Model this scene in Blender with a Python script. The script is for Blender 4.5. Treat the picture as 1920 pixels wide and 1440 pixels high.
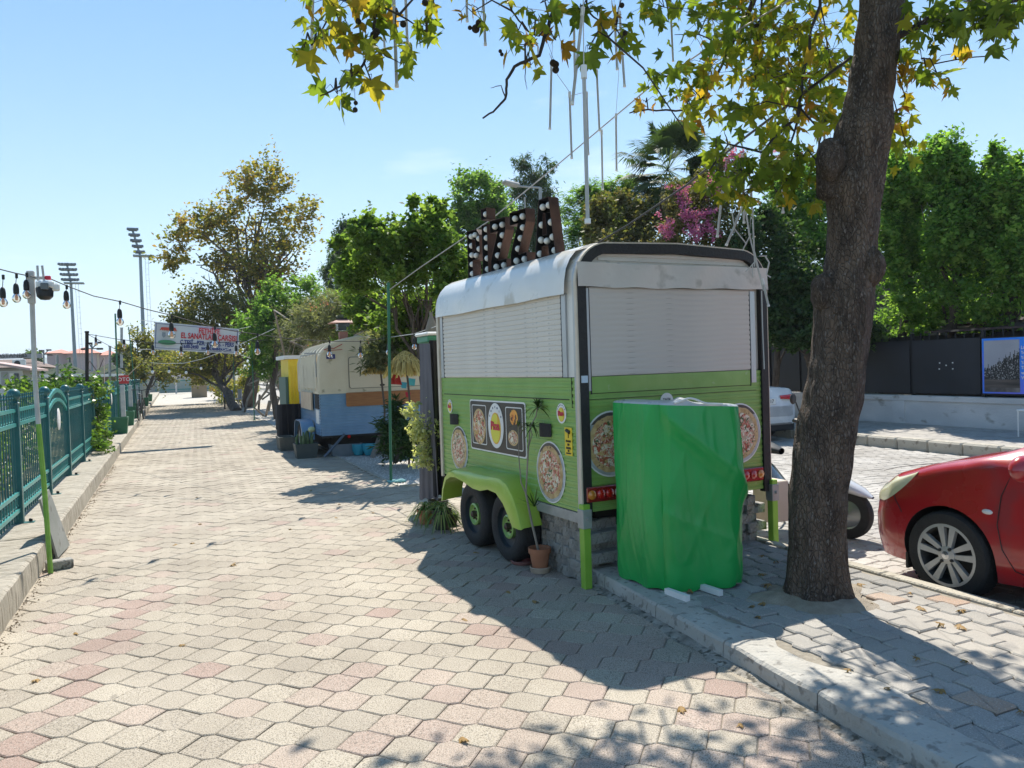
import bpy, math, random
import numpy as np
from math import sin, cos, tan, pi, radians, sqrt, atan2
from mathutils import Matrix, Vector
random.seed(7)
RNG = np.random.default_rng(11)
sc = bpy.context.scene
for o_ in list(bpy.data.objects):
    bpy.data.objects.remove(o_)
C = sc.collection
# ------------------------------------------------------------------ camera
FOC, ROLL, PITCH, YAW, CH = 1450.0, radians(1.87), radians(1.38), radians(23.75), 1.6
def ray(u, v):
    a = (u-960)/FOC; b = (720-v)/FOC
    a, b = a*cos(ROLL)+b*sin(ROLL), -a*sin(ROLL)+b*cos(ROLL)
    y = cos(PITCH)+b*sin(PITCH); z = -sin(PITCH)+b*cos(PITCH)
    return Vector((a*cos(YAW)+y*sin(YAW), -a*sin(YAW)+y*cos(YAW), z))
def G(u, v, z=0.0):                     # point at height z
    r = ray(u, v); t = (z-CH)/r.z; return Vector((r.x*t, r.y*t, z))
def AD(u, v, D):                        # point at D metres in front of the camera
    r = ray(u, v); t = D/(r.x*sin(YAW)+r.y*cos(YAW)); return Vector((r.x*t, r.y*t, CH+r.z*t))
def AX(u, v, X):
    r = ray(u, v); t = X/r.x; return Vector((X, r.y*t, CH+r.z*t))
def AY(u, v, Y):
    r = ray(u, v); t = Y/r.y; return Vector((r.x*t, Y, CH+r.z*t))
def AP(u, v, p, q):                     # point on the vertical plane through p and q
    r = ray(u, v); n = Vector((q[1]-p[1], p[0]-q[0])); t = (p[0]*n.x+p[1]*n.y)/(r.x*n.x+r.y*n.y)
    return Vector((r.x*t, r.y*t, CH+r.z*t))
def dep(p): return p[0]*sin(YAW)+p[1]*cos(YAW)
cam = bpy.data.cameras.new('camera'); co = bpy.data.objects.new('camera', cam); C.objects.link(co)
fw = ray(960, 720).normalized(); rt = (ray(1960, 720)-ray(960, 720)).normalized(); up = rt.cross(fw).normalized()
m = Matrix((rt, up, -fw)).transposed().to_4x4(); m.translation = (0, 0, CH)
co.matrix_world = m
cam.sensor_fit = 'HORIZONTAL'; cam.sensor_width = 36; cam.lens = 36*FOC/1920; cam.clip_start = .05; cam.clip_end = 9000
sc.camera = co
sc.view_settings.view_transform = 'Standard'; sc.view_settings.look = 'None'
sc.view_settings.exposure = 1.12; sc.view_settings.gamma = 1; sc.view_settings.use_curve_mapping = False
sc.render.resolution_x = 1024; sc.render.resolution_y = 768
# ------------------------------------------------------------------ sky and sun
SUN_AZ, SUN_EL = radians(26.1), radians(53.5)
world = bpy.data.worlds.new('World'); sc.world = world; world.use_nodes = True
wn = world.node_tree; wn.nodes.clear()
sky = wn.nodes.new('ShaderNodeTexSky'); sky.sky_type = 'NISHITA'; sky.sun_disc = False
sky.sun_elevation = SUN_EL; sky.sun_rotation = SUN_AZ; sky.altitude = 0; sky.air_density = 1; sky.dust_density = 0; sky.ozone_density = 2
bg = wn.nodes.new('ShaderNodeBackground'); bg.inputs[1].default_value = 0.138
tc = wn.nodes.new('ShaderNodeTexCoord'); mp = wn.nodes.new('ShaderNodeMapping'); mp.inputs['Scale'].default_value = (1, 1, 4.5)
nz = wn.nodes.new('ShaderNodeTexNoise'); nz.inputs['Scale'].default_value = 2.6; nz.inputs['Detail'].default_value = 7; nz.inputs['Roughness'].default_value = .55
cr = wn.nodes.new('ShaderNodeValToRGB'); cr.color_ramp.elements[0].position = .58; cr.color_ramp.elements[0].color = (0, 0, 0, 1)
cr.color_ramp.elements[1].position = .8; cr.color_ramp.elements[1].color = (.5, .5, .5, 1)
mx = wn.nodes.new('ShaderNodeMix'); mx.data_type = 'RGBA'; mx.inputs[7].default_value = (4.2, 4.5, 4.8, 1)
wo = wn.nodes.new('ShaderNodeOutputWorld')
wn.links.new(tc.outputs['Generated'], mp.inputs[0]); wn.links.new(mp.outputs[0], nz.inputs['Vector']); wn.links.new(nz.outputs[0], cr.inputs[0])
ga = wn.nodes.new('ShaderNodeGamma'); ga.inputs[1].default_value = .66; hs = wn.nodes.new('ShaderNodeHueSaturation'); hs.inputs['Saturation'].default_value = 1.5
wn.links.new(sky.outputs[0], ga.inputs[0]); wn.links.new(ga.outputs[0], hs.inputs['Color'])
sx_ = wn.nodes.new('ShaderNodeSeparateXYZ'); wn.links.new(tc.outputs['Generated'], sx_.inputs[0])
m1 = wn.nodes.new('ShaderNodeMath'); m1.operation = 'MULTIPLY'; m1.inputs[1].default_value = -5.5; wn.links.new(sx_.outputs['Z'], m1.inputs[0])
m2 = wn.nodes.new('ShaderNodeMath'); m2.operation = 'EXPONENT'; wn.links.new(m1.outputs[0], m2.inputs[0]); m2.use_clamp = True
hz = wn.nodes.new('ShaderNodeMix'); hz.data_type = 'RGBA'; hz.inputs[7].default_value = (2.7, 3.55, 4.2, 1); wn.links.new(m2.outputs[0], hz.inputs[0]); wn.links.new(hs.outputs[0], hz.inputs[6])   # pale air low over the horizon
wn.links.new(cr.outputs[0], mx.inputs[0]); wn.links.new(hz.outputs[2], mx.inputs[6]); wn.links.new(mx.outputs[2], bg.inputs[0]); wn.links.new(bg.outputs[0], wo.inputs[0])
sd = bpy.data.lights.new('sun', 'SUN'); sd.energy = 3.8; sd.angle = radians(.5); sd.color = (1, .94, .84)
so = bpy.data.objects.new('sun', sd); C.objects.link(so)
SV = Vector((sin(SUN_AZ)*cos(SUN_EL), cos(SUN_AZ)*cos(SUN_EL), sin(SUN_EL)))
so.rotation_euler = SV.to_track_quat('Z', 'Y').to_euler(); so.location = SV*50
# ------------------------------------------------------------------ materials
MATS = {}
def M(name, c1, c2=None, scale=6, rough=.7, metal=0, bump=0, bscale=None, coat=0, detail=6, stretch=(1, 1, 1), lo=.35, hi=.7, c3=None, s3=40, p3=.62, spec=.5, dirt=None):
    if name in MATS: return MATS[name]
    mt = bpy.data.materials.new(name); mt.use_nodes = True; nt = mt.node_tree; N = nt.nodes; L = nt.links
    p = N['Principled BSDF']; p.inputs['Roughness'].default_value = rough; p.inputs['Metallic'].default_value = metal
    p.inputs['Coat Weight'].default_value = coat; p.inputs['Coat Roughness'].default_value = .06; p.inputs['Specular IOR Level'].default_value = spec
    p.inputs['Base Color'].default_value = (*c1, 1); mt.diffuse_color = (*c1, 1)
    if c2 or bump or c3 or dirt:
        t = N.new('ShaderNodeTexCoord'); mpp = N.new('ShaderNodeMapping'); mpp.inputs['Scale'].default_value = stretch; L.new(t.outputs['Object'], mpp.inputs[0])
        n1 = N.new('ShaderNodeTexNoise'); n1.inputs['Scale'].default_value = scale; n1.inputs['Detail'].default_value = detail; L.new(mpp.outputs[0], n1.inputs['Vector'])
        col = None
        if c2:
            r = N.new('ShaderNodeValToRGB'); r.color_ramp.elements[0].position = lo; r.color_ramp.elements[1].position = hi
            r.color_ramp.elements[0].color = (*c1, 1); r.color_ramp.elements[1].color = (*c2, 1); L.new(n1.outputs[0], r.inputs[0]); col = r.outputs[0]
        if c3:
            n3 = N.new('ShaderNodeTexNoise'); n3.inputs['Scale'].default_value = s3; n3.inputs['Detail'].default_value = 3; L.new(mpp.outputs[0], n3.inputs['Vector'])
            r3 = N.new('ShaderNodeValToRGB'); r3.color_ramp.elements[0].position = p3-.04; r3.color_ramp.elements[1].position = p3+.06; L.new(n3.outputs[0], r3.inputs[0])
            mm = N.new('ShaderNodeMix'); mm.data_type = 'RGBA'; L.new(r3.outputs[0], mm.inputs[0]); mm.inputs[7].default_value = (*c3, 1)
            if col: L.new(col, mm.inputs[6])
            else: mm.inputs[6].default_value = (*c1, 1)
            col = mm.outputs[2]
        if col: L.new(col, p.inputs['Base Color'])
        if bump:
            n2 = N.new('ShaderNodeTexNoise'); n2.inputs['Scale'].default_value = bscale or scale*3; n2.inputs['Detail'].default_value = 8; L.new(mpp.outputs[0], n2.inputs['Vector'])
            b = N.new('ShaderNodeBump'); b.inputs['Strength'].default_value = min(1, bump); b.inputs['Distance'].default_value = .02; L.new(n2.outputs[0], b.inputs['Height']); L.new(b.outputs[0], p.inputs['Normal'])
            rr = N.new('ShaderNodeMapRange'); rr.inputs[3].default_value = max(0, rough-.12); rr.inputs[4].default_value = min(1, rough+.12); L.new(n1.outputs[0], rr.inputs[0]); L.new(rr.outputs[0], p.inputs['Roughness'])
    MATS[name] = mt; return mt
def leafmat(name, cols, trans=.45, rough=.6, tcol=2.0):
    """cols: ramp over the per-leaf 'tone' attribute"""
    if name in MATS: return MATS[name]
    mt = bpy.data.materials.new(name); mt.use_nodes = True; nt = mt.node_tree; N = nt.nodes; L = nt.links
    p = N['Principled BSDF']; p.inputs['Roughness'].default_value = rough; out = N['Material Output']; p.inputs['Specular IOR Level'].default_value = .15
    a = N.new('ShaderNodeAttribute'); a.attribute_name = 'tone'
    r = N.new('ShaderNodeValToRGB'); el = r.color_ramp.elements
    el[0].position = cols[0][0]; el[0].color = (*cols[0][1], 1); el[1].position = cols[-1][0]; el[1].color = (*cols[-1][1], 1)
    for q, c in cols[1:-1]: e = el.new(q); e.color = (*c, 1)
    L.new(a.outputs['Fac'], r.inputs[0]); L.new(r.outputs[0], p.inputs['Base Color'])
    t = N.new('ShaderNodeBsdfTranslucent'); mu = N.new('ShaderNodeMix'); mu.data_type = 'RGBA'; mu.blend_type = 'MULTIPLY'; mu.inputs[0].default_value = 1
    mu.inputs[7].default_value = (tcol*1.05, tcol*1.1, tcol*.45, 1); mu.clamp_result = False
    L.new(r.outputs[0], mu.inputs[6]); L.new(mu.outputs[2], t.inputs[0])
    ms = N.new('ShaderNodeMixShader'); ms.inputs[0].default_value = trans; L.new(p.outputs[0], ms.inputs[1]); L.new(t.outputs[0], ms.inputs[2]); L.new(ms.outputs[0], out.inputs[0])
    MATS[name] = mt; return mt
def glassmat(name, col=(1, 1, 1), rough=.02, alpha=.25):
    mt = bpy.data.materials.new(name); mt.use_nodes = True; N = mt.node_tree.nodes; L = mt.node_tree.links; out = N['Material Output']
    g = N.new('ShaderNodeBsdfGlossy'); g.inputs['Roughness'].default_value = rough; t = N.new('ShaderNodeBsdfTransparent'); t.inputs[0].default_value = (*col, 1)
    f = N.new('ShaderNodeFresnel'); f.inputs[0].default_value = 1.5; ad = N.new('ShaderNodeMath'); ad.operation = 'ADD'; ad.inputs[1].default_value = alpha; L.new(f.outputs[0], ad.inputs[0])
    ms = N.new('ShaderNodeMixShader'); L.new(ad.outputs[0], ms.inputs[0]); L.new(t.outputs[0], ms.inputs[1]); L.new(g.outputs[0], ms.inputs[2]); L.new(ms.outputs[0], out.inputs[0]); return mt
# ------------------------------------------------------------------ mesh helper
class MB:
    def __init__(s): s.v = []; s.f = []; s.sm = False
    def add(s, vs, fs):
        b = len(s.v); s.v.extend([tuple(x) for x in vs]); s.f.extend([tuple(i+b for i in f) for f in fs]); return s
    def box(s, x0, x1, y0, y1, z0, z1, bev=0):
        if bev:
            c = bev; vs = []
            for z, k in ((z0, c), (z0+c, 0), (z1-c, 0), (z1, c)):
                a0, a1, b0, b1 = x0+k, x1-k, y0+k, y1-k; d = 0 if k else c
                vs += [(a0+d, b0, z), (a1-d, b0, z), (a1, b0+d, z), (a1, b1-d, z), (a1-d, b1, z), (a0+d, b1, z), (a0, b1-d, z), (a0, b0+d, z)]
            fs = [tuple(range(7, -1, -1)), tuple(range(24, 32))]
            for r in range(3):
                for i in range(8): fs.append((r*8+i, r*8+(i+1) % 8, r*8+8+(i+1) % 8, r*8+8+i))
            return s.add(vs, fs)
        return s.add([(x0, y0, z0), (x1, y0, z0), (x1, y1, z0), (x0, y1, z0), (x0, y0, z1), (x1, y0, z1), (x1, y1, z1), (x0, y1, z1)],
                     [(3, 2, 1, 0), (4, 5, 6, 7), (0, 1, 5, 4), (1, 2, 6, 5), (2, 3, 7, 6), (3, 0, 4, 7)])
    def tube(s, pts, r, n=8, cap=True, flat=1.0):
        pts = [Vector(p) for p in pts]; rs = r if isinstance(r, (list, tuple)) else [r]*len(pts)
        vs = []; ref = None
        for i, p in enumerate(pts):
            d = (pts[min(i+1, len(pts)-1)]-pts[max(i-1, 0)])
            if d.length < 1e-9: d = Vector((0, 0, 1))
            d.normalize()
            if ref is None: ref = Vector((0, 0, 1)) if abs(d.z) < .9 else Vector((1, 0, 0))
            a = d.cross(ref).normalized(); b = d.cross(a).normalized(); ref = a.cross(d)
            for k in range(n):
                t = 2*pi*k/n; vs.append(p+(a*cos(t)+b*sin(t)*flat)*rs[i])
        fs = []
        for i in range(len(pts)-1):
            for k in range(n): fs.append((i*n+k, i*n+(k+1) % n, (i+1)*n+(k+1) % n, (i+1)*n+k))
        if cap: fs += [tuple(range(n-1, -1, -1)), tuple(range((len(pts)-1)*n, len(pts)*n))]
        return s.add(vs, fs)
    def lathe(s, prof, c=(0, 0, 0), n=16, axis='z', cap=True):
        vs = []
        for r, h in prof:
            for k in range(n):
                t = 2*pi*k/n; q = (r*cos(t), r*sin(t), h)
                if axis == 'x': q = (q[2], q[0], q[1])
                if axis == 'y': q = (q[1], q[2], q[0])
                vs.append((q[0]+c[0], q[1]+c[1], q[2]+c[2]))
        fs = []
        for i in range(len(prof)-1):
            for k in range(n): fs.append((i*n+k, i*n+(k+1) % n, (i+1)*n+(k+1) % n, (i+1)*n+k))
        if cap: fs += [tuple(range(n-1, -1, -1)), tuple(range((len(prof)-1)*n, len(prof)*n))]
        return s.add(vs, fs)
    def ball(s, c, r, n=10, m_=7, sz=1):
        return s.lathe([(max(1e-4, r*sin(pi*i/m_)), -r*cos(pi*i/m_)*sz) for i in range(m_+1)], c, n)
    def prism(s, poly, d0, d1, axis='z'):
        n = len(poly); vs = []
        for d in (d0, d1):
            for a, b in poly: vs.append({'z': (a, b, d), 'y': (a, d, b), 'x': (d, a, b)}[axis])
        return s.add(vs, [tuple(range(n-1, -1, -1)), tuple(range(n, 2*n))]+[(i, (i+1) % n, n+(i+1) % n, n+i) for i in range(n)])
    def grid(s, P):                      # P[i][j] points
        n = len(P[0]); vs = [q for row in P for q in row]
        return s.add(vs, [(i*n+j, i*n+j+1, (i+1)*n+j+1, (i+1)*n+j) for i in range(len(P)-1) for j in range(n-1)])
    def mesh(s, name, mat_, off=None, smooth=False):
        me = bpy.data.meshes.new(name)
        vs = s.v if off is None else [(x-off[0], y-off[1], z-off[2]) for x, y, z in s.v]
        me.from_pydata(vs, [], s.f); me.materials.append(mat_)
        if smooth or s.sm:
            me.polygons.foreach_set('use_smooth', [True]*len(me.polygons)); me.update()
            try: me.set_sharp_from_angle(angle=radians(38))
            except Exception: pass
        me.update(); return me
    def build(s, name, mat_, parent=None, world_=True, smooth=False):
        off = parent.location if (parent is not None and world_ and parent.parent is None) else None
        if parent is not None and parent.parent is not None and world_: off = parent.parent.location+parent.location
        return link(bpy.data.objects.new(name, s.mesh(name, mat_, off, smooth)), parent)
def link(o, parent=None):
    C.objects.link(o)
    if parent is not None: o.parent = parent
    return o
def tag(o, label=None, cat=None, group=None, kind=None):
    if label: o['label'] = label
    if cat: o['category'] = cat
    if group: o['group'] = group
    if kind: o['kind'] = kind
    return o
def thing(name, label, cat, loc=(0, 0, 0), rz=0, group=None):
    o = bpy.data.objects.new(name, None); o.empty_display_size = .1; C.objects.link(o); o.location = loc; o.rotation_euler = (0, 0, rz)
    return tag(o, label, cat, group)
def solo(name, mb, mt, label, cat, loc=(0, 0, 0), group=None, smooth=False):      # one-mesh thing, mb in world coordinates
    o = bpy.data.objects.new(name, mb.mesh(name, mt, loc, smooth)); C.objects.link(o); o.location = loc
    return tag(o, label, cat, group)
def struct(name, mb, mt, smooth=False):
    o = bpy.data.objects.new(name, mb.mesh(name, mt, None, smooth)); C.objects.link(o); return tag(o, kind='structure')
def inst(src, name, loc, rot=(0, 0, 0), parent=None, sc_=None):
    o = bpy.data.objects.new(name, src); o.location = loc; o.rotation_euler = rot
    if sc_: o.scale = sc_
    return link(o, parent)
def copytree(root, loc=None, rz=None, label=None):
    r = root.copy(); C.objects.link(r)
    if loc is not None: r.location = loc
    if rz is not None: r.rotation_euler = (0, 0, rz)
    if label: r['label'] = label
    for ch in root.children:
        c = ch.copy(); C.objects.link(c); c.parent = r
        for g_ in ch.children:
            d = g_.copy(); C.objects.link(d); d.parent = c
    return r
def text(s, size, mt, parent, loc, rot, name='lettering', ext=.001, align='CENTER', sx=1, bold=0):
    cu = bpy.data.curves.new(name, 'FONT'); cu.body = s; cu.size = size; cu.extrude = ext; cu.align_x = align; cu.align_y = 'CENTER'; cu.offset = bold; cu.resolution_u = 3
    return cu2mesh(cu, name, mt, loc, rot, parent, (sx, 1, 1))
def cu2mesh(cu, name, mt, loc, rot, parent, scl=(1, 1, 1)):
    tmp = bpy.data.objects.new('tmp', cu); me = bpy.data.meshes.new_from_object(tmp); bpy.data.objects.remove(tmp); me.name = name
    me.materials.clear(); me.materials.append(mt); o = bpy.data.objects.new(name, me); o.location = loc; o.rotation_euler = rot; o.scale = scl; return link(o, parent)
def raw_mesh(name, V, F, mt, tone=None, smooth=False):
    """V (n,3); F (k,3|4) numpy; tone per vertex"""
    me = bpy.data.meshes.new(name); k = F.shape[1]
    me.vertices.add(len(V)); me.vertices.foreach_set('co', V.astype(np.float32).ravel())
    me.loops.add(F.size); me.loops.foreach_set('vertex_index', F.astype(np.int32).ravel())
    me.polygons.add(len(F)); me.polygons.foreach_set('loop_start', np.arange(0, F.size, k, dtype=np.int32))
    if smooth: me.polygons.foreach_set('use_smooth', np.ones(len(F), dtype=bool))
    if tone is not None:
        at = me.attributes.new('tone', 'FLOAT', 'POINT'); at.data.foreach_set('value', tone.astype(np.float32))
    me.materials.append(mt); me.update(calc_edges=True); return me
def shape_diamond(): # 4 verts, a folded leaf
    return np.array([(0, 0, 0), (.32, .5, .08), (0, 1, -.05), (-.32, .5, .08)]), np.array([(0, 1, 2, 3)])
def shape_lance():
    return np.array([(0, 0, 0), (.1, .45, .03), (0, 1, -.06), (-.1, .45, .03)]), np.array([(0, 1, 2, 3)])
def shape_maple():
    h = [(.16, -.05), (.48, -.1), (.3, .1), (.44, .2), (.64, .46), (.42, .42), (.2, .36), (.27, .56), (.16, .72), (.07, .68)]; out = [(0, .02)]+h+[(0, 1.05)]+[(-x, y) for x, y in h[::-1]]
    V = [(0, .3, -.03)]+[(x, y, .42*abs(x)-.5*x*x-.35*max(0, y-.35)**1.5) for x, y in out]
    n = len(out); return np.array(V), np.array([(0, i+1, (i+1) % n+1) for i in range(n)])
def leaves(P, size, shape, rng, tone, up=.45, droop=0.0):
    """P (n,3) positions -> V, F, tone"""
    SV_, SF = shape; n = len(P); k = len(SV_)
    nrm = rng.normal(size=(n, 3)); nrm[:, 2] = np.abs(nrm[:, 2])+up; nrm /= np.linalg.norm(nrm, axis=1)[:, None]
    d = rng.normal(size=(n, 3)); d[:, 2] -= droop; d -= nrm*np.sum(d*nrm, axis=1)[:, None]; d /= np.linalg.norm(d, axis=1)[:, None]
    s = np.cross(d, nrm); sz = size*rng.uniform(.65, 1.25, n)
    V = P[:, None, :]+sz[:, None, None]*(SV_[None, :, 0, None]*s[:, None, :]+SV_[None, :, 1, None]*d[:, None, :]+SV_[None, :, 2, None]*nrm[:, None, :])
    F = SF[None]+(np.arange(n)*k)[:, None, None]
    return V.reshape(-1, 3), F.reshape(-1, SF.shape[1]), np.repeat(tone, k)
def cloud(ells, n, rng, clump=.22, per=60, shell=.5, flat=.75, tone_c=.25, shoot=1.15):
    """leaf positions in clumps spread through ellipsoids (cx,cy,cz,rx,ry,rz)"""
    vol = np.array([(e[3]*e[4]*e[5])**.8 for e in ells]); vol /= vol.sum(); P = []; T = []
    for e, w in zip(ells, vol):
        ne = int(n*w); nc = max(6, ne//per)
        u = rng.normal(size=(nc, 3)); u /= np.linalg.norm(u, axis=1)[:, None]
        r = rng.uniform(shell**2, 1, nc)**.5; r *= rng.uniform(.8, 1.12, nc)
        cc = u*r[:, None]; mean = (e[3]+e[4]+e[5])/3
        idx = rng.integers(0, nc, ne); cs = rng.uniform(.5, 1.4, nc)*clump
        sd = u*.8+np.array([0, 0, .55]); sd /= np.linalg.norm(sd, axis=1)[:, None]         # shoots: clumps drawn out along the branch that carries them
        off = rng.normal(size=(ne, 3))*cs[idx][:, None]*.8; off[:, 2] *= flat
        off += sd[idx]*(rng.normal(size=ne)*cs[idx]*shoot)[:, None]
        pts = (cc[idx]+off*.62)*np.array(e[3:6])+np.array(e[:3])
        P.append(pts); T.append(np.clip(.5+rng.normal(size=nc)[idx]*tone_c*.6+rng.normal(size=ne)*tone_c*.6, 0, 1))
    return np.concatenate(P), np.concatenate(T)
def ell(u0, u1, v0, v1, D, k=1.0):      # an ellipsoid that spans this patch of the view at D metres
    c = AD((u0+u1)/2, (v0+v1)/2, D); s = D/FOC/2
    return (c.x, c.y, c.z, (u1-u0)*s, (u1-u0)*s*k, (v1-v0)*s)
def limb(mb, a, b, r0, r1, rng, n=5, bend=.12, sides=7):
    a = Vector(a); b = Vector(b); L = (b-a).length; pts = [a]
    for i in range(1, n):
        t = i/n; pts.append(a.lerp(b, t)+Vector(rng.normal(size=3)*bend*L*.3)+Vector((0, 0, bend*L*sin(pi*t)*.5)))
    pts.append(b); mb.tube(pts, [r0+(r1-r0)*(i/n) for i in range(n+1)], sides)
    return pts
BARK = M('bark_dark', (.055, .042, .034), (.13, .105, .085), 9, .9, bump=.9, bscale=26, stretch=(1, 1, .35))
BARKL = M('bark_pale', (.2, .17, .14), (.34, .3, .25), 7, .9, bump=.7, bscale=22, stretch=(1, 1, .4))
def tree(name, label, cat, base, ells, n, size, shape, lm, r0=.18, bark=None, seed=1, group=None, stems=1, limbs=14, parent_kw=None, up=.45, droop=0, **kw):
    rng = np.random.default_rng(seed); base = Vector(base); t = thing(name, label, cat, base, 0, group)
    mb = MB(); top = max(e[2] for e in ells); big = max(ells, key=lambda e: e[3]*e[5])
    P, T = cloud(ells, n, rng, **kw)
    for s in range(stems):
        b = base+Vector((rng.normal()*.4*(stems > 1), rng.normal()*.4*(stems > 1), -.05))
        c = Vector(big[:3])+Vector((rng.normal()*big[3]*.3, rng.normal()*big[4]*.3, -big[5]*.15)) if stems > 1 else Vector((big[0], big[1], big[2]))
        tp = limb(mb, b, c, r0, r0*.42, rng, 7, .03 if stems == 1 else .22, 9)
        for q in range(limbs//stems):
            st = tp[rng.integers(3, 7)]; e_ = P[rng.integers(0, len(P))]
            e_ = Vector(e_)*.8+st*.2; lp = limb(mb, st, e_, r0*.3, r0*.06, rng, 5, .12, 5)
            for z in range(2): limb(mb, lp[rng.integers(2, 5)], Vector(P[rng.integers(0, len(P))])*.35+lp[3]*.65, r0*.1, r0*.03, rng, 3, .1, 4)
    mb.build('trunk', bark or BARK, t, smooth=True)
    V, F, tn = leaves(P-np.array(base), size, shape, rng, T, up, droop)
    inst(raw_mesh('crown', V, F, lm, tn), 'crown', (0, 0, 0), parent=t)
    return t
def bush(name, label, cat, ells, n, size, shape, lm, seed=1, group=None, up=.4, droop=0, stem=True, bark=None, **kw):
    rng = np.random.default_rng(seed); e = ells[0]; base = Vector((e[0], e[1], max(0, e[2]-e[5]*1.1)))
    t = thing(name, label, cat, base, 0, group); P, T = cloud(ells, n, rng, **kw)
    if stem:
        mb = MB()
        for q in range(9): limb(mb, base+Vector((rng.normal()*.06, rng.normal()*.06, -.03)), Vector(P[rng.integers(0, len(P))]), .02, .006, rng, 4, .15, 5)
        mb.build('stem', bark or BARK, t, smooth=True)
    V, F, tn = leaves(P-np.array(base), size, shape, rng, T, up, droop)
    inst(raw_mesh('foliage', V, F, lm, tn), 'foliage', (0, 0, 0), parent=t); return t
L_PLANE = leafmat('leaf_plane', [(0, (.055, .08, .02)), (.35, (.105, .15, .025)), (.6, (.19, .21, .03)), (.8, (.3, .19, .03)), (1, (.25, .1, .03))], .55, .5, 2.0)
L_MAPLE = leafmat('leaf_maple', [(0, (.05, .11, .03)), (.5, (.12, .22, .055)), (1, (.26, .36, .1))], .55)
L_PALM = leafmat('leaf_palm', [(0, (.025, .045, .02)), (.5, (.06, .095, .04)), (1, (.13, .17, .07))], .3)
L_PLANEF = leafmat('leaf_plane_far', [(0, (.07, .085, .025)), (.4, (.15, .155, .04)), (.7, (.27, .2, .05)), (1, (.28, .15, .055))], .45)
L_OLIVE = leafmat('leaf_olive', [(0, (.055, .07, .03)), (.5, (.13, .14, .05)), (.8, (.25, .21, .06)), (1, (.28, .19, .06))], .4)
L_OLEA = leafmat('leaf_oleander', [(0, (.06, .075, .045)), (.5, (.14, .155, .09)), (1, (.27, .27, .17))], .3)
L_GREEN = leafmat('leaf_green', [(0, (.04, .085, .025)), (.5, (.095, .175, .05)), (1, (.2, .29, .085))], .55) if True else leafmat('x', [(0, (0.024, 0.072, 0.019)), (.5, (0.056, 0.160, 0.032)), (1, (0.144, 0.304, 0.048))], .45, .4)
L_BRIGHT = leafmat('leaf_bright', [(0, (.045, .085, .025)), (.5, (.11, .175, .045)), (1, (.22, .29, .08))], .5) if True else leafmat('y', [(0, (0.037, 0.106, 0.015)), (.5, (0.088, 0.213, 0.027)), (1, (0.175, 0.325, 0.044))], .5, .4)
L_DARK = leafmat('leaf_dark', [(0, (.02, .042, .02)), (.5, (.042, .08, .032)), (1, (.09, .14, .05))], .35)
L_BLUEG = leafmat('leaf_bluegreen', [(0, (0.034, 0.068, 0.037)), (.5, (0.068, 0.119, 0.060)), (1, (0.119, 0.187, 0.085))], .3)
L_BRONZE = leafmat('leaf_bronze', [(0, (0.064, 0.072, 0.032)), (.4, (0.144, 0.120, 0.056)), (.7, (0.128, 0.144, 0.048)), (1, (0.208, 0.224, 0.064))], .3)
L_MAG = leafmat('petal_magenta', [(0, (.34, .07, .24)), (.5, (.52, .14, .4)), (1, (.66, .32, .52))], .4, .6, 1.2)
L_PINK = leafmat('petal_pink', [(0, (.5, .14, .14)), (1, (.65, .3, .28))], .4, .6, 1.2)
L_VAR = leafmat('leaf_variegated', [(0, (.1, .14, .06)), (.5, (.22, .25, .12)), (1, (.5, .5, .3))], .35)
L_SPIKE = leafmat('leaf_spiky', [(0, (.02, .045, .015)), (.6, (.05, .085, .025)), (1, (.16, .18, .06))], .3)
L_SHRUB = leafmat('leaf_shrub', [(0, (0.024, 0.060, 0.014)), (.5, (0.060, 0.120, 0.024)), (1, (0.168, 0.240, 0.060))], .4, .35)
DIA, LAN, MAP = shape_diamond(), shape_lance(), shape_maple()
MAP2 = (np.array([(x*.72, y, z-1.5*abs(x)**1.2*.6) for x, y, z in MAP[0]]), MAP[1]); MAP3 = (np.array([(x*.95, y*.9, z+.25*sin(5*y)*.3+.3*x*x) for x, y, z in MAP[0]]), MAP[1])
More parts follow.
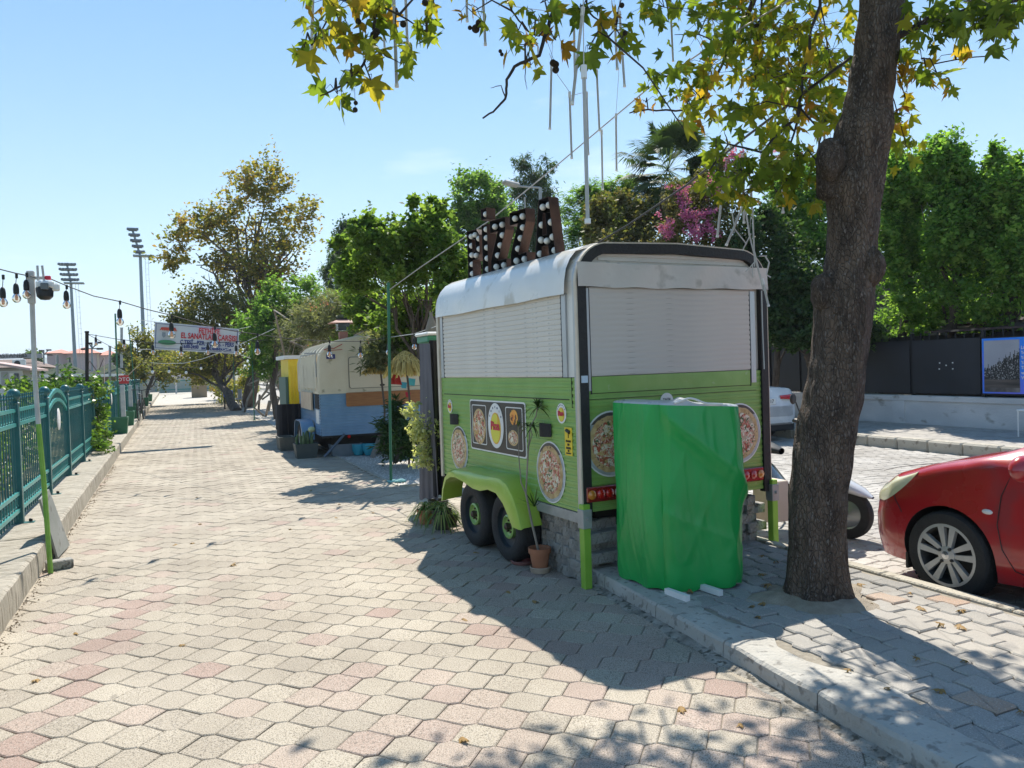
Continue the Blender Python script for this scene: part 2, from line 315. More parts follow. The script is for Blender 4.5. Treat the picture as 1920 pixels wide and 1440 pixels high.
# ------------------------------------------------------------------ ground, path, pavers, kerbs, road
def posmat(name, cols, grain=220, g1=(.33, .3, .27), bump=.35, blotch=1.3, dust=None, rough=.85, streak=None, gamt=.55):
    mt = bpy.data.materials.new(name); mt.use_nodes = True; nt = mt.node_tree; N = nt.nodes; L = nt.links; p = N['Principled BSDF']; p.inputs['Roughness'].default_value = rough; p.inputs['Specular IOR Level'].default_value = .3
    ge = N.new('ShaderNodeNewGeometry'); at = N.new('ShaderNodeAttribute'); at.attribute_name = 'tone'
    r = N.new('ShaderNodeValToRGB'); el = r.color_ramp.elements; el[0].position = cols[0][0]; el[0].color = (*cols[0][1], 1); el[1].position = cols[-1][0]; el[1].color = (*cols[-1][1], 1)
    for q, c in cols[1:-1]: e = el.new(q); e.color = (*c, 1)
    L.new(at.outputs['Fac'], r.inputs[0]); col = r.outputs[0]
    def noise(s, d=4, st=None):
        n = N.new('ShaderNodeTexNoise'); n.inputs['Scale'].default_value = s; n.inputs['Detail'].default_value = d
        if st:
            mp_ = N.new('ShaderNodeMapping'); mp_.inputs['Scale'].default_value = st; L.new(ge.outputs['Position'], mp_.inputs[0]); L.new(mp_.outputs[0], n.inputs['Vector'])
        else: L.new(ge.outputs['Position'], n.inputs['Vector'])
        return n.outputs[0]
    def rng_(x, a, b, c, d):
        q = N.new('ShaderNodeMapRange'); q.inputs[1].default_value = a; q.inputs[2].default_value = b; q.inputs[3].default_value = c; q.inputs[4].default_value = d; L.new(x, q.inputs[0]); return q.outputs[0]
    def mix(f, a, b, bt='MIX'):
        q = N.new('ShaderNodeMix'); q.data_type = 'RGBA'; q.blend_type = bt
        if isinstance(f, float): q.inputs[0].default_value = f
        else: L.new(f, q.inputs[0])
        L.new(a, q.inputs[6])
        if isinstance(b, tuple): q.inputs[7].default_value = (*b, 1)
        else: L.new(b, q.inputs[7])
        return q.outputs[2]
    gr = noise(grain, 2)
    col = mix(rng_(gr, .5, .62, 0, gamt), col, g1)                      # dark chips
    gl = noise(grain*.83, 2, (1, 1.13, 1)); col = mix(rng_(gl, .57, .68, 0, .5), col, (.62, .58, .52))   # pale chips
    bl = noise(blotch, 6); col = mix(rng_(bl, .35, .7, 0, .55), col, mix(1.0, col, (.62, .6, .58), 'MULTIPLY'))
    st_ = noise(.55, 7); col = mix(rng_(st_, .5, .72, 0, .4), col, mix(1.0, col, (.6, .56, .52), 'MULTIPLY')); sp_ = noise(7, 3); col = mix(rng_(sp_, .69, .74, 0, .5), col, (.15, .13, .11))
    if dust: col = mix(rng_(noise(.6, 5), .42, .66, 0, .7), col, dust)
    if streak: col = mix(rng_(noise(1.2, 5, (.9, .06, 1)), .5, .62, 0, .6), col, streak)
    L.new(col, p.inputs['Base Color'])
    b = N.new('ShaderNodeBump'); b.inputs['Strength'].default_value = bump; b.inputs['Distance'].default_value = .004; L.new(gr, b.inputs['Height']); L.new(b.outputs[0], p.inputs['Normal'])
    return mt
PAV = posmat('paver_terrazzo', [(0, (.40, .35, .28)), (.35, (.44, .385, .305)), (.55, (.48, .425, .335)), (.68, (.46, .375, .305)), (.85, (.43, .33, .275)), (1, (.37, .255, .21))], 180, (.11, .095, .075), gamt=.8)
ZIG = posmat('paver_zigzag', [(0, (.27, .265, .25)), (.5, (.34, .33, .31)), (.85, (.42, .4, .37)), (.93, (.42, .3, .22)), (1, (.42, .26, .2))], 150, (.2, .19, .18), bump=.5, dust=(.42, .38, .32))
ROADM = posmat('paver_road', [(0, (.35, .33, .3)), (.5, (.4, .38, .35)), (1, (.45, .43, .4))], 120, (.28, .26, .24), streak=(.5, .47, .43))
SAND = M('joint_sand', (.24, .21, .165), (.34, .3, .24), 30, .95, bump=.5, bscale=120)
SOIL = M('soil', (.2, .17, .12), (.3, .26, .2), 3, .95, bump=.6, bscale=30)
CONC = M('concrete', (.36, .33, .27), (.5, .46, .38), 2.2, .9, bump=.7, bscale=55, c3=(.22, .19, .15), s3=9, p3=.62)
CONCS = M('concrete_stained', (.34, .31, .25), (.52, .47, .39), 3, .9, bump=.7, bscale=50, stretch=(1, 6, .7), c3=(.2, .17, .13), s3=7, p3=.58)
MORT = M('mortar', (.36, .34, .3), (.45, .43, .385), 5, .92, bump=.5, bscale=45, c3=(.24, .225, .2), s3=20, p3=.6)
PI_ = MB().box(-900, 900, -60, 2500, -.8, -.14); struct('ground', PI_, M('field', (.13, .13, .06), (.24, .21, .12), .3, .95, bump=.3, bscale=8))
HV = np.array([(.833, 3.502), (.890, 3.495), (.986, 3.373), (.881, 3.257), (.829, 3.272), (.730, 3.389)]); HC = HV.mean(0)
HX = [(x-HC[0], y-HC[1]) for x, y in HV][::-1]
def inset(poly, d):
    n = len(poly); out = []
    for i in range(n):
        p0, p1, p2 = poly[i-1], poly[i], poly[(i+1) % n]
        a = Vector((p1[0]-p0[0], p1[1]-p0[1])).normalized(); b = Vector((p2[0]-p1[0], p2[1]-p1[1])).normalized()
        na = Vector((-a.y, a.x)); nb = Vector((-b.y, b.x)); k = (na+nb); k /= max(.4, k.dot(k)/2*1.0) if k.dot(k) > 0 else 1
        out.append((p1[0]+k.x*d, p1[1]+k.y*d))
    return out
def ccw(poly): return poly if sum(poly[i-1][0]*poly[i][1]-poly[i][0]*poly[i-1][1] for i in range(len(poly))) > 0 else poly[::-1]
def paver_geo(poly, j=.002, bev=.005, dz=.004, h=.045, simple=False):
    poly = ccw(poly); a = inset(poly, j+bev); b = inset(poly, j); n = len(poly)
    if simple:
        V = [(x, y, 0) for x, y in inset(poly, j+.002)]+[(x, y, -h) for x, y in b]
        F = [tuple(range(n))]+[(i, n+i, n+(i+1) % n, (i+1) % n) for i in range(n)]; return V, F
    V = [(x, y, 0) for x, y in a]+[(x, y, -dz) for x, y in b]+[(x, y, -h) for x, y in b]
    F = [tuple(range(n))]
    for r in (0, 1): F += [(r*n+i, (r+1)*n+i, (r+1)*n+(i+1) % n, r*n+(i+1) % n) for i in range(n)]
    return V, F
def tone_mesh(name, V, F, mt, t):
    me = bpy.data.meshes.new(name); me.from_pydata(V, [], F); me.materials.append(mt)
    a = me.attributes.new('tone', 'FLOAT', 'POINT'); a.data.foreach_set('value', [t]*len(V)); me.update(); return me
def pave(parent, items, geos, mt, nmax, zc, names='paver', jit=.0025, bumps=.0015, tones=8, h_=.045):
    """items: (x, y, kind, tone); the nmax nearest become objects, the rest one stuff mesh"""
    def vis(it):
        x, y = it[0], it[1]; d = dep((x, y)); 
        if d < 1.2: return 1e3+x*x+y*y
        a = (x*cos(YAW)-y*sin(YAW))/d
        return (0 if abs(a) < .72 and d > 2.9 else 500)+d
    items = sorted(items, key=vis); cache = {}
    for it in items[:nmax]:
        k = (it[2], int(it[3]*tones))
        if k not in cache: V, F = geos[it[2]][0]; cache[k] = tone_mesh(names, V, F, mt, (k[1]+.5)/tones)
        inst(cache[k], names, (it[0], it[1], zc+random.gauss(0, bumps)), (random.gauss(0, .006), random.gauss(0, .006), random.gauss(0, .004)), parent)
    Vs = []; Fs = []; T = []; b = 0
    for it in items[nmax:]:
        far = dep(it) > 9; V, F = geos[it[2]][1 if far else 0]; dz = random.gauss(0, bumps); tx, ty = random.gauss(0, .006), random.gauss(0, .006)
        Vs += [(x+it[0], y+it[1], z+zc+dz+x*tx+y*ty) for x, y, z in V]; Fs += [tuple(i+b for i in f) for f in F]; T += [it[3]]*len(V); b += len(V)
    if Vs:
        me = bpy.data.meshes.new(names+'_field'); me.from_pydata(Vs, [], Fs); me.materials.append(mt)
        a = me.attributes.new('tone', 'FLOAT', 'POINT'); a.data.foreach_set('value', T); me.update()
        tag(link(bpy.data.objects.new(names+'_field', me), parent), kind='stuff')
def kx(y):                              # the right-hand edge of the path (a kerb up to the trailer, gravel further on)
    return 2.42+.045*y if y < 5 else (2.645 if y < 0 else 2.66)
path = struct('path', MB().box(-1.2, 2.8, -3, 80, -.12, -.009).box(2.801, 4.4, 5, 10.3, -.12, -.009), SAND)
items = []
for i in range(-260, 400):
    for j in range(-34, 40):
        x = HC[0]+i*.0065+j*.1585; y = HC[1]+i*.2345+j*.1035
        if y < -1 or y > 48: continue
        xr = (2.38+.062*y) if y < 5.3 else (4.35 if y < 10.2 else 2.75)
        if x < -1.15 or x > xr+.04: continue
        t = random.choice((.08, .2, .3, .35, .4, .45, .5, .56))+random.uniform(-.04, .04)
        red = abs(x-(-.67+.19*(y-3.85))) < .1 and y < 6.5
        if red: t = random.choice((.78, .85, .9))
        elif x > 0 and 2.2 < y < 3.9 and random.random() < .38: t = random.uniform(.64, .88)
        elif x > 1.6 and 3.2 < y < 5.4 and random.random() < .5: t = random.uniform(.68, .95)
        elif random.random() < (.11 if y < 9 else .03): t = random.uniform(.62, .9)
        items.append((x, y, 0, min(.99, max(0, t))))
pave(path, items, [(paver_geo(HX), paver_geo(HX, simple=True))], PAV, 300, 0)
struct('path_far', MB().box(-1.2, 2.8, 48, 130, -.1, -.004), M('path_far', (.38, .35, .3), (.48, .45, .39), 2, .9, bump=.3, bscale=30))
# zigzag blocks
def gz(y):
    k = (y/.1) % 2; f = k-int(k)
    a = 0 if int(k) == 0 else .022; b = .022 if int(k) == 0 else 0
    if f < .12: return (a+b)/2+(a-b)/2*(f/.12)
    if f > .88: return (a+b)/2+(a-b)/2*((1-f)/.12)
    return a
def zigpoly(par, w=.14):
    y0 = .1*par; ys = [0, .012, .088, .112, .188, .2]
    Lf = [(gz(y0+y+1e-6 if y < .2 else y0+y-1e-6), y) for y in ys]; return Lf+[(x+w, y) for x, y in reversed(Lf)]
ZG = [(paver_geo(zigpoly(p), .003, .008, .007), paver_geo(zigpoly(p), .003, simple=True)) for p in (0, 1)]
def kerbx(y): return 2.40+.07*y if y < 5.2 else 2.77
side = struct('sidewalk', MB().prism([(kerbx(-3)+.12, -3), (4.36, -3), (4.36, 5.3), (kerbx(5.19)+.12, 5.3)], -.1, .085), SAND)
items = []
for c in range(-2, 14):
    for j in range(-12, 30):
        x = 2.62+c*.14; y = j*.2+(c % 2)*.1
        if x < kerbx(y)+.2 or x > 4.24 or y > 5.05 or y < -1.5: continue
        if (x+.07-3.62)**2+(y+.1-3.62)**2 < .3**2: continue
        pass
        t = random.uniform(.1, .8)
        if random.random() < .035: t = random.uniform(.9, .98)
        items.append((x, y, c % 2, t))
pave(side, items, ZG, ZIG, 290, .1, bumps=.0028)
# kerb stones along the path (skewed), with mortar slopped on their top
kd = thing('kerb', None, None, (0, 0, 0)); del_ = kd; kd['kind'] = 'structure'
y = -1.6; rk = random.Random(3)
while y < 4.95:
    y2 = min(y+.7, 4.98); m_ = MB(); P = []
    for s in range(6):
        yy = y+.004+(y2-y-.008)*s/5; x = kerbx(yy); w = rk.uniform(-.004, .004)
        P.append([(x-.006+w, yy, -.05), (x-.004+w, yy, .02), (x+w, yy, .084+w), (x+.014, yy, .098+w*.6), (x+.12, yy, .106+w), (x+.2, yy, .1), (x+.2, yy, -.05)])
    m_.grid(P); m_.f.append(tuple(range(7))); m_.f.append(tuple(range(35, 42))[::-1]); m_.f = [f[::-1] for f in m_.f]
    m_.build('kerb_stone', MORT, kd, smooth=True); y = y2
mr = MB(); rr_ = np.random.default_rng(5); P = []
for s in range(60):
    yy = -1.5+s*.11; x = kerbx(yy); a = .06*math.sin(s*.9)+.05*math.sin(s*.37+1)+rr_.normal()*.015
    P.append([(x+.01, yy, .08), (x+.06, yy, .102+rr_.normal()*.001), (x+.14, yy, .107+rr_.normal()*.002), (x+.22+a*.5, yy, .105+rr_.normal()*.002), (x+.27+a, yy, .095)])
mr.grid(P); mr.f = [f[::-1] for f in mr.f]; tag(mr.build('mortar_smear', MORT, kd, smooth=True), kind='stuff')
mg = MB(); P = []
for s in range(62):                     # gutter line of dirty mortar between path and kerb
    yy = -1.4+s*.105; x = kerbx(yy); P.append([(x-.075+rr_.normal()*.018, yy, -.002), (x-.04, yy, .006+rr_.normal()*.002), (x-.005, yy, .012+abs(rr_.normal())*.004)])
mg.grid(P); mg.f = [f[::-1] for f in mg.f]; tag(mg.build('mortar_joint', M('mortar_dirty', (.19, .17, .14), (.42, .39, .34), 9, .95, bump=.9, bscale=60, c3=(.1, .09, .07), s3=25, p3=.56), kd, smooth=True), kind='stuff')
# thin edging on the road side of the sidewalk, then the road
m_ = MB()
for k in range(14): m_.box(4.36, 4.45, -2.5+k*.9, -2.5+k*.9+.893, -.1, .104+rk.uniform(-.002, .002), .008)
struct('road_edging', m_, CONC)
road = struct('road', MB().box(4.4, 11.3, -30, 200, -.16, -.045), M('road_bed', (.3, .28, .25), (.42, .4, .36), 1.5, .9, bump=.4, bscale=30))
RG = []
for p in (0, 1):
    q = [(y_, x_) for x_, y_ in zigpoly(p)]; RG.append((paver_geo(q, .003, .008, .007), paver_geo(q, .003, simple=True)))
items = []
for r in range(-8, 150):
    for j in range(0, 36):
        y = 1.0+r*.14; x = 4.44+j*.2+(r % 2)*.1
        if x > 11.05 or y > 21: continue
        if y > 5.5 and dep((x, y)) > 21: continue
        if (x*cos(YAW)-y*sin(YAW))/max(.5, dep((x, y))) < .22: continue
        items.append((x, y, r % 2, random.uniform(.1, .9)))
pave(road, items, RG, ROADM, 220, -.03, bumps=.001)
# trodden sand around the tree foot
mr = MB(); P = []
for a in range(37):
    t = a/36*2*pi; q = 1+.18*sin(t*3)+.12*sin(t*5+1); P.append([(3.62+cos(t)*r*q, 3.62+sin(t)*r*q*.9, z) for r, z in ((.1, .145), (.24, .126), (.3, .112), (.38, .092))])
mr.grid(P); sf = solo('sand', mr, M('tree_sand', (.3, .25, .19), (.42, .36, .28), 14, .95, bump=.9, bscale=140), None, None, (0, 0, 0), smooth=True); sf['kind'] = 'stuff'
# opposite kerb, footway
okb = thing('far_kerb', None, None, (0, 0, 0)); okb['kind'] = 'structure'; me_ = None
m_ = MB(); m_.box(-.07, .13, .004, .596, -.1, .16, .03); km = m_.mesh('kerb_stone', CONC, None, False)
for k in range(60): inst(km, 'kerb_stone', (11.3+rk.uniform(-.01, .01), -2+k*.6, rk.uniform(-.004, .004)), (0, 0, 0), okb)
struct('far_sidewalk', MB().box(11.43, 13.9, -30, 200, -.1, .13), M('far_paving', (.3, .28, .25), (.42, .39, .35), 4, .9, bump=.5, bscale=40, c3=(.22, .21, .19), s3=11))
# concrete plinth under the fence
pl = thing('plinth', None, None, (0, 0, 0)); pl['kind'] = 'structure'
for k in range(16):
    y0 = -2+k*5; m_ = MB(); P = []; rp = random.Random(k); nn = 26
    for s in range(nn+1):
        yy = y0+.004+4.992*s/nn; e = rp.uniform(-.006, .006)
        P.append([(-1.05, yy, -.1), (-1.052+e*.6, yy, .02), (-1.055+e, yy, .12), (-1.062+e, yy, .19+e*.5), (-1.085+e, yy, .208+e*.4), (-1.4, yy, .206+e*.3), (-1.85, yy, .2), (-1.86, yy, -.2)])
    m_.grid(P); m_.f.append(tuple(range(8))); m_.f.append(tuple(range(8*nn, 8*nn+8))[::-1]); m_.build('plinth_section', CONCS, pl, smooth=True)
mf = MB(); rg = random.Random(8)
for k in range(900):                    # grit along the foot of the plinth
    x = -1.04+abs(rg.gauss(0, .035)); y = rg.uniform(1, 16); r = rg.uniform(.003, .009); mf.add([(x-r, y, .001), (x+r, y-r*.5, .001), (x+r*.3, y+r, .001), (x, y, r*1.3)], [(0, 1, 3), (1, 2, 3), (2, 0, 3)])
o = solo('grit', mf, M('grit', (.3, .22, .14), (.45, .36, .26), 50, .95), None, None, (0, 0, 0)); o['kind'] = 'stuff'
# gravel strip beyond the trailers
struct('gravel_bed', MB().box(2.81, 4.4, 10.31, 120, -.12, -.008), M('gravel_bed', (.34, .31, .27), (.52, .49, .44), 25, .95, bump=.9, bscale=70))
rg2 = np.random.default_rng(2); n = 26000; X = rg2.uniform(2.78, 4.38, n); Yq = 10.32+26*rg2.uniform(0, 1, n)**1.6; R_ = rg2.uniform(.006, .017, n)
base = np.array([(1, 0, 0), (-.5, .86, 0), (-.5, -.86, 0), (.1, .1, .8)]); V = base[None]*R_[:, None, None]*rg2.uniform(.6, 1.4, (n, 4, 1))+np.stack([X, Yq, np.full(n, -.008)], 1)[:, None]
F = np.array([(0, 1, 3), (1, 2, 3), (2, 0, 3)])[None]+(np.arange(n)*4)[:, None, None]
GRV = leafmat('gravel', [(0, (.4, .38, .34)), (1, (.75, .72, .67))], 0, .9)
o = link(bpy.data.objects.new('gravel', raw_mesh('gravel', V.reshape(-1, 3), F.reshape(-1, 3), GRV, np.repeat(rg2.uniform(0, 1, n), 4)))); o['kind'] = 'stuff'
m_ = MB(); m_.box(2.76, 2.80, 10.35, 40, -.06, .012); m_.box(2.8, 4.35, 10.25, 10.3, -.06, .014); struct('gravel_edging', m_, CONC)
# ------------------------------------------------------------------ pizza trailer
LIME = M('paint_lime', (.2, .36, .075), (.25, .42, .11), 5, .38, bump=.08, bscale=40, coat=.25, c3=(.3, .42, .2), s3=18, p3=.7)
LIME2 = M('paint_fender', (.3, .44, .045), (.36, .5, .06), 4, .35, bump=.06, bscale=30, coat=.3)
LEGG = M('paint_leg', (.22, .42, .04), (.28, .5, .06), 7, .45, bump=.1)
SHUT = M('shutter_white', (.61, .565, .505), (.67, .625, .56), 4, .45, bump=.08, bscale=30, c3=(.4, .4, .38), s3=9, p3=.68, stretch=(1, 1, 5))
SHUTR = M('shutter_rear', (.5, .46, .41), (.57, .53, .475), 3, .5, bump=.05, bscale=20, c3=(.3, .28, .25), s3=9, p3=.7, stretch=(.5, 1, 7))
ROOFW = M('roof_white', (.62, .61, .57), (.72, .7, .66), 3, .35, bump=.1, bscale=20, coat=.3, c3=(.5, .47, .4), s3=7, p3=.68)
VINYL = M('vinyl_sheet', (.54, .5, .45), (.62, .58, .52), 3, .42, bump=.5, bscale=5, c3=(.4, .37, .32), s3=6, p3=.62)
BLK = M('rubber_black', (.012, .012, .013), (.022, .021, .02), 9, .65, bump=.3, bscale=40)
ALU = M('aluminium', (.42, .43, .44), (.5, .5, .5), 5, .4, metal=.6, bump=.1)
GALV = M('galvanised', (.3, .31, .31), (.4, .41, .4), 11, .5, metal=.4, bump=.15)
BEIGE = M('trim_beige', (.55, .47, .36), (.62, .55, .45), 9, .5, bump=.1)
DARK = M('dark_void', (.015, .014, .013), (.025, .024, .022), 7, .9, bump=.2)
TYRE = M('tyre', (.018, .018, .019), (.03, .029, .028), 12, .8, bump=.35, bscale=60)
WHITEP = M('white_paint', (.7, .7, .68), (.78, .78, .76), 6, .5, bump=.08)
BRICKM = M('block_grey', (.28, .265, .24), (.4, .38, .34), 12, .92, bump=1, bscale=60, c3=(.13, .12, .1), s3=14, p3=.6)
RED = M('lamp_red', (.5, .01, .01), rough=.15, coat=1); AMB = M('lamp_amber', (.62, .2, .02), rough=.15, coat=1); CLR = M('lamp_clear', (.6, .58, .5), rough=.12, coat=1)
def part(mb, name, mt, parent, smooth=False): return mb.build(name, mt, parent, world_=False, smooth=smooth)
def disc(mb, cx, cy, rx, ry, d, axis='x', n=36, d2=None):
    P = [(cx+rx*cos(2*pi*i/n), cy+ry*sin(2*pi*i/n)) for i in range(n)]
    return mb.prism(P, d, d+(.002 if d2 is None else d2), axis)
def rrect(x0, x1, y0, y1, r, n=4):
    out = []
    for cx, cy, a in ((x1-r, y0+r, -90), (x1-r, y1-r, 0), (x0+r, y1-r, 90), (x0+r, y0+r, 180)):
        for i in range(n+1): t = radians(a+90*i/n); out.append((cx+r*cos(t), cy+r*sin(t)))
    return out
def ring(mb, outer, inner, d0, d1, axis):
    n = len(outer); mk = lambda p, d: {'x': (d, p[0], p[1]), 'y': (p[0], d, p[1]), 'z': (p[0], p[1], d)}[axis]
    vs = [mk(p, d1) for p in outer]+[mk(p, d1) for p in inner]+[mk(p, d0) for p in outer]+[mk(p, d0) for p in inner]; fs = []
    for i in range(n):
        j = (i+1) % n; fs += [(i, j, n+j, n+i), (2*n+i, 2*n+j, j, i), (n+i, n+j, 3*n+j, 3*n+i)]
    return mb.add(vs, fs)
TR = thing('pizza_trailer', 'lime green and white pizza trailer with roller shutters and tandem wheels, beside the tree', 'food trailer', (2.64, 4.82, 0), radians(3.6))
TW, TL, Z0, Z1, ZM = 1.80, 2.60, .53, 2.45, 1.50
def arc(cx, cz, r, a0, a1, n=8): return [(cx+r*cos(radians(a0+(a1-a0)*i/n)), cz+r*sin(radians(a0+(a1-a0)*i/n))) for i in range(n+1)]
def ribs(z0, z1, pitch, dx, depth=.005):
    out = []; z = z0; k = 0
    while z < z1-.001:
        e = min(z+pitch*.62, z1); out += [(dx-depth, z+.004), (dx-depth, e-.004)]
        z += pitch
        if e < z1-.002 and z < z1: out += [(dx, e), (dx, z)]
    return out
# lower walls: ribbed sheet extruded along the length; rear sheet extruded across
mb = MB(); pr = ribs(Z0, ZM, .047, .0)
mb.grid([[(x, TL-.03, z) for x, z in pr], [(x, .04, z) for x, z in pr]]); part(mb, 'side_panel', LIME, TR)
mb = MB(); mb.grid([[(TW-x, .04, z) for x, z in pr], [(TW-x, TL-.03, z) for x, z in pr]]); part(mb, 'side_panel', LIME, TR)
mb = MB(); mb.grid([[(.05, y, z) for y, z in pr], [(TW-.05, y, z) for y, z in pr]]); part(mb, 'rear_panel', LIME, TR)
mb = MB(); mb.grid([[(TW-.02, TL-y, z) for y, z in pr], [(.02, TL-y, z) for y, z in pr]]); part(mb, 'front_panel', LIME, TR)
mb = MB(); mb.box(.02, TW-.02, .03, TL-.03, Z0-.005, Z0+.02); part(mb, 'floor', DARK, TR)
RC = .27
def shell(d=0): # roof cross-section, d outwards
    return [(-d, 1.50), (-d, 2.2-d)]+arc(RC, Z1-RC, RC+d, 178, 97, 9)+[(TW/2, Z1+.02+d)]+arc(TW-RC, Z1-RC, RC+d, 83, 2, 9)+[(TW+d, 2.18), (TW+d, 1.50)]
sh = []
src_ = shell(); cum = 0
for i in range(len(src_)-1):           # add length-wise ridges to the curved roof
    a, b = Vector(src_[i]), Vector(src_[i+1]); n_ = max(1, int((b-a).length/.028)) if a.y > 2.17 and b.y > 2.17 else 1
    nn = Vector((-(b-a).y, (b-a).x)).normalized()
    for k in range(n_):
        cum += 1; sh.append(a.lerp(b, k/n_)+nn*(.004 if cum % 2 else 0))
sh.append(Vector(src_[-1])); mb = MB(); mb.grid([[(p.x, .03, p.y) for p in sh], [(p.x, TL-.02, p.y) for p in sh]]); part(mb, 'roof', ROOFW, TR)
def arch(yf, d=0, lo=1.5): return [(x, z) for x, z in shell(d) if z >= lo-.001]
# upper rear wall (white, ribbed), and front wall
for yy, nm in ((.02, 'rear_wall'), (TL-.04, 'front_wall')):
    mb = MB(); mb.prism([(x, z) for x, z in shell(-.01)], yy, yy+.015, 'y'); part(mb, nm, SHUT, TR)
for k in range(3):
    mb = MB(); z = 2.335+k*.034; mb.box(.2, 1.6, .012, .019, z, z+.02); part(mb, 'rib', SHUT, TR)
# rear frame: black rubber band and pale outer piping, down both corners and over the arch
def band(d0, d1, y0, y1, lo=Z0-.02):
    A = [(-d0, lo)]+shell(d0)[1:-1]+[(TW+d0, lo)]; B = [(-d1, lo)]+shell(d1)[1:-1]+[(TW+d1, lo)]; m_ = MB(); n = len(A)
    vs = [(x, y, z) for P, y in ((A, y0), (B, y0), (A, y1), (B, y1)) for x, z in P]
    fs = []
    for i in range(n-1): fs += [(i, i+1, n+i+1, n+i), (i, 2*n+i, 2*n+i+1, i+1), (n+i, n+i+1, 3*n+i+1, 3*n+i), (2*n+i, 3*n+i, 3*n+i+1, 2*n+i+1)]
    m_.add(vs, fs); return m_
part(band(-.068, .004, -.022, .03), 'rubber_seal', BLK, TR)
part(band(.004, .015, -.018, .012), 'corner_trim', BEIGE, TR)
part(band(.003, .012, .014, .04, Z0), 'side_trim', ALU, TR)
mq = band(.004, .022, -.01, .04); mq.v = [(x, TL-.02+(.02-y), z) for x, y, z in mq.v]; part(mq, 'front_trim', BEIGE, TR)
# side shutter (left) : rails, slats, head flap
ys0, ys1 = .2, 2.46
for y in (.13, ys1): mb = MB(); mb.box(-.018, .0, y, y+.055, ZM, 2.1); part(mb, 'shutter_rail', ALU, TR)
for y in (.195, ys1-.016): mb = MB(); mb.box(-.012, .001, y, y+.014, ZM, 2.1); part(mb, 'rail_gap', BLK, TR)
def slat(L_, axis, h):
    m_ = MB(); q_ = 1.0 if axis == 'y' else .1; prf = [(-.008+.004*q_, 0), (-.0075, .003), (-.0085, h*.35), (-.0085, h*.7), (-.0075, h-.003), (-.008+.004*q_, h)]
    if axis == 'y': m_.grid([[(x, L_, z) for x, z in prf], [(x, 0, z) for x, z in prf]])
    else: m_.grid([[(0, x, z) for x, z in prf], [(L_, x, z) for x, z in prf]])
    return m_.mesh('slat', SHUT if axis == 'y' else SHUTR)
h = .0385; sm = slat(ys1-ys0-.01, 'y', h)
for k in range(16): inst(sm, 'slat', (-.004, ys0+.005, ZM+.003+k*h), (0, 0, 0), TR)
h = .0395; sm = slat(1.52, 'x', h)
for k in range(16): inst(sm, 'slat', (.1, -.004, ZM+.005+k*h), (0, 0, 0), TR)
for x in (.04, 1.625):
    mb = MB(); mb.box(x, x+.05, -.016, .01, 1.4, 2.13); part(mb, 'shutter_rail', ALU, TR)
for x in (.092, 1.616): mb = MB(); mb.box(x, x+.008, -.012, .01, 1.375, 2.13); part(mb, 'rail_gap', BLK, TR)
mb = MB(); mb.box(.1, 1.62, -.0075, .0, 1.378, 1.372+.01, ); mb.box(.06, 1.68, -.007, 0, 1.335, 1.339); part(mb, 'panel_joint', BLK, TR)
mb = MB(); mb.box(-.0078, 0, .13, 2.5, 1.335, 1.342); mb.box(-.0078, 0, .09, .094, 1.28, ZM); part(mb, 'panel_joint', BLK, TR)
mb = MB(); mb.box(.1, 1.62, -.009, 0, 1.383, 1.499); part(mb, 'counter_flap', LIME, TR)
# head flap, side: a glossy sheet over the roof edge
P = []; rr = np.random.default_rng(4)
for i in range(31):
    y = .1+2.46*i/30; row = []
    for (x, z), k in zip([(.34, 2.462), (.24, 2.462), (.15, 2.44), (.075, 2.4), (.02, 2.34), (-.012, 2.27), (-.03, 2.19), (-.038, 2.13), (-.042, 2.085)], range(9)):
        row.append((x-.004+.003*sin(i*.8+k)*(k > 4), y, z+.012+.003*sin(i*.5)*(k == 8)))
    P.append(row)
mb = MB(); mb.grid(P); mb.f = [f[::-1] for f in mb.f]; part(mb, 'head_flap', M('flap_gloss', (.66, .64, .59), (.74, .72, .68), 3, .3, bump=.15, bscale=6, coat=.4, c3=(.5, .45, .36), s3=4, p3=.64), TR, True)
P = []
for i in range(41):
    x = -.01+1.82*i/40; P.append([(x, -.028-.006*sin(i*.55+k*.5)-.002*k, z-.004*sin(x*3)+(.004*sin(i*.7) if k == 5 else 0)) for k, z in enumerate((2.315, 2.3, 2.26, 2.22, 2.18, 2.14))])
mb = MB(); mb.grid(P); mb.f = [f[::-1] for f in mb.f]; part(mb, 'rear_flap', VINYL, TR, True)
# chassis, legs, clamps
mb = MB(); mb.box(-.012, .03, .02, .68, .455, .528); part(mb, 'chassis_rail', GALV, TR)
mb = MB(); mb.box(.2, 1.6, .15, 2.5, .38, .52); mb.box(.03, 1.77, .95, 1.1, .2, .3); mb.box(.03, 1.77, 1.6, 1.72, .2, .3); part(mb, 'underframe', DARK, TR)
for x in (-.03, 1.785):
    mb = MB(); mb.box(x, x+.06, -.05, .01, 0 if x < 0 else .06, .6, .004); part(mb, 'jack_leg', LEGG, TR)
    mb = MB(); mb.box(x-.008, x+.068, -.058, .018, .43, .565, .004); mb.tube([(x+.03, -.075, .5), (x+.03, -.05, .5)], .012, 8); part(mb, 'leg_clamp', GALV, TR)
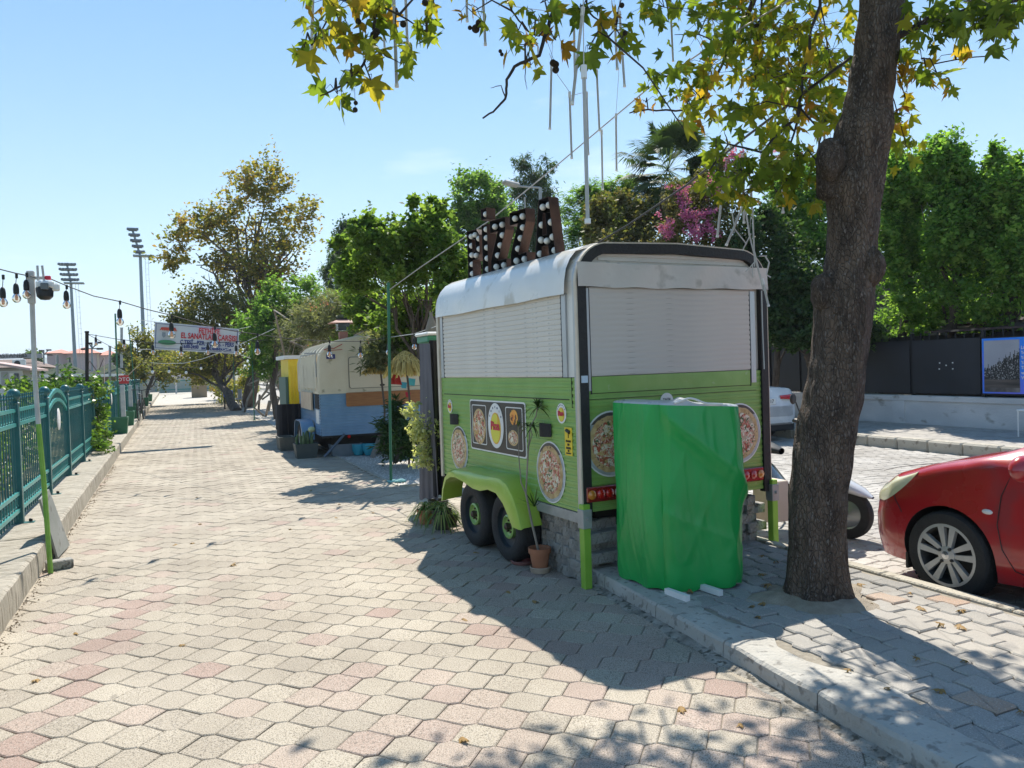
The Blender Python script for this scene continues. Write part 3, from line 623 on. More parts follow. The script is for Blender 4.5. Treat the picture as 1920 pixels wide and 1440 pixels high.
# wheels
RIMG = M('rim_green', (.25, .42, .1), (.33, .5, .15), 9, .4, coat=.3, bump=.05)
def trailer_wheel(yc):
    w = bpy.data.objects.new('wheel', None); link(w, TR); w.location = (-.04, yc, .285)
    m_ = MB(); R_ = .285; m_.lathe([(.17, .09), (.19, .1), (.25, .1), (.275, .085), (R_, .06), (R_, -.06), (.275, -.085), (.25, -.1), (.19, -.1), (.165, -.085)], n=40, axis='x', cap=False); part(m_, 'tyre', TYRE, w, True)
    m_ = MB(); m_.lathe([(.17, -.085), (.165, -.05), (.1, -.035), (.0, -.03)], n=32, axis='x', cap=False); part(m_, 'rim', M('rim_dark', (.03, .04, .05), rough=.5), w, True)
    m_ = MB(); m_.lathe([(.095, -.04), (.098, -.075), (.085, -.082), (.075, -.06), (.045, -.045), (.0, -.044)], n=28, axis='x', cap=False); part(m_, 'hub_ring', RIMG, w, True)
    m_ = MB(); m_.lathe([(.028, -.045), (.026, -.095), (.012, -.105), (.0, -.105)], n=12, axis='x', cap=False)
    for k in range(5): t = 2*pi*k/5+.3; m_.lathe([(.009, -.05), (.009, -.072), (.0, -.074)], (0, .05*cos(t), .05*sin(t)), 6, 'x', False)
    part(m_, 'hub', M('hub_metal', (.06, .04, .03), (.12, .09, .07), 30, .5, metal=.5), w, True)
for yc in (.97, 1.63): trailer_wheel(yc)
ft = [(2.2, .34), (2.17, .46), (2.1, .58), (2.0, .645), (1.86, .668), (1.6, .672), (1.35, .672), (1.1, .685), (.96, .69), (.84, .66), (.74, .58), (.66, .47), (.62, .38), (.6, .335)]
fb = [(2.16, .34), (2.13, .45), (2.06, .545), (1.96, .585), (1.84, .6), (1.66, .58), (1.45, .545), (1.3, .545), (1.15, .575), (1.0, .565), (.88, .5), (.79, .41), (.74, .35), (.72, .335)]
P = []
for (a, b), (c, d) in zip(ft, fb): P.append([(.0, a, b+.012), (-.06, a, b+.012), (-.16, a, b+.006), (-.185, a, b-.004), (-.198, a*.8+c*.2, b*.8+d*.2-.004), (-.2, c, d), (-.19, c, d+.004), (0, c, d+.02)])
mb = MB(); mb.grid(P); part(mb, 'fender', LIME2, TR, True)
# tail lights
def tail(x0, x1, seq):
    t = MB(); t.box(x0, x1, -.03, .0, .605, .715, .008); t_ = part(t, 'tail_light', M('lamp_housing', (.25, .01, .012), rough=.25, coat=.8), TR)
    w = (x1-x0)/len(seq)
    for k, mm in enumerate(seq):
        q = MB(); q.lathe([(.034, -.03), (.033, -.038), (.024, -.045), (.0, -.048)], (x0+w*(k+.5), 0, .66), 16, 'y', False); q.v = [(x, y if y < 0 else -y, z) for x, y, z in q.v]; part(q, 'lens', mm, t_, True)
tail(1.41, 1.72, (CLR, RED, RED, AMB)); tail(.02, .33, (AMB, RED, RED, CLR))
# printed pizza pictures (flat stickers)
def pizzamat(name, seed, base=(.55, .4, .16)):
    mt = bpy.data.materials.new(name); mt.use_nodes = True; nt = mt.node_tree; N = nt.nodes; L = nt.links; p = N['Principled BSDF']; p.inputs['Roughness'].default_value = .4
    t = N.new('ShaderNodeTexCoord'); mp_ = N.new('ShaderNodeMapping'); mp_.inputs['Location'].default_value = (seed, seed*.7, seed*1.3); L.new(t.outputs['Object'], mp_.inputs[0])
    def ns(s, d=3):
        n = N.new('ShaderNodeTexNoise'); n.inputs['Scale'].default_value = s; n.inputs['Detail'].default_value = d; n.inputs['Distortion'].default_value = 1.2; L.new(mp_.outputs[0], n.inputs['Vector']); return n.outputs[0]
    cur = None
    for s, lo, hi, c in ((9, 0, 0, base), (14, .47, .5, (.42, .09, .05)), (22, .5, .54, (.72, .68, .55)), (30, .55, .57, (.62, .3, .22)), (26, .6, .62, (.06, .12, .04)), (48, .63, .66, (.03, .02, .015))):
        if cur is None:
            r = N.new('ShaderNodeValToRGB'); r.color_ramp.elements[0].color = (*[x*.6 for x in c], 1); r.color_ramp.elements[1].color = (*[min(1, x*1.25) for x in c], 1); L.new(ns(s), r.inputs[0]); cur = r.outputs[0]; continue
        m2 = N.new('ShaderNodeMapRange'); m2.inputs[1].default_value = lo; m2.inputs[2].default_value = hi; L.new(ns(s), m2.inputs[0])
        mm = N.new('ShaderNodeMix'); mm.data_type = 'RGBA'; L.new(m2.outputs[0], mm.inputs[0]); L.new(cur, mm.inputs[6]); mm.inputs[7].default_value = (*c, 1); cur = mm.outputs[2]
    L.new(cur, p.inputs['Base Color']); return mt
PZ = [pizzamat('pizza_print', 3.1), pizzamat('pizza_print_b', 7.7, (.5, .42, .28)), pizzamat('pizza_print_c', 12.3, (.6, .38, .12))]
CRUST = M('crust_print', (.62, .46, .24), (.42, .26, .1), 25, .5, c3=(.1, .05, .03), s3=45, p3=.63); PLATE = M('plate_print', (.3, .33, .35), (.55, .6, .62), 9, .35)
TABLE = M('table_print', (.06, .045, .04), (.12, .1, .09), 9, .4)
def sticker(ax, c, z, rx, rz, pz, off, seed=0, label=None):
    """round sticker: white rim, plate, crust, topping, each a sheet in front of the one below"""
    s = 1 if ax == 'x' else 1; base = MB(); disc(base, c, z, rx, rz, off-.002, ax); st = part(base, 'picture_sticker', WHITEP, TR); 
    if label: st['label'] = label
    rg_ = random.Random(seed)
    q = MB(); disc(q, c, z, rx*.955, rz*.955, off-.004, ax); part(q, 'plate', PLATE, st)
    q = MB(); q.prism([(c+rx*.95*cos(t), z+rz*.95*sin(t)) for t in [radians(40+100*i/12) for i in range(13)]], off-.0055, off-.0035, ax); part(q, 'table', TABLE, st)
    n = 40; q = MB(); q.prism([(c+rx*.86*(1+.02*rg_.uniform(-1, 1))*cos(2*pi*i/n), z-rz*.0+rz*.86*(1+.02*rg_.uniform(-1, 1))*sin(2*pi*i/n)) for i in range(n)], off-.007, off-.0035, ax); part(q, 'crust', CRUST, st)
    q = MB(); q.prism([(c+rx*.7*(1+.05*rg_.uniform(-1, 1))*cos(2*pi*i/n), z+rz*.7*(1+.05*rg_.uniform(-1, 1))*sin(2*pi*i/n)) for i in range(n)], off-.0085, off-.0035, ax); part(q, 'topping', pz, st)
sticker('x', .43, .78, .215, .235, PZ[0], -.006, 1, 'round sticker of a pizza with red sauce on the trailer side')
sticker('x', 2.16, .82, .2, .215, PZ[1], -.006, 2, 'round sticker of a pale cheese pizza')
sticker('y', .255, 1.01, .235, .24, PZ[0], -.006, 3); sticker('y', 1.49, 1.0, .225, .24, PZ[1], -.006, 4)
YEL = M('logo_yellow', (.72, .66, .07), rough=.4); ORG = M('logo_orange', (.75, .4, .05), rough=.4); LRED = M('logo_red', (.55, .02, .05), rough=.4); NAVY = M('logo_navy', (.02, .03, .14), rough=.4); BLKP = M('print_black', (.02, .018, .016), rough=.4)
RL = (radians(90), 0, radians(-90)); RRr = (radians(90), 0, 0)
def logo(c, z, rx, rz, off, k):
    q = MB(); disc(q, c, z, rx, rz, off-.002, 'x'); st = part(q, 'logo_sticker', WHITEP, TR)
    q = MB(); disc(q, c, z-rz*.12, rx*.66, rz*.7, off-.0035, 'x'); part(q, 'logo_ring', ORG, st)
    q = MB(); disc(q, c, z-rz*.12, rx*.6, rz*.64, off-.005, 'x'); part(q, 'logo_disc', YEL, st)
    q = MB(); q.prism([(c-.25*rx, z+.1*rz), (c-.5*rx, z+.05*rz), (c-.3*rx, z+.55*rz)], off-.0065, off-.004, 'x'); part(q, 'slice', ORG, st)
    text('Pizza', k, LRED, st, (off-.008, c, z-.02*rz), (radians(90), radians(0), radians(-90)), 'lettering', .0015, sx=.85, bold=.004)
    for i in range(7):
        t = radians(150-20*i); text('SORENTO'[i], k*.25, NAVY, st, (off-.004, c-rx*.82*cos(t)*1, z+rz*.82*sin(t)), (radians(90), 0, radians(-90)), 'lettering', .001)
# banner on the side with two pictures and the round logo
q = MB(); q.prism(rrect(.80, 1.88, .845, 1.3, .03), -.0085, -.0055, 'x'); bn = part(q, 'side_banner', WHITEP, TR)
q = MB(); q.prism(rrect(.813, 1.867, .858, 1.287, .025), -.0105, -.0075, 'x'); part(q, 'banner_ground', M('banner_brown', (.035, .03, .026), (.07, .055, .045), 3, .45), bn)
for a, b, pz in ((1.53, 1.83, PZ[2]), (.85, 1.15, None)):
    q = MB(); ring(q, rrect(a, b, .9, 1.255, .02), rrect(a+.008, b-.008, .908, 1.247, .015), -.0105, -.012, 'x'); part(q, 'picture_frame', WHITEP, bn)
    if pz: q = MB(); disc(q, (a+b)/2, 1.06, .135, .16, -.0128, 'x'); part(q, 'crust', CRUST, bn); q = MB(); disc(q, (a+b)/2, 1.06, .115, .14, -.0145, 'x'); part(q, 'topping', PZ[2], bn)
    else:
        fm = M('fire_print', (.75, .2, .02), (.85, .5, .1), 14, .5, c3=(.08, .03, .02), s3=22, p3=.5)
        q = MB(); disc(q, 1.0, 1.17, .07, .065, -.0128, 'x'); part(q, 'oven_fire', fm, bn)
        q = MB(); disc(q, 1.02, 1.0, .09, .065, -.0128, 'x'); part(q, 'crust', CRUST, bn); q = MB(); disc(q, 1.02, 1.0, .075, .052, -.0145, 'x'); part(q, 'topping', PZ[1], bn)
logo(1.34, 1.085, .15, .195, -.012, .1); logo(.245, 1.235, .068, .075, -.006, .045); logo(2.36, 1.22, .06, .066, -.006, .04)
q = MB(); q.box(-.0085, -.005, .105, .205, .93, 1.135); ns_ = part(q, 'notice', M('notice_yellow', (.75, .55, .03), rough=.5), TR)
for k, (s_, z_) in enumerate((('BU ALAN', 1.035), ('7/24', 1.01), ('KAMERA', .985), ('iLE', .965), ('IZLENMEKTEDiR', .947))): text(s_, .02 if k < 4 else .011, BLKP, ns_, (-.0105, .155, z_), RL, 'lettering', .001, sx=.8, bold=.001)
q = MB(); q.tube([(-.012, .13, 1.1), (-.012, .175, 1.115)], .013, 8); q.box(-.012, -.009, .15, .156, 1.06, 1.1); part(q, 'camera_symbol', BLKP, ns_)
q = MB(); disc(q, .77, 1.3, .06, .055, -.008, 'y'); st = part(q, 'round_label', WHITEP, TR); text('TATiL', .03, BLKP, st, (.77, -.0105, 1.305), RRr, 'lettering', .001)
q = MB(); q.box(.005, .055, -.031, -.02, 1.46, 1.51); part(q, 'tape_patch', M('tape', (.5, .6, .7), rough=.4), TR)
for c_ in (.475, 2.24):
    q = MB(); P = []
    for i in range(9): t = -1+2*i/8; P.append([(-.012-.045*(1-t*t), c_+.082*t, z) for z in (1.05, 1.15)])
    q.grid(P); q.add([P[i][0] for i in range(9)], [tuple(range(9))]); q.add([P[i][1] for i in range(9)], [tuple(range(8, -1, -1))]); part(q, 'wall_lamp', BLK, TR)
# ------------------------------------------------------------------ marquee letters on the roof
RUST = M('rusty_steel', (.045, .02, .013), (.105, .048, .03), 6, .6, metal=.3, bump=.25, bscale=60)
INN = M('letter_black', (.01, .009, .009), rough=.8)
BULB = M('opal_bulb', (.75, .72, .66), rough=.25, coat=.4)
def seg(a, b, w): # quad stroke
    a = Vector(a); b = Vector(b); d = (b-a).normalized(); n = Vector((-d.y, d.x))*w/2; return [a+n, b+n, b-n, a-n]
LET = {
 'P': ([[(0, 0), (.1, 0), (.1, .17), (.19, .17), (.25, .22), (.25, .4), (.19, .46), (0, .46)]], [[(.1, .26), (.155, .26), (.165, .28), (.165, .35), (.155, .37), (.1, .37)]], [(.05, .05), (.05, .14), (.05, .23), (.05, .32), (.05, .41), (.13, .415), (.205, .37), (.205, .27), (.14, .215)]),
 'i': ([[(0, 0), (.1, 0), (.1, .46), (0, .46)], [(0, .51), (.1, .51), (.1, .61), (0, .61)]], [], [(.05, .05), (.05, .15), (.05, .25), (.05, .34), (.05, .42), (.05, .56)]),
 'Z': ([[(0, 0), (.28, 0), (.28, .1), (.13, .1), (.28, .36), (.28, .47), (0, .47), (0, .36), (.14, .36), (0, .11)]], [], [(.06, .415), (.19, .415), (.19, .32), (.145, .235), (.095, .15), (.06, .05), (.2, .05)]),
 'A': ([[(0, 0), (.1, 0), (.12, .1), (.22, .1), (.24, 0), (.34, 0), (.25, .48), (.09, .48)]], [[(.135, .19), (.205, .19), (.185, .36), (.155, .36)]], [(.05, .05), (.075, .16), (.095, .28), (.12, .42), (.22, .42), (.245, .28), (.265, .16), (.29, .05), (.17, .14)])}
tm = Matrix.Translation(TR.location) @ Matrix.Rotation(radians(3.6), 4, 'Z')
for k, (ch, l0, rz_) in enumerate((('P', 2.27, 8), ('i', 1.93, 4), ('Z', 1.76, 9), ('Z', 1.36, 7), ('A', .93, 5))):
    outs, holes, bl = LET[ch]; kx_ = .86 if ch != 'i' else 1; outs = [[(a*kx_, b) for a, b in q] for q in outs]; holes = [[(a*kx_, b) for a, b in q] for q in holes]; bl = [(a*kx_, b) for a, b in bl]; loc = tm @ Vector((.24, l0, 2.455))
    desc = {'P': 'rusty box letter P with round bulbs, frontmost on the trailer roof', 'i': 'rusty box letter i with a dotted top and round bulbs on the roof', 'A': 'rusty box letter A with round bulbs nearest the rear of the roof'}.get(ch) or ('rusty box letter Z with round bulbs standing next to the i' if k == 2 else 'rusty box letter Z with round bulbs standing next to the A')
    t = thing('marquee_letter', desc, 'sign letter', loc, radians(3.6+rz_), 'marquee letters on the trailer roof')
    m_ = MB()
    for lp in outs+holes:
        n = len(lp)
        for i in range(n):
            a, b = lp[i], lp[(i+1) % n]; m_.add([(-.045, -a[0], a[1]), (-.045, -b[0], b[1]), (.05, -b[0], b[1]), (.05, -a[0], a[1])], [(0, 1, 2, 3)])
    mi = MB()
    for lp in [inset(ccw(q_), .004) for q_ in outs]+[inset(ccw(q_), -.004) for q_ in holes]:
        for i in range(len(lp)): a, b = lp[i], lp[(i+1) % len(lp)]; mi.add([(-.044, -a[0], a[1]), (-.044, -b[0], b[1]), (.048, -b[0], b[1]), (.048, -a[0], a[1])], [(0, 1, 2, 3)])
    part(mi, 'letter_lining', INN, t)
    w_ = part(m_, 'letter_side', RUST, t)
    so_ = w_.modifiers.new('s', 'SOLIDIFY'); so_.thickness = .004; so_.offset = 0
    cu = bpy.data.curves.new('letter_back', 'CURVE'); cu.dimensions = '2D'; cu.fill_mode = 'BOTH'; cu.extrude = .003; cu.materials.append(INN)
    for lp in outs+holes:
        sp = cu.splines.new('POLY'); sp.points.add(len(lp)-1); sp.use_cyclic_u = True
        for q_, (a, b) in zip(sp.points, lp): q_.co = (a, b, 0, 1)
    cu2mesh(cu, 'letter_back', INN, (.045, 0, 0), RL, t)
    bm_ = MB().ball((0, 0, 0), .028, 12, 8).mesh('bulb', BULB, None, True)
    for a, b in bl: inst(bm_, 'bulb', (-.022, -a, b), (0, 0, 0), t)
    if ch == 'i': q = MB(); q.box(.03, .045, -.06, -.04, .45, .52); part(q, 'bracket', GALV, t)
    if ch == 'Z' and k == 3: q = MB(); q.box(.05, .062, -.1, -.088, 0, .6); part(q, 'bracket', GALV, t)
# ------------------------------------------------------------------ stacked blocks under the corners
bmesh_ = [paver_geo(zigpoly(p), .0, .006, .006, .074) for p in (0, 1)]
bk = [tone_mesh('block', v_, f_+[tuple(range(2*len(v_)//3, len(v_)))[::-1]], BRICKM, .5) for v_, f_ in bmesh_]
rb = random.Random(12)
def stack(label, cells, rows, z0, rz):
    c0 = tm @ Vector((cells[0][0], cells[0][1], 0)); t = thing('block_stack', label, 'paving blocks', (c0.x, c0.y, z0), 0, 'stacks of paving blocks under the trailer')
    for r in range(rows):
        for (x, y, a) in cells:
            off = (.1 if r % 2 else 0); p = tm @ Vector((x+rb.uniform(-.012, .012)+(off if a else 0), y+rb.uniform(-.012, .012)+(0 if a else off), 0))
            inst(bk[rb.randrange(2)], 'block', (p.x-c0.x, p.y-c0.y, (r+1)*.0745), (0, 0, radians(3.6)+(radians(-90) if a else 0)+rb.gauss(0, .03)), t)
stack('grey paving blocks stacked under the left rear corner of the trailer', [(.05, .0+.2*i, 0) for i in range(5)]+[(.2, .02, 0)], 6, 0, 0)
stack('grey paving blocks stacked under the right rear corner of the trailer', [(1.3, .22, 1), (1.52, .22, 1), (1.3, .36, 1)], 5, .1, 0)
# ------------------------------------------------------------------ green vinyl cover over an upright appliance
GV = M('vinyl_green', (.008, .31, .06), (.014, .37, .08), 2.5, .38, bump=.2, bscale=11, coat=.12, detail=4)
gc = thing('covered_box', 'glossy green vinyl cover over a waist-high box behind the pizza trailer', 'covered box', (3.1, 4.33, .1))
def cover_pt(s, h):
    """s in 0..1 round the box (front-left corner first, counter-clockwise seen from above), h in 0..1 upwards"""
    cs = [Vector((2.80, 4.12)), Vector((3.42, 3.98)), Vector((3.44, 4.56)), Vector((2.78, 4.7))]
    k = s*4; i = int(k) % 4; f = k-int(k); a, b = cs[i], cs[(i+1) % 4]; c = Vector((3.11, 4.34)); p = a.lerp(b, f)
    e = min(f, 1-f); p = p+(c-p).normalized()*(.075*max(0, 1-e/.24)**2)                      # rounded corners
    n = (p-c).normalized(); z = .115+1.205*h-.04*(p.x-2.8)/.65*h
    w = .003*sin(s*19+5*h)
    for s0, kk, am, wd in ((.03, .02, .006, .006), (.075, -.02, .010, .008), (.11, .03, .006, .005), (.15, -.05, .009, .007), (.185, .03, .007, .006), (.225, .01, .008, .006), (.92, .02, .010, .008), (.85, -.02, .010, .009), (.96, .03, .006, .006), (.33, 0, .01, .01), (.42, .02, .01, .01)):
        w += .38*am*math.exp(-abs(s-s0-kk*(1-h))/wd)*(.35+.65*abs(sin(h*3+s0*40)))
    if 0 < s < .27:                       # long diagonal crease from the ridge down to the right-hand edge
        q = h-(1.0-s*1.75); w += .045*math.exp(-(q/.07)**2 if q < 0 else -abs(q)/.16)*min(1, s*14+.2)
        q = h-(.42-(s-.02)*.9); w += .008*math.exp(-abs(q)/.03)
    rg_ = lambda x: (1-abs(sin(x)))**4
    w += .0055*rg_(s*38+h*3+sin(h*5))+.005*rg_(h*5.5-s*26+1)*(h > .15)+.0035*rg_(s*88+h*8+2*sin(h*4))
    w += .016*math.exp(-abs(s-.25)/.012)*(.4+.6*abs(sin(h*9+.6)))*(h < .97)
    w += -.02*math.exp(-((s-.12)**2)/.004)*(1-h)+.007*sin(s*75)*max(0, 1-h/.2)
    w -= .012*max(0, 1-h/.1)**2; z -= .03*math.exp(-((s-.04)**2)/.002)*(h < .12)*(1-h/.12); z += .01*sin(s*60)*(h < .03)
    p = p+n*w; 
    return (p.x, p.y, z)
NS, NH = 200, 64
P = [[cover_pt((i % NS)/NS, j/NH) for i in range(NS+1)] for j in range(NH+1)]
mb = MB(); mb.grid(P); mb.sm = True; cv = mb.build('cover', GV, gc, smooth=True)
TOPW = M('vinyl_top', (.42, .45, .47), (.52, .54, .55), 4, .3, bump=.3, bscale=7, coat=.3)
top = P[-1]; c = (3.11, 4.34, 1.335); rings = [top]
for q, zz in ((.97, .012), (.85, .02), (.6, .02), (.3, .012), (.02, .01)):
    rings.append([(c[0]+(x-c[0])*q, c[1]+(y-c[1])*q, z+zz+(.03*math.exp(-((i/NS-.07)**2)/.0006) if q > .5 else 0)) for i, (x, y, z) in enumerate(top)])
mb = MB(); mb.grid(rings); mb.build('top_sheet', TOPW, gc, smooth=True)
mb = MB(); P2 = []
for i in range(10, 36):                 # pale seam that runs from the ridge along the upper right edge
    x, y, z = cover_pt(i/NS, 1); P2.append((x, y-.004, z+.012+.035*math.exp(-((i/NS-.09)**2)/.0008)))
mb.tube(P2, .007, 6); mb.build('seam', WHITEP, gc, smooth=True)
for i, (u, v) in enumerate(((1290, 1119), (1352, 1109))):
    a = G(u, v, .135); d = Vector((-.1, 1, 0)).normalized(); m_ = MB(); n = Vector((-d.y, d.x, 0))*.017; b = a+d*.2
    vs = [a-n, b-n, b+n, a+n]; vs = [(*p.to_2d(), .106) for p in vs]+[(*p.to_2d(), .143) for p in vs]; m_.add(vs, [(3, 2, 1, 0), (4, 5, 6, 7), (0, 1, 5, 4), (1, 2, 6, 5), (2, 3, 7, 6), (3, 0, 4, 7)])
    solo('batten', m_, WHITEP, ('white wooden batten sticking out under the middle of the green cover', 'white wooden batten sticking out under the right end of the green cover')[i], 'batten', tuple(a), 'battens under the covered box')
# ------------------------------------------------------------------ the plane tree in front
prof = [(1145, 1462, 1607), (1120, 1468, 1602), (1080, 1472, 1596), (1000, 1475, 1591), (930, 1477, 1594), (860, 1482, 1603), (800, 1490, 1613), (740, 1502, 1622), (700, 1511, 1626), (650, 1518, 1632), (600, 1521, 1637), (565, 1522, 1641), (540, 1530, 1643), (500, 1541, 1643), (460, 1546, 1646), (400, 1549, 1652), (360, 1544, 1658), (340, 1546, 1661), (310, 1556, 1664), (270, 1557, 1671), (245, 1562, 1678), (200, 1578, 1674), (150, 1590, 1680), (90, 1600, 1688), (0, 1610, 1700), (-120, 1622, 1712), (-300, 1640, 1735), (-480, 1650, 1750)]
DT = 4.78; cen = []; rad = []
for v, a, b in prof:
    p = AD((a+b)/2, v, DT); cen.append(p); rad.append((b-a)/2/FOC*DT*.875)
cen[0].z = .06
pt = thing('plane_tree', 'plane tree with a thick dark leaning trunk in the footway, large drying leaves overhead', 'tree', (cen[0].x, cen[0].y, .1))
TB = M('bark_plane', (.048, .031, .021), (.15, .104, .073), 14, .92, bump=1, bscale=34, stretch=(1, 1, .32), detail=10, c3=(.17, .14, .118), s3=95, p3=.6)
N_ = TB.node_tree.nodes; L_ = TB.node_tree.links       # cracked plates on top of the noise relief
vo = N_.new('ShaderNodeTexVoronoi'); vo.feature = 'DISTANCE_TO_EDGE'; vo.inputs['Scale'].default_value = 52; mp_ = N_.new('ShaderNodeMapping'); mp_.inputs['Scale'].default_value = (1, 1, .5); tcn = N_.new('ShaderNodeTexCoord')
nd = N_.new('ShaderNodeTexNoise'); nd.inputs['Scale'].default_value = 9; mxv = N_.new('ShaderNodeMix'); mxv.data_type = 'VECTOR'; mxv.inputs[0].default_value = .06
L_.new(tcn.outputs['Object'], mp_.inputs[0]); L_.new(mp_.outputs[0], mxv.inputs[4]); L_.new(nd.outputs['Color'], mxv.inputs[5]); L_.new(mxv.outputs[1], vo.inputs['Vector'])
b2 = N_.new('ShaderNodeBump'); b2.inputs['Strength'].default_value = .9; b2.inputs['Distance'].default_value = .012; mr_ = N_.new('ShaderNodeMapRange'); mr_.inputs[2].default_value = .12; L_.new(vo.outputs[0], mr_.inputs[0]); L_.new(mr_.outputs[0], b2.inputs['Height'])
b1 = [n for n in N_ if n.type == 'BUMP' and n != b2][0]; L_.new(b1.outputs[0], b2.inputs['Normal']); L_.new(b2.outputs[0], N_['Principled BSDF'].inputs['Normal'])
NA = 64; P = []; rt_ = np.random.default_rng(3); ph = rt_.uniform(0, 6.28, 12)
zs = [c.z for c in cen]; steps = 150
for s in range(steps+1):
    z = zs[0]+(zs[-1]-zs[0])*(s/steps)**1.05; k = max(0, min(len(zs)-2, sum(1 for q in zs if q <= z)-1)); f = (z-zs[k])/(zs[k+1]-zs[k]); f = f*f*(3-2*f)
    c = cen[k].lerp(cen[k+1], f); r = rad[k]+(rad[k+1]-rad[k])*f; row = []
    for a in range(NA+1):
        t = 2*pi*(a % NA)/NA
        w = 1+.022*sin(5*t+z*2+ph[0])+.018*sin(9*t-z*3+ph[1])+.012*sin(17*t+z*9+ph[2])+.012*sin(3*t+z*14+ph[3])+.008*sin(29*t+2*sin(z*11))+.009*sin(23*t+z*31)
        if z < .45: w += .16*(1-z/.45)**2.5*(1+.7*sin(5*t+1)+.3*sin(9*t))
        row.append((c.x+cos(t)*r*w, c.y+sin(t)*r*w, z))
    P.append(row)
mb = MB(); mb.grid(P); mb.f = [f for f in mb.f]; mb.build('trunk', TB, pt, smooth=True)
for (u, v, r, dd) in ((1556, 300, .1, -.07), (1650, 268, .065, -.06), (1541, 548, .085, -.05), (1632, 500, .095, -.09), (1550, 345, .08, -.02)):
    p = AD(u, v, DT+dd); mb = MB(); K = []
    for i in range(9):
        row = []
        for a in range(17):
            t = 2*pi*(a % 16)/16; ff = pi*i/8; q = 1+.12*sin(3*t+i)+.08*sin(7*t); row.append((p.x+r*.8*sin(ff)*cos(t)*q, p.y+r*.8*sin(ff)*sin(t)*q, p.z-r*1.35*cos(ff)))
        K.append(row)
    mb.grid(K); mb.build('burr', TB, pt, smooth=True)
# boughs: overhead scaffold plus the twigs that hang into view
BR = M('bark_twig', (.03, .024, .02), (.07, .055, .045), 20, .85, bump=.4)
crown = cen[-1]; rbg = np.random.default_rng(9)
ALLP = []
def bough(pts, r0, r1, sides=7):
    m_ = MB(); n = len(pts); out = []
    for i in range(n-1):
        a, b = Vector(pts[i]), Vector(pts[i+1])
        for k in range(4): out.append(a.lerp(b, k/4)+Vector(rbg.normal(size=3)*(b-a).length*.018))
    out.append(Vector(pts[-1])); ALLP.extend(out); m_.tube(out, [r0+(r1-r0)*i/(len(out)-1) for i in range(len(out))], sides); m_.build('bough' if r0 > .02 else 'twig', BR if r0 < .04 else TB, pt, smooth=True); return out
hubs = [cen[-3], cen[-2], cen[-1]]
def S(u, v, d): return AD(u, v, d)
B1 = bough([hubs[0], S(1300, -420, 5.2), S(900, -380, 4.4), S(700, -160, 3.7)], .075, .018)
B2 = bough([hubs[1], S(1350, -300, 5.6), S(1130, -150, 4.6)], .06, .016)
B3 = bough([hubs[0], S(1560, -120, 5.6), S(1440, -60, 6.2), S(1400, 30, 6.4)], .06, .02)
B4 = bough([cen[-5], S(1760, 25, 4.6), S(1920, 0, 4.3), S(2060, -40, 4.1)], .022, .012)
B5 = bough([hubs[2], S(1900, -500, 6), S(2200, -400, 6.5)], .08, .03); B6 = bough([hubs[2], S(1500, -700, 7.5), S(1300, -600, 8.5)], .08, .03)
twigs = [
 ([S(700, -160, 3.7), S(705, 10, 3.6), S(700, 90, 3.55), S(660, 150, 3.5), S(620, 172, 3.5), S(600, 180, 3.5)], .009),
 ([S(700, -160, 3.7), S(640, -20, 3.6), S(610, 45, 3.55), S(585, 85, 3.5)], .007), ([S(705, 10, 3.6), S(760, 35, 3.5), S(800, 60, 3.5)], .006), ([S(700, 90, 3.55), S(735, 110, 3.5), S(752, 120, 3.5)], .004),
 ([S(1130, -150, 4.6), S(1050, -20, 4.3), S(1025, 60, 4.2), S(1010, 105, 4.15), S(965, 125, 4.1), S(950, 150, 4.1), S(948, 185, 4.1), S(930, 205, 4.1), S(905, 222, 4.1)], .013),
 ([S(930, -60, 4.3), S(960, 20, 4.2), S(985, 55, 4.15), S(1010, 68, 4.1)], .007), ([S(948, 185, 4.1), S(940, 160, 4.1), S(920, 165, 4.1)], .004), ([S(985, 120, 4.1), S(985, 150, 4.1), S(988, 168, 4.1)], .003),
 ([S(1130, -150, 4.6), S(1100, 20, 4.2), S(1125, 40, 4.1), S(1140, 70, 4.0)], .007), ([S(1130, -150, 4.6), S(1165, -20, 4.2), S(1155, 60, 4.1)], .006),
 ([S(1400, 30, 6.4), S(1370, 90, 6.2), S(1340, 150, 6), S(1315, 185, 5.8), S(1285, 205, 5.7), S(1215, 205, 5.6), S(1180, 212, 5.6)], .014),
 ([S(1440, -60, 6.2), S(1415, 100, 5.9), S(1418, 150, 5.7), S(1470, 140, 5.5)], .01), ([S(1370, 90, 6.2), S(1310, 65, 6), S(1265, 65, 5.9)], .007),
 ([S(1560, -120, 5.6), S(1520, 60, 5.4), S(1500, 200, 5.2), S(1430, 285, 5.0), S(1365, 270, 4.9), S(1330, 320, 4.9)], .013),
 ([S(1500, 200, 5.2), S(1480, 300, 5.1), S(1440, 330, 5), S(1385, 370, 4.9)], .008), ([S(1365, 270, 4.9), S(1358, 245, 4.9)], .005), ([S(1500, 200, 5.2), S(1540, 250, 5.1), S(1530, 300, 5)], .008),
 ([cen[-6], S(1700, 110, 5), S(1740, 120, 4.9), S(1850, 105, 4.8), S(1900, 88, 4.8)], .007), ([S(1740, 25, 4.6), S(1720, 60, 4.6), S(1728, 110, 4.6)], .006),
]
for pts, r in twigs: bough(pts, r, r*.35, 5)
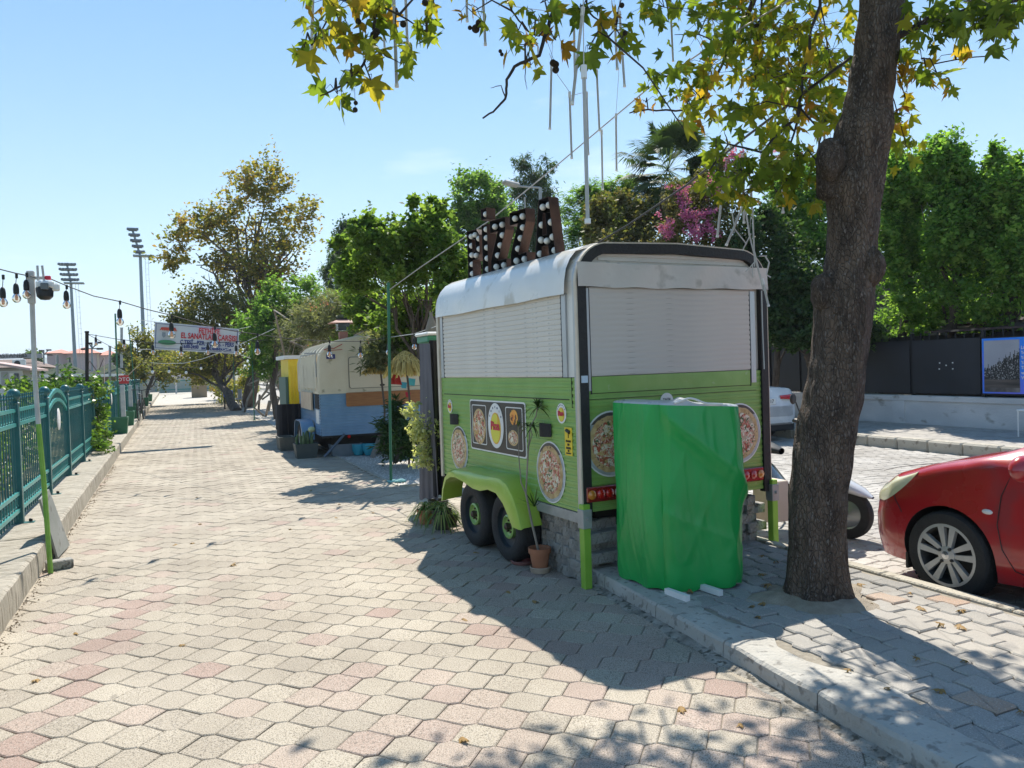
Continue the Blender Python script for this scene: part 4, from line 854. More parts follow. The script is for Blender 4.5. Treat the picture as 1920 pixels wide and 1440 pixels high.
# leaves: (u, v, ru, rv, D, rD, count, tone)
LC = [(600, 60, 30, 25, 3.5, .2, 10, .45), (575, 90, 26, 22, 3.4, .15, 6, .62), (665, 20, 80, 28, 3.6, .3, 34, .72), (640, 65, 50, 25, 3.6, .25, 16, .75), (690, 100, 55, 28, 3.6, .25, 18, .7), (740, 60, 40, 28, 3.6, .2, 9, .5), (800, 55, 22, 26, 3.5, .15, 7, .45), (820, 12, 18, 14, 3.6, .1, 4, .7), (755, 125, 28, 22, 3.5, .15, 6, .5), (655, 140, 32, 22, 3.5, .15, 7, .4), (625, 178, 24, 16, 3.5, .1, 6, .5), (690, 160, 18, 18, 3.5, .1, 3, .75),
      (880, 20, 30, 20, 4.1, .2, 9, .75), (960, 70, 30, 30, 4.1, .2, 9, .55), (985, 95, 28, 22, 4.0, .2, 8, .8), (1010, 40, 30, 26, 4.1, .2, 10, .5), (1045, 80, 22, 22, 4.1, .2, 5, .85), (1085, 20, 50, 22, 4.1, .2, 12, .4), (1095, 90, 30, 26, 4.0, .2, 7, .35), (1150, 45, 40, 32, 4.1, .2, 15, .85), (1160, 85, 26, 20, 4.0, .2, 6, .8), (990, 130, 18, 14, 4.1, .1, 3, .95), (1005, 10, 40, 10, 4.2, .2, 8, .5),
      (1250, 20, 60, 30, 5.2, .5, 34, .4), (1330, 40, 70, 50, 5.8, .6, 70, .5), (1330, 130, 60, 60, 5.8, .6, 70, .62), (1250, 150, 45, 40, 5.6, .5, 26, .35), (1420, 60, 80, 60, 6.0, .7, 130, .62), (1500, 60, 80, 70, 5.8, .7, 150, .6), (1420, 150, 80, 60, 5.8, .6, 120, .62), (1500, 170, 70, 60, 5.6, .6, 120, .66), (1560, 120, 50, 80, 5.8, .6, 70, .62), (1300, 205, 50, 35, 5.6, .4, 26, .75), (1205, 200, 30, 12, 5.6, .2, 9, .85), (1380, 215, 50, 30, 5.4, .4, 26, .4), (1460, 250, 60, 40, 5.3, .4, 50, .66), (1540, 230, 40, 50, 5.3, .4, 30, .7),
      (1275, 245, 12, 14, 3.6, .05, 2, .78), (1335, 300, 26, 30, 4.9, .2, 14, .42), (1350, 355, 30, 24, 4.9, .2, 14, .5), (1395, 330, 40, 26, 4.9, .3, 28, .4), (1440, 310, 40, 26, 4.9, .3, 30, .45), (1500, 310, 40, 30, 5.0, .3, 34, .5), (1400, 375, 34, 16, 4.9, .2, 12, .7), (1480, 350, 40, 26, 4.9, .3, 24, .45), (1520, 385, 30, 10, 4.9, .2, 6, .5), (1460, 370, 20, 12, 4.9, .2, 6, .5), (1540, 340, 16, 20, 5, .2, 8, .6),
      (1730, 50, 45, 28, 4.6, .3, 22, .35), (1790, 55, 50, 30, 4.4, .3, 36, .2), (1860, 45, 55, 35, 4.2, .3, 44, .18), (1900, 30, 50, 32, 4.2, .3, 34, .25), (1810, 12, 90, 14, 4.4, .3, 30, .25), (1700, 100, 24, 30, 4.9, .2, 9, .3), (1700, 140, 30, 20, 4.8, .2, 14, .95), (1740, 150, 34, 22, 4.7, .2, 16, .6), (1765, 150, 20, 18, 4.7, .1, 6, .6), (1775, 112, 40, 14, 4.8, .1, 9, .8), (1680, 190, 18, 20, 4.9, .1, 5, .9), (1690, 235, 28, 24, 4.9, .2, 14, .55), (1695, 285, 26, 20, 4.9, .2, 12, .62), (1668, 300, 14, 22, 4.9, .1, 5, .55), (1880, 95, 16, 8, 4.8, .1, 3, .4)]
Pl = []; Tl = []; rl = np.random.default_rng(21)
for u, v, ru, rv, D, rD, n, tn in LC:
    for k in range(int(n*.68+.5)):
        a = rl.normal(size=3)*.55; a = np.clip(a, -1.2, 1.2); Pl.append(tuple(AD(u+a[0]*ru, v+a[1]*rv-6, D+a[2]*rD))); Tl.append(min(1, max(0, tn*.8+.05+rl.normal()*.17)))
vis_n = len(Pl); ml = MB(); base_pts = list(ALLP); q0 = 0
for u, v, ru, rv, D, rD, n, tn in LC:      # a fan of thin shoots joins every spray of leaves to the nearest bough
    nn_ = int(n*.68+.5); grp_ = [Vector(p) for p in Pl[q0:q0+nn_]]; q0 += nn_
    if not grp_: continue
    c = sum(grp_, Vector())/len(grp_); near = min(base_pts, key=lambda p: (p-c).length+(0 if p.z > c.z-.1 else .3)); mdp = near.lerp(c, .5)+Vector((0, 0, .06)); ml.tube([near, mdp, c], [.006, .0045, .003], 4)
    for p in grp_[::2]: ml.tube([c.lerp(mdp, .3*(hash(round(p.x*1e4)) % 3)/2), c.lerp(p, .6)+Vector((0, 0, .03)), p], [.0028, .002, .0012], 3)
tag(ml.build('shoots', BR, pt), kind='stuff')
def fill(n, x0, x1, y0, y1, z0, z1, keep=lambda p: True):   # the rest of the crown above the picture
    k = 0; cc = [(rl.uniform(x0, x1), rl.uniform(y0, y1), rl.uniform(z0, z1)) for _ in range(n//26)]
    while k < n:
        c = cc[rl.integers(0, len(cc))]; p = np.array(c)+rl.normal(size=3)*(.3, .3, .22)
        if keep(p): Pl.append(tuple(p)); Tl.append(min(1, max(0, .5+rl.normal()*.25)))
        k += 1
def above(p):
    q = AD_px(p); return q[1] < -25
def AD_px(p):
    a = p[0]*cos(YAW)-p[1]*sin(YAW); d = dep(p); h = p[2]-CH
    if d < .3: return (0, -999)
    dd = d*cos(PITCH)-h*sin(PITCH); hh = h*cos(PITCH)+d*sin(PITCH); a /= dd; b = hh/dd
    return (960+(a*cos(ROLL)-b*sin(ROLL))*FOC, 720-(a*sin(ROLL)+b*cos(ROLL))*FOC)
fill(3800, 2.6, 5.6, 3.2, 6.2, 4.6, 6.6, above); fill(1500, 2.0, 3.4, 4.2, 6.0, 4.3, 5.4, above); fill(500, .6, 1.6, 2.8, 4.0, 3.7, 4.2, above)
A_ = np.array(Pl[300:])-np.array(pt.location); B_ = np.array(Tl[300:]); Vs_, Fs_, Ts_, nb = [], [], [], 0
for k, shp in enumerate((MAP, MAP2, MAP3)):
    V, F, tn = leaves(A_[k::3], .108, shp, rl, B_[k::3], -.3, 1.6); Vs_.append(V); Fs_.append(F+nb); Ts_.append(tn); nb += len(V)
V, F, tn = np.concatenate(Vs_), np.concatenate(Fs_), np.concatenate(Ts_)
o = inst(raw_mesh('foliage', V, F, L_PLANE, tn), 'foliage', (0, 0, 0), parent=pt); o['kind'] = 'stuff'
lm_ = []
for k in range(24):
    v_, f_, t_ = leaves(np.zeros((1, 3)), .112, (MAP, MAP2, MAP3, MAP2)[k % 4], rl, np.array([k/23]), -.2, 1.6); lm_.append(raw_mesh('leaf', v_, f_, L_PLANE, t_))
for p, t_ in zip(Pl[:300], Tl[:300]):
    s_ = rl.uniform(.7, 1.15); inst(lm_[min(23, int(t_*24))], 'leaf', tuple(Vector(p)-pt.location), (rl.uniform(-.6, .6), rl.uniform(-.6, .6), rl.uniform(0, 6.28)), pt, (s_, s_, s_))
sb = MB().ball((0, 0, 0), .017, 10, 7).mesh('seed_ball', M('seed_ball', (.03, .02, .012), (.07, .045, .025), 120, .9, bump=1, bscale=260), None, True)
for u, v, D, s_ in ((899, 44, 4.1, 1.3), (892, 54, 4.1, 1.3), (881, 52, 4.1, .7), (1037, 118, 4.1, 1.1), (1042, 121, 4.1, 1.1), (1042, 131, 4.1, 1.1), (703, 64, 3.5, 1), (706, 60, 3.5, 1), (756, 45, 3.5, .9), (667, 193, 3.5, .6), (666, 206, 3.5, .7), (938, 96, 4.1, .6), (941, 102, 4.1, .6), (1172, 62, 4, .8), (1166, 10, 4, .8), (797, 5, 3.5, .9), (672, 40, 3.5, .8)):
    inst(sb, 'seed_ball', tuple(AD(u, v, D)-pt.location), (0, 0, 0), pt, (s_,)*3)
mb = MB()
for pts in (((899, 44), (905, 10), (915, -30)), ((1040, 118), (1020, 60)), ((666, 206), (665, 165)), ((703, 62), (700, 30))): mb.tube([S(u, v, 4.1 if u > 800 else 3.5) for u, v in pts], .0012, 4)
mb.build('seed_stalk', BR, pt)
# light tubes hung in the tree
TUBE = M('tube_acrylic', (.55, .56, .55), (.66, .67, .66), 30, .25, coat=.3, stretch=(1, 1, .2)); CORD = M('cord_white', (.5, .5, .48), rough=.6)
def tube_light(u0, v0, u1, v1, D, cord, label):
    a, b = AD(u0, v0, D), AD(u1, v1, D); t = thing('light_tube', label, 'light tube', tuple(a), 0, 'light tubes hung in the plane tree')
    rr_ = .0066 if D < 3 else .0082; m_ = MB(); m_.tube([a, a.lerp(b, .5), b], rr_, 8); m_.build('tube', TUBE, t, smooth=True)
    d = (b-a).normalized(); m_.tube([a-d*.03, a+d*.012], .0105, 8); m_.tube([b-d*.012, b+d*.004], .0105, 8); m_.build('end_cap', WHITEP, t, smooth=True)
    m_ = MB(); m_.tube([a-d*.03]+[AD(x, y, D) for x, y in cord], .002, 4); m_.build('cord', CORD, t)
TL_ = [(587, -40, 584, 118, 4.0, [(588, -160)], 'light tube hanging farthest left, over two yellow-green leaves'),
 (717, 20, 722, 104, 5.5, [(716, -50), (720, -120)], 'short light tube just left of the longest one in the left leaf cluster'),
 (737, -40, 744, 162, 3.7, [(735, -160)], 'longest light tube, hanging below the left leaf cluster'), (759, -40, 764, 88, 4.5, [(758, -160)], 'light tube right of the longest one in the left leaf cluster'),
 (809, -80, 810, 18, 5.4, [(809, -160)], 'light tube barely reaching into view between two leaf clusters'),
 (903, -60, 910, 84, 4.6, [(900, -160)], 'light tube beside a pair of dark seed balls'), (873, -60, 876, 40, 5, [(872, -160)], 'thin light tube left of the pair of seed balls'),
 (1092, 25, 1073, 195, 3.9, [(1093, -60)], 'slanting light tube at the end of a leaf spray'), (1076, 38, 1078, 150, 5.4, [(1020, 20), (950, 10)], 'light tube half hidden behind the slanting one'),
 (1095, 140, 1102, 417, 2.55, [(1094, 40), (1093, -60)], 'very long light tube that ends just above the trailer roof line'), (1034, 123, 1031, 242, 5.4, [(1036, 80), (1050, 20)], 'light tube hanging alone on the left in open sky'),
 (1068, 180, 1072, 297, 5.6, [(1045, 140), (1030, 100)], 'light tube left of the very long one'), (1100, 180, 1103, 290, 5.7, [(1068, 180)], 'light tube close behind the very long one'), (1119, 138, 1124, 245, 6, [(1126, 105), (1130, 60)], 'light tube with a looped cord at its end'),
 (1128, 250, 1130, 355, 6.4, [(1124, 248)], 'light tube hanging low over a spiky treetop'), (1155, 220, 1156, 320, 6.4, [(1160, 140), (1162, 60)], 'light tube left of the palm crown'), (1152, 20, 1157, 130, 5.5, [(1150, -60)], 'light tube behind orange leaves, left of two others'), (1162, 30, 1171, 162, 5.2, [(1160, -60)], 'light tube behind orange leaves, right of two others'),
 (1258, 30, 1262, 115, 6.5, [(1255, -60)], 'light tube above a small dark leaf near the palm'), (1356, 345, 1345, 444, 5.4, [(1362, 300)], 'slightly slanting light tube in front of the bougainvillea'), (1393, 385, 1362, 460, 5.6, [(1400, 350)], 'strongly slanting light tube touching the trailer roof'),
 (1393, 320, 1395, 418, 5.7, [(1392, 260)], 'upright light tube between two slanting ones'), (1466, 300, 1468, 399, 5.7, [(1464, 240)], 'light tube hanging nearest the left side of the trunk over dark shrubs'), (1545, 185, 1546, 280, 5.6, [(1545, 120)], 'light tube against the leaves beside the trunk'), (1535, 255, 1541, 345, 5.5, [(1533, 200)], 'light tube touching the left edge of the trunk'),
 (1431, 530, 1441, 574, 5.7, [(1416, 490), (1405, 440), (1410, 380)], 'light tube poking out below the rear flap of the trailer')]
for a in TL_: tube_light(*a)
# bundle of cords at the trailer corner
mb = MB()
for pts in (((1372, 395), (1378, 430), (1400, 458)), ((1408, 330), (1412, 420), (1414, 470), (1432, 545)), ((1397, 385), (1405, 440), (1420, 500), (1432, 545)), ((1392, 470), (1408, 438)), ((1412, 410), (1415, 500)), ((1405, 330), (1410, 410)), ((1428, 545), (1430, 620), (1433, 692)), ((1390, 290), (1398, 385)), ((1435, 481), (1442, 492), (1437, 515), (1445, 520)), ((1424, 480), (1438, 480)), ((1398, 510), (1416, 490)), ((1411, 495), (1411, 520))):
    mb.tube([AD(u, v, 5.75) for u, v in pts], .006 if len(pts) > 3 else .0045, 5)
solo('cord_bundle', mb, CORD, 'bundle of pale cords hanging down over the rear right corner of the trailer', 'cords', tuple(AD(1410, 440, 5.75)))
# ------------------------------------------------------------------ vehicles
def carbody(name, label, cat, loc, rz, Lc, Wd, st, paint, group=None):
    """st: stations (y from nose 0 to tail -L) -> (y, floor z, sill z, belt z, roof z, half width sill, half width belt, half width roof)"""
    pass
GLASSD = M('glass_dark', (.012, .014, .016), rough=.04, coat=1); CHROME = M('chrome', (.7, .7, .7), rough=.12, metal=1); PLAST = M('plastic_black', (.02, .02, .021), rough=.5)
RIMA = M('alloy', (.5, .49, .47), (.58, .57, .55), 20, .4, metal=.45)
def loft(st, nb):
    """each station: list of (x, z) from the sill up to the centre line; returns interpolated rows"""
    ys = [s[0] for s in st]; rows = []
    ny = 70
    for i in range(ny+1):
        y = ys[0]+(ys[-1]-ys[0])*i/ny
        k = max(0, min(len(ys)-2, sum(1 for q in ys if (q >= y if ys[0] > ys[-1] else q <= y))-1)); f = (y-ys[k])/(ys[k+1]-ys[k])
        def cat(a, b, c, d, f): return .5*((2*b)+(-a+c)*f+(2*a-5*b+4*c-d)*f*f+(-a+3*b-3*c+d)*f*f*f)
        s0, s1, s2, s3 = st[max(0, k-1)][1], st[k][1], st[k+1][1], st[min(len(st)-1, k+2)][1]
        prof = [(cat(s0[j][0], s1[j][0], s2[j][0], s3[j][0], f), cat(s0[j][1], s1[j][1], s2[j][1], s3[j][1], f)) for j in range(len(s1))]
        out = []                          # smooth round the section too
        for j in range(len(prof)-1):
            p0, p1, p2, p3 = prof[max(0, j-1)], prof[j], prof[j+1], prof[min(len(prof)-1, j+2)]
            for q in range(nb): g = q/nb; out.append((cat(p0[0], p1[0], p2[0], p3[0], g), cat(p0[1], p1[1], p2[1], p3[1], g)))
        out.append(prof[-1]); rows.append((y, out))
    return rows
def make_car(root, st, paint, wheels, R_, ww, glass_fn, hw):
    rows = loft(st, 4); n = len(rows[0][1]); V = []; idx = {}
    mb = MB(); P = []
    for y, o in rows: P.append([(-x, y, z) for x, z in o]+[(x, y, z) for x, z in o[::-1][1:]])
    m_ = len(P[0]); nr = len(P)
    vs = [q for r in P for q in r]; F = []; Gf = []
    for i in range(nr-1):
        for j in range(m_-1):
            f = (i*m_+j, i*m_+j+1, (i+1)*m_+j+1, (i+1)*m_+j); c = [sum(vs[k][a] for k in f)/4 for a in range(3)]
            F.append(f)
            if glass_fn(c): Gf.append(f)
    caps = [tuple(range(m_-1, -1, -1)), tuple((nr-1)*m_+j for j in range(m_))]; bot = [tuple((i+1)*m_ if q == 0 else (i+1)*m_+m_-1 if q == 1 else i*m_+m_-1 if q == 2 else i*m_ for q in range(4)) for i in range(nr-1)]
    me = bpy.data.meshes.new('body'); me.from_pydata(vs, [], F+caps+bot); me.update()
    bm = __import__('bmesh').new(); bm.from_mesh(me); __import__('bmesh').ops.recalc_face_normals(bm, faces=bm.faces); bm.to_mesh(me); bm.free()
    me.materials.append(paint); me.materials.append(PLAST); me.polygons.foreach_set('use_smooth', [True]*len(me.polygons))
    o = bpy.data.objects.new('body', me); link(o, root)
    cut = MB()
    for (yw, zw) in wheels: cut.lathe([(R_*1.13, -hw-.3), (R_*1.13, hw+.3)], (0, yw, zw), 40, 'x')
    # two separate pockets per axle so that the engine bay floor stays closed
    cut = MB()
    for (yw, zw) in wheels:
        for s in (-1, 1): cut.lathe([(R_*1.13, min(s*(hw-.32), s*(hw+.3))), (R_*1.13, max(s*(hw-.32), s*(hw+.3)))], (0, yw, zw), 44, 'x')
    cm = cut.mesh('cut', PLAST); cm.materials.clear(); cm.materials.append(PLAST); co_ = bpy.data.objects.new('cut', cm); C.objects.link(co_); co_.parent = root
    bpy.context.view_layer.update()
    b = o.modifiers.new('b', 'BOOLEAN'); b.operation = 'DIFFERENCE'; b.object = co_; b.solver = 'EXACT'; b.material_mode = 'TRANSFER'
    dg = bpy.context.evaluated_depsgraph_get(); nm = bpy.data.meshes.new_from_object(o.evaluated_get(dg)); o.modifiers.clear(); o.data = nm; bpy.data.objects.remove(co_)
    nm.polygons.foreach_set('use_smooth', [True]*len(nm.polygons))
    try: nm.set_sharp_from_angle(angle=radians(30))
    except Exception: pass
    g = MB(); g.add([(x*1.0015, y, z+.0) for x, y, z in vs], Gf); 
    # push the glass 3 mm out along its normals
    gm = g.mesh('window', GLASSD, None, True); bm = __import__('bmesh').new(); bm.from_mesh(gm); bmm = __import__('bmesh'); bmm.ops.delete(bm, geom=[v for v in bm.verts if not v.link_faces], context='VERTS'); bmm.ops.recalc_face_normals(bm, faces=bm.faces)
    bm.normal_update()
    for v in bm.verts:
        d = v.normal; c = Vector((v.co.x, 0, v.co.z-.6))
        s = 1 if d.dot(Vector((v.co.x, v.co.y*.2, v.co.z-.7))) > 0 else -1; v.co += d*s*.004
    bm.to_mesh(gm); bm.free(); link(bpy.data.objects.new('window', gm), root)
    return rows
def car_wheel(root, x, y, z, R_, w, spokes, side):
    wh = bpy.data.objects.new('wheel', None); link(wh, root); wh.location = (x, y, z); wh.rotation_euler = (0, 0, 0 if side < 0 else pi)
    ri = R_*.72; m_ = MB(); m_.lathe([(ri-.01, w/2-.02), (ri, w/2), (R_*.93, w/2), (R_*.985, w/2-.02), (R_, w/4), (R_, -w/4), (R_*.985, -w/2+.02), (R_*.93, -w/2), (R_*.8, -w/2-.004), (ri, -w/2), (ri-.012, -w/2+.015)], n=56, axis='x', cap=False)
    for k in range(56):                  # tread blocks
        t = 2*pi*k/56
        for a, b_ in ((-.07, -.02), (.0, .05)): m_.add([(xx, (R_+.003)*cos(tt), (R_+.003)*sin(tt)) for xx in (a*w/.17, b_*w/.17) for tt in (t, t+.08)], [(0, 1, 3, 2)])
    part(m_, 'tyre', TYRE, wh, True)
    m_ = MB(); m_.lathe([(ri-.01, -w/2+.012), (ri-.018, -w/2+.004), (ri-.03, -w/2+.02), (ri-.035, .03), (.0, .03)], n=48, axis='x', cap=False); part(m_, 'rim_well', M('rim_well', (.05, .048, .045), rough=.6, metal=.4), wh, True)
    m_ = MB(); ring(m_, [(ri*.99*cos(2*pi*i/48), ri*.99*sin(2*pi*i/48)) for i in range(48)], [(ri*.9*cos(2*pi*i/48), ri*.9*sin(2*pi*i/48)) for i in range(48)], -w/2+.02, -w/2+.003, 'x')
    for k in range(spokes):
        t = 2*pi*k/spokes+.35
        for s in (-1, 1):               # split spokes
            a0, a1 = t+s*.08, t+s*.34; p = [(.05, t+s*.6), (.05, t+s*.1), (ri*.93, a0+s*.03), (ri*.93, a1)]
            q = [(r*cos(a), r*sin(a)) for r, a in p]; xs = (-w/2+.012, -w/2+.012, -w/2+.006, -w/2+.006)
            m_.add([(xx, *c_) for xx, c_ in zip(xs, q)]+[(xx+.03, *c_) for xx, c_ in zip(xs, q)], [(0, 1, 2, 3), (0, 4, 5, 1), (1, 5, 6, 2), (2, 6, 7, 3), (3, 7, 4, 0)])
    m_.lathe([(.06, -w/2+.02), (.058, -w/2+.008), (.035, -w/2+.003), (.0, -w/2+.003)], n=24, axis='x', cap=False); part(m_, 'rim', RIMA, wh, True)
    for k in range(4): t = 2*pi*k/4+.6; m_ = MB(); m_.lathe([(.011, -w/2+.012), (.011, -w/2-.002), (0, -w/2-.003)], (0, .05*cos(t), .05*sin(t)), 8, 'x', False); part(m_, 'lug_nut', PLAST, wh)
    m_ = MB(); m_.lathe([(.026, -w/2+.004), (.026, -w/2-.001), (0, -w/2-.002)], n=20, axis='x', cap=False); part(m_, 'centre_cap', CHROME, wh)
    return wh
REDP = M('car_red', (.38, .014, .018), (.43, .02, .024), 3, .28, coat=.9, bump=.02, bscale=200, c3=(.3, .03, .035), s3=3, p3=.6)
# red hatchback: local frame nose at y=0, car runs to -3.72; origin at the ground under the middle of the nose
rc = thing('red_hatchback', 'dusty red hatchback parked with its nose towards the scooter', 'car', (5.43, 4.25, -.03), radians(1.2))
def sec(hw, zb, zbelt, zt, ht, zs=None, sh=.0):
    """sill, lower side, widest, shoulder, belt, pillar, roof edge, centre"""
    return [(hw*.93, zb), (hw*.985, zb+.12), (hw, zb+.3 if zs is None else zs), (hw*.985, zbelt-.1), (hw*.95, zbelt), (ht+(hw*.94-ht)*.35, zbelt+(zt-zbelt)*.62), (ht, zt-.035), (ht*.6, zt-.006), (0, zt)]
st = [(0.0, sec(.42, .26, .5, .56, .36, .4)), (-.04, sec(.6, .22, .55, .64, .5, .42)), (-.14, sec(.74, .18, .62, .71, .6, .45)), (-.3, sec(.8, .17, .72, .8, .66, .48)), (-.55, sec(.825, .17, .82, .88, .66, .5)), (-.85, sec(.83, .17, .895, .955, .64, .5)), (-1.02, sec(.83, .17, .935, 1.0, .64, .5)),
      (-1.2, sec(.83, .18, .93, 1.1, .6, .5)), (-1.5, sec(.832, .18, .94, 1.3, .56, .5)), (-1.85, sec(.832, .18, .95, 1.46, .54, .5)), (-2.4, sec(.832, .18, .96, 1.5, .55, .5)), (-2.95, sec(.83, .19, .97, 1.46, .54, .5)), (-3.35, sec(.81, .22, .97, 1.34, .52, .5)), (-3.6, sec(.76, .26, .9, 1.08, .5, .5)), (-3.72, sec(.66, .3, .7, .82, .44, .5))]
def gl(c):
    x, y, z = abs(c[0]), c[1], c[2]
    if -1.62 < y < -1.0 and z > .985 and x < .6+.0*z: return z < 1.4
    if -3.1 < y < -1.45 and x > .5 and z > 1.0 and z < 1.38 and abs(y+2.35) > .06: return z < .98+.5*min(1, (-y-1.0)/1.0)
    if y < -3.38 and z > .98: return True
    return False
make_car(rc, st, REDP, [(-.735, .285), (-3.1, .285)], .29, .17, gl, .83)
for s in (-1, 1):
    for yw in (-.735, -3.1): car_wheel(rc, s*.745, yw, .288, .29, .175, 5, s)
def on_side(y, z, hw=.83): return -hw-.004
def sidex(y, z):                        # outer skin of the body at y, z (left side)
    y = max(-3.7, min(-.001, y)); k = max(i for i in range(len(st)) if st[i][0] >= y) if y > st[-1][0] else len(st)-2; k = min(k, len(st)-2)
    f = (y-st[k][0])/(st[k+1][0]-st[k][0]); pr_ = [(a[0]+(b[0]-a[0])*f, a[1]+(b[1]-a[1])*f) for a, b in zip(st[k][1], st[k+1][1])]
    for a, b in zip(pr_[:-1], pr_[1:]):
        if min(a[1], b[1]) <= z <= max(a[1], b[1]) and a[1] != b[1]: return -(a[0]+(b[0]-a[0])*(z-a[1])/(b[1]-a[1]))-.006
    return -pr_[4][0]-.003
# front light: an almond of clear plastic wrapped round the corner
def patch(pts, mt, name, th=.012, sm=True):
    m_ = MB(); m_.grid(pts); m_.build(name, mt, rc, world_=False, smooth=sm)
HLM = M('headlamp_yellowed', (.72, .68, .42), (.78, .75, .55), 5, .15, coat=1)
for s in (-1, 1):
    P = []
    for i in range(17):
        f = i/16; y = -.09-.42*f; lo_, hi_ = .57+.23*max(0, (f-.28)/.72)**1.5, .645+.17*f**.7; P.append([(s*-(sidex(y, lo_+(hi_-lo_)*j/8)-.004-.007*sin(pi*j/8)*sin(pi*min(1, f+.1))), y, lo_+(hi_-lo_)*j/8) for j in range(9)])
    patch(P if s > 0 else P[::-1], HLM, 'headlight')
    m_ = MB(); m_.lathe([(max(1e-4, sin(pi*i/8)), -cos(pi*i/8)) for i in range(9)], n=16, cap=False); m_.v = [(s*.826+x*.014, -1.02+y*.036, .62+z*.017) for x, y, z in m_.v]; part(m_, 'side_repeater', WHITEP, rc, True)
    # mirror: a rounded shell on a stalk
    m_ = MB(); m_.tube([(s*.8, -1.34, .88), (s*.9, -1.32, .9)], .03, 8); part(m_, 'mirror_stalk', PLAST, rc)
    m_ = MB(); K = []
    for i in range(9):
        f = pi*i/8; K.append([(s*(.95+.1*sin(f)*cos(2*pi*a/16)), -1.32-.07*cos(f)*.9, .93+.08*sin(f)*sin(2*pi*a/16)) for a in range(17)])
    m_.grid(K); part(m_, 'mirror', REDP, rc, True)
def seam(pts, name='panel_gap', r=.003):
    m_ = MB(); m_.tube(pts, r, 4); part(m_, name, PLAST, rc)
rowz = lambda y, z: 0
seam([(sidex(y, z)-.001, y, z) for y, z in ((-1.3, .96), (-1.22, .93), (-1.17, .88), (-1.11, .73), (-1.085, .55), (-1.11, .4), (-1.18, .28), (-1.35, .24), (-1.8, .235), (-2.4, .23))])
seam([(sidex(y, z)-.002, y, z) for y, z in ((-.3, .68), (-.34, .6), (-.38, .55), (-.4, .52))]); seam([(-.64+.02*i/8, -.12-.9*i/8, .765+.165*(i/8)**.75) for i in range(9)], r=.002)
m_ = MB(); m_.prism([(-.95, -1.02), (-.2, -1.12), (.2, -1.12), (.62, -1.0), (.6, -.96), (0, -1.05), (-.6, -.96)], .975, .985); m_.v = [(x*.62, y+.03, z-.01) for x, y, z in m_.v]; part(m_, 'wiper_cowl', PLAST, rc)
m_ = MB(); m_.box(-.36, .36, -.035, .012, .36, .46, .01); part(m_, 'grille', PLAST, rc); m_ = MB(); m_.box(-.26, .26, .005, .03, .42, .53, .004); pt2 = part(m_, 'number_plate', WHITEP, rc)
m_ = MB(); m_.box(-.5, .5, -.6, -.2, .14, .24, .01); part(m_, 'undertray', PLAST, rc); m_ = MB(); m_.box(-.8, -.66, -.43, -.41, .13, .24, .003); part(m_, 'mud_flap', PLAST, rc)
m_ = MB(); m_.box(-.77, .77, -3.3, -1.2, .12, .24, .01); part(m_, 'sill', PLAST, rc)
# white saloon beyond, tail towards us
WC = M('car_white', (.62, .63, .64), (.7, .7, .7), 3, .25, coat=.8, bump=.02, bscale=200)
ws = thing('white_saloon', 'white saloon car parked tail-on at the far kerb, half hidden by the trailer', 'car', (10.27, 15.95, -.03), 0)
def sec2(hw, zb, zbelt, zt, ht): return [(hw*.93, zb), (hw*.985, zb+.12), (hw, zb+.32), (hw*.985, zbelt-.12), (hw*.93, zbelt), (ht+(hw*.93-ht)*.4, zbelt+(zt-zbelt)*.6), (ht, zt-.03), (ht*.6, zt-.005), (0, zt)]
st2 = [(0, sec2(.5, .3, .5, .58, .4)), (-.06, sec2(.72, .24, .58, .66, .5)), (-.25, sec2(.84, .22, .68, .76, .6)), (-.7, sec2(.875, .2, .82, .88, .62)), (-1.15, sec2(.875, .2, .9, .97, .6)), (-1.5, sec2(.875, .2, .93, 1.15, .56)), (-1.95, sec2(.875, .2, .95, 1.38, .54)), (-2.5, sec2(.875, .2, .97, 1.43, .55)), (-3.1, sec2(.875, .2, .98, 1.38, .54)), (-3.55, sec2(.875, .22, 1.0, 1.2, .54)), (-3.85, sec2(.87, .24, 1.0, 1.07, .6)), (-4.2, sec2(.86, .27, .99, 1.05, .62)), (-4.36, sec2(.83, .3, .96, 1.03, .62)), (-4.43, sec2(.79, .33, .78, .86, .6)), (-4.46, sec2(.7, .36, .6, .7, .55))]
def gl2(c):
    x, y, z = abs(c[0]), c[1], c[2]
    if -1.95 < y < -1.2 and z > .98 and x < .58: return z < 1.36
    if -3.3 < y < -1.6 and x > .56 and 1.0 < z < 1.32 and abs(y+2.5) > .05: return True
    return -3.8 < y < -3.2 and z > 1.08 and x < .6 and z < 1.34
make_car(ws, st2, WC, [(-.9, .3), (-3.55, .3)], .31, .19, gl2, .875)
for s in (-1, 1):
    for yw in (-.9, -3.55): car_wheel(ws, s*.78, yw, .31, .31, .19, 5, s)
    m_ = MB(); P = []
    for i in range(11):
        f = i/10; x = .83-.42*f; y = -4.385-.045*min(1, f*3)**.7; hh = .075*(1-.55*f)+.0; P.append([(s*(x-.01*g), y-.012*(1-g*g), .83+.02*f+g*hh) for g in (-1, -.6, -.2, .2, .6, 1)])
    m_.grid(P if s > 0 else [r[::-1] for r in P]); tl = part(m_, 'tail_light', RED, ws, True)
    m_ = MB(); m_.tube([(s*.78, -4.42, .772), (s*.45, -4.462, .805)], .012, 6); part(m_, 'lens', CLR, tl)
m_ = MB(); m_.box(-.27, .27, -4.475, -4.45, .72, .84, .006); npl = part(m_, 'number_plate', WHITEP, ws); text('06 EV 417', .1, BLKP, npl, (.02, -4.4765, .78), (radians(90), 0, 0), 'lettering', .001, sx=.95, bold=.001)
m_ = MB(); m_.box(-.27, -.225, -4.4765, -4.474, .722, .838); part(m_, 'plate_band', M('plate_blue', (.02, .08, .4), rough=.4), npl)
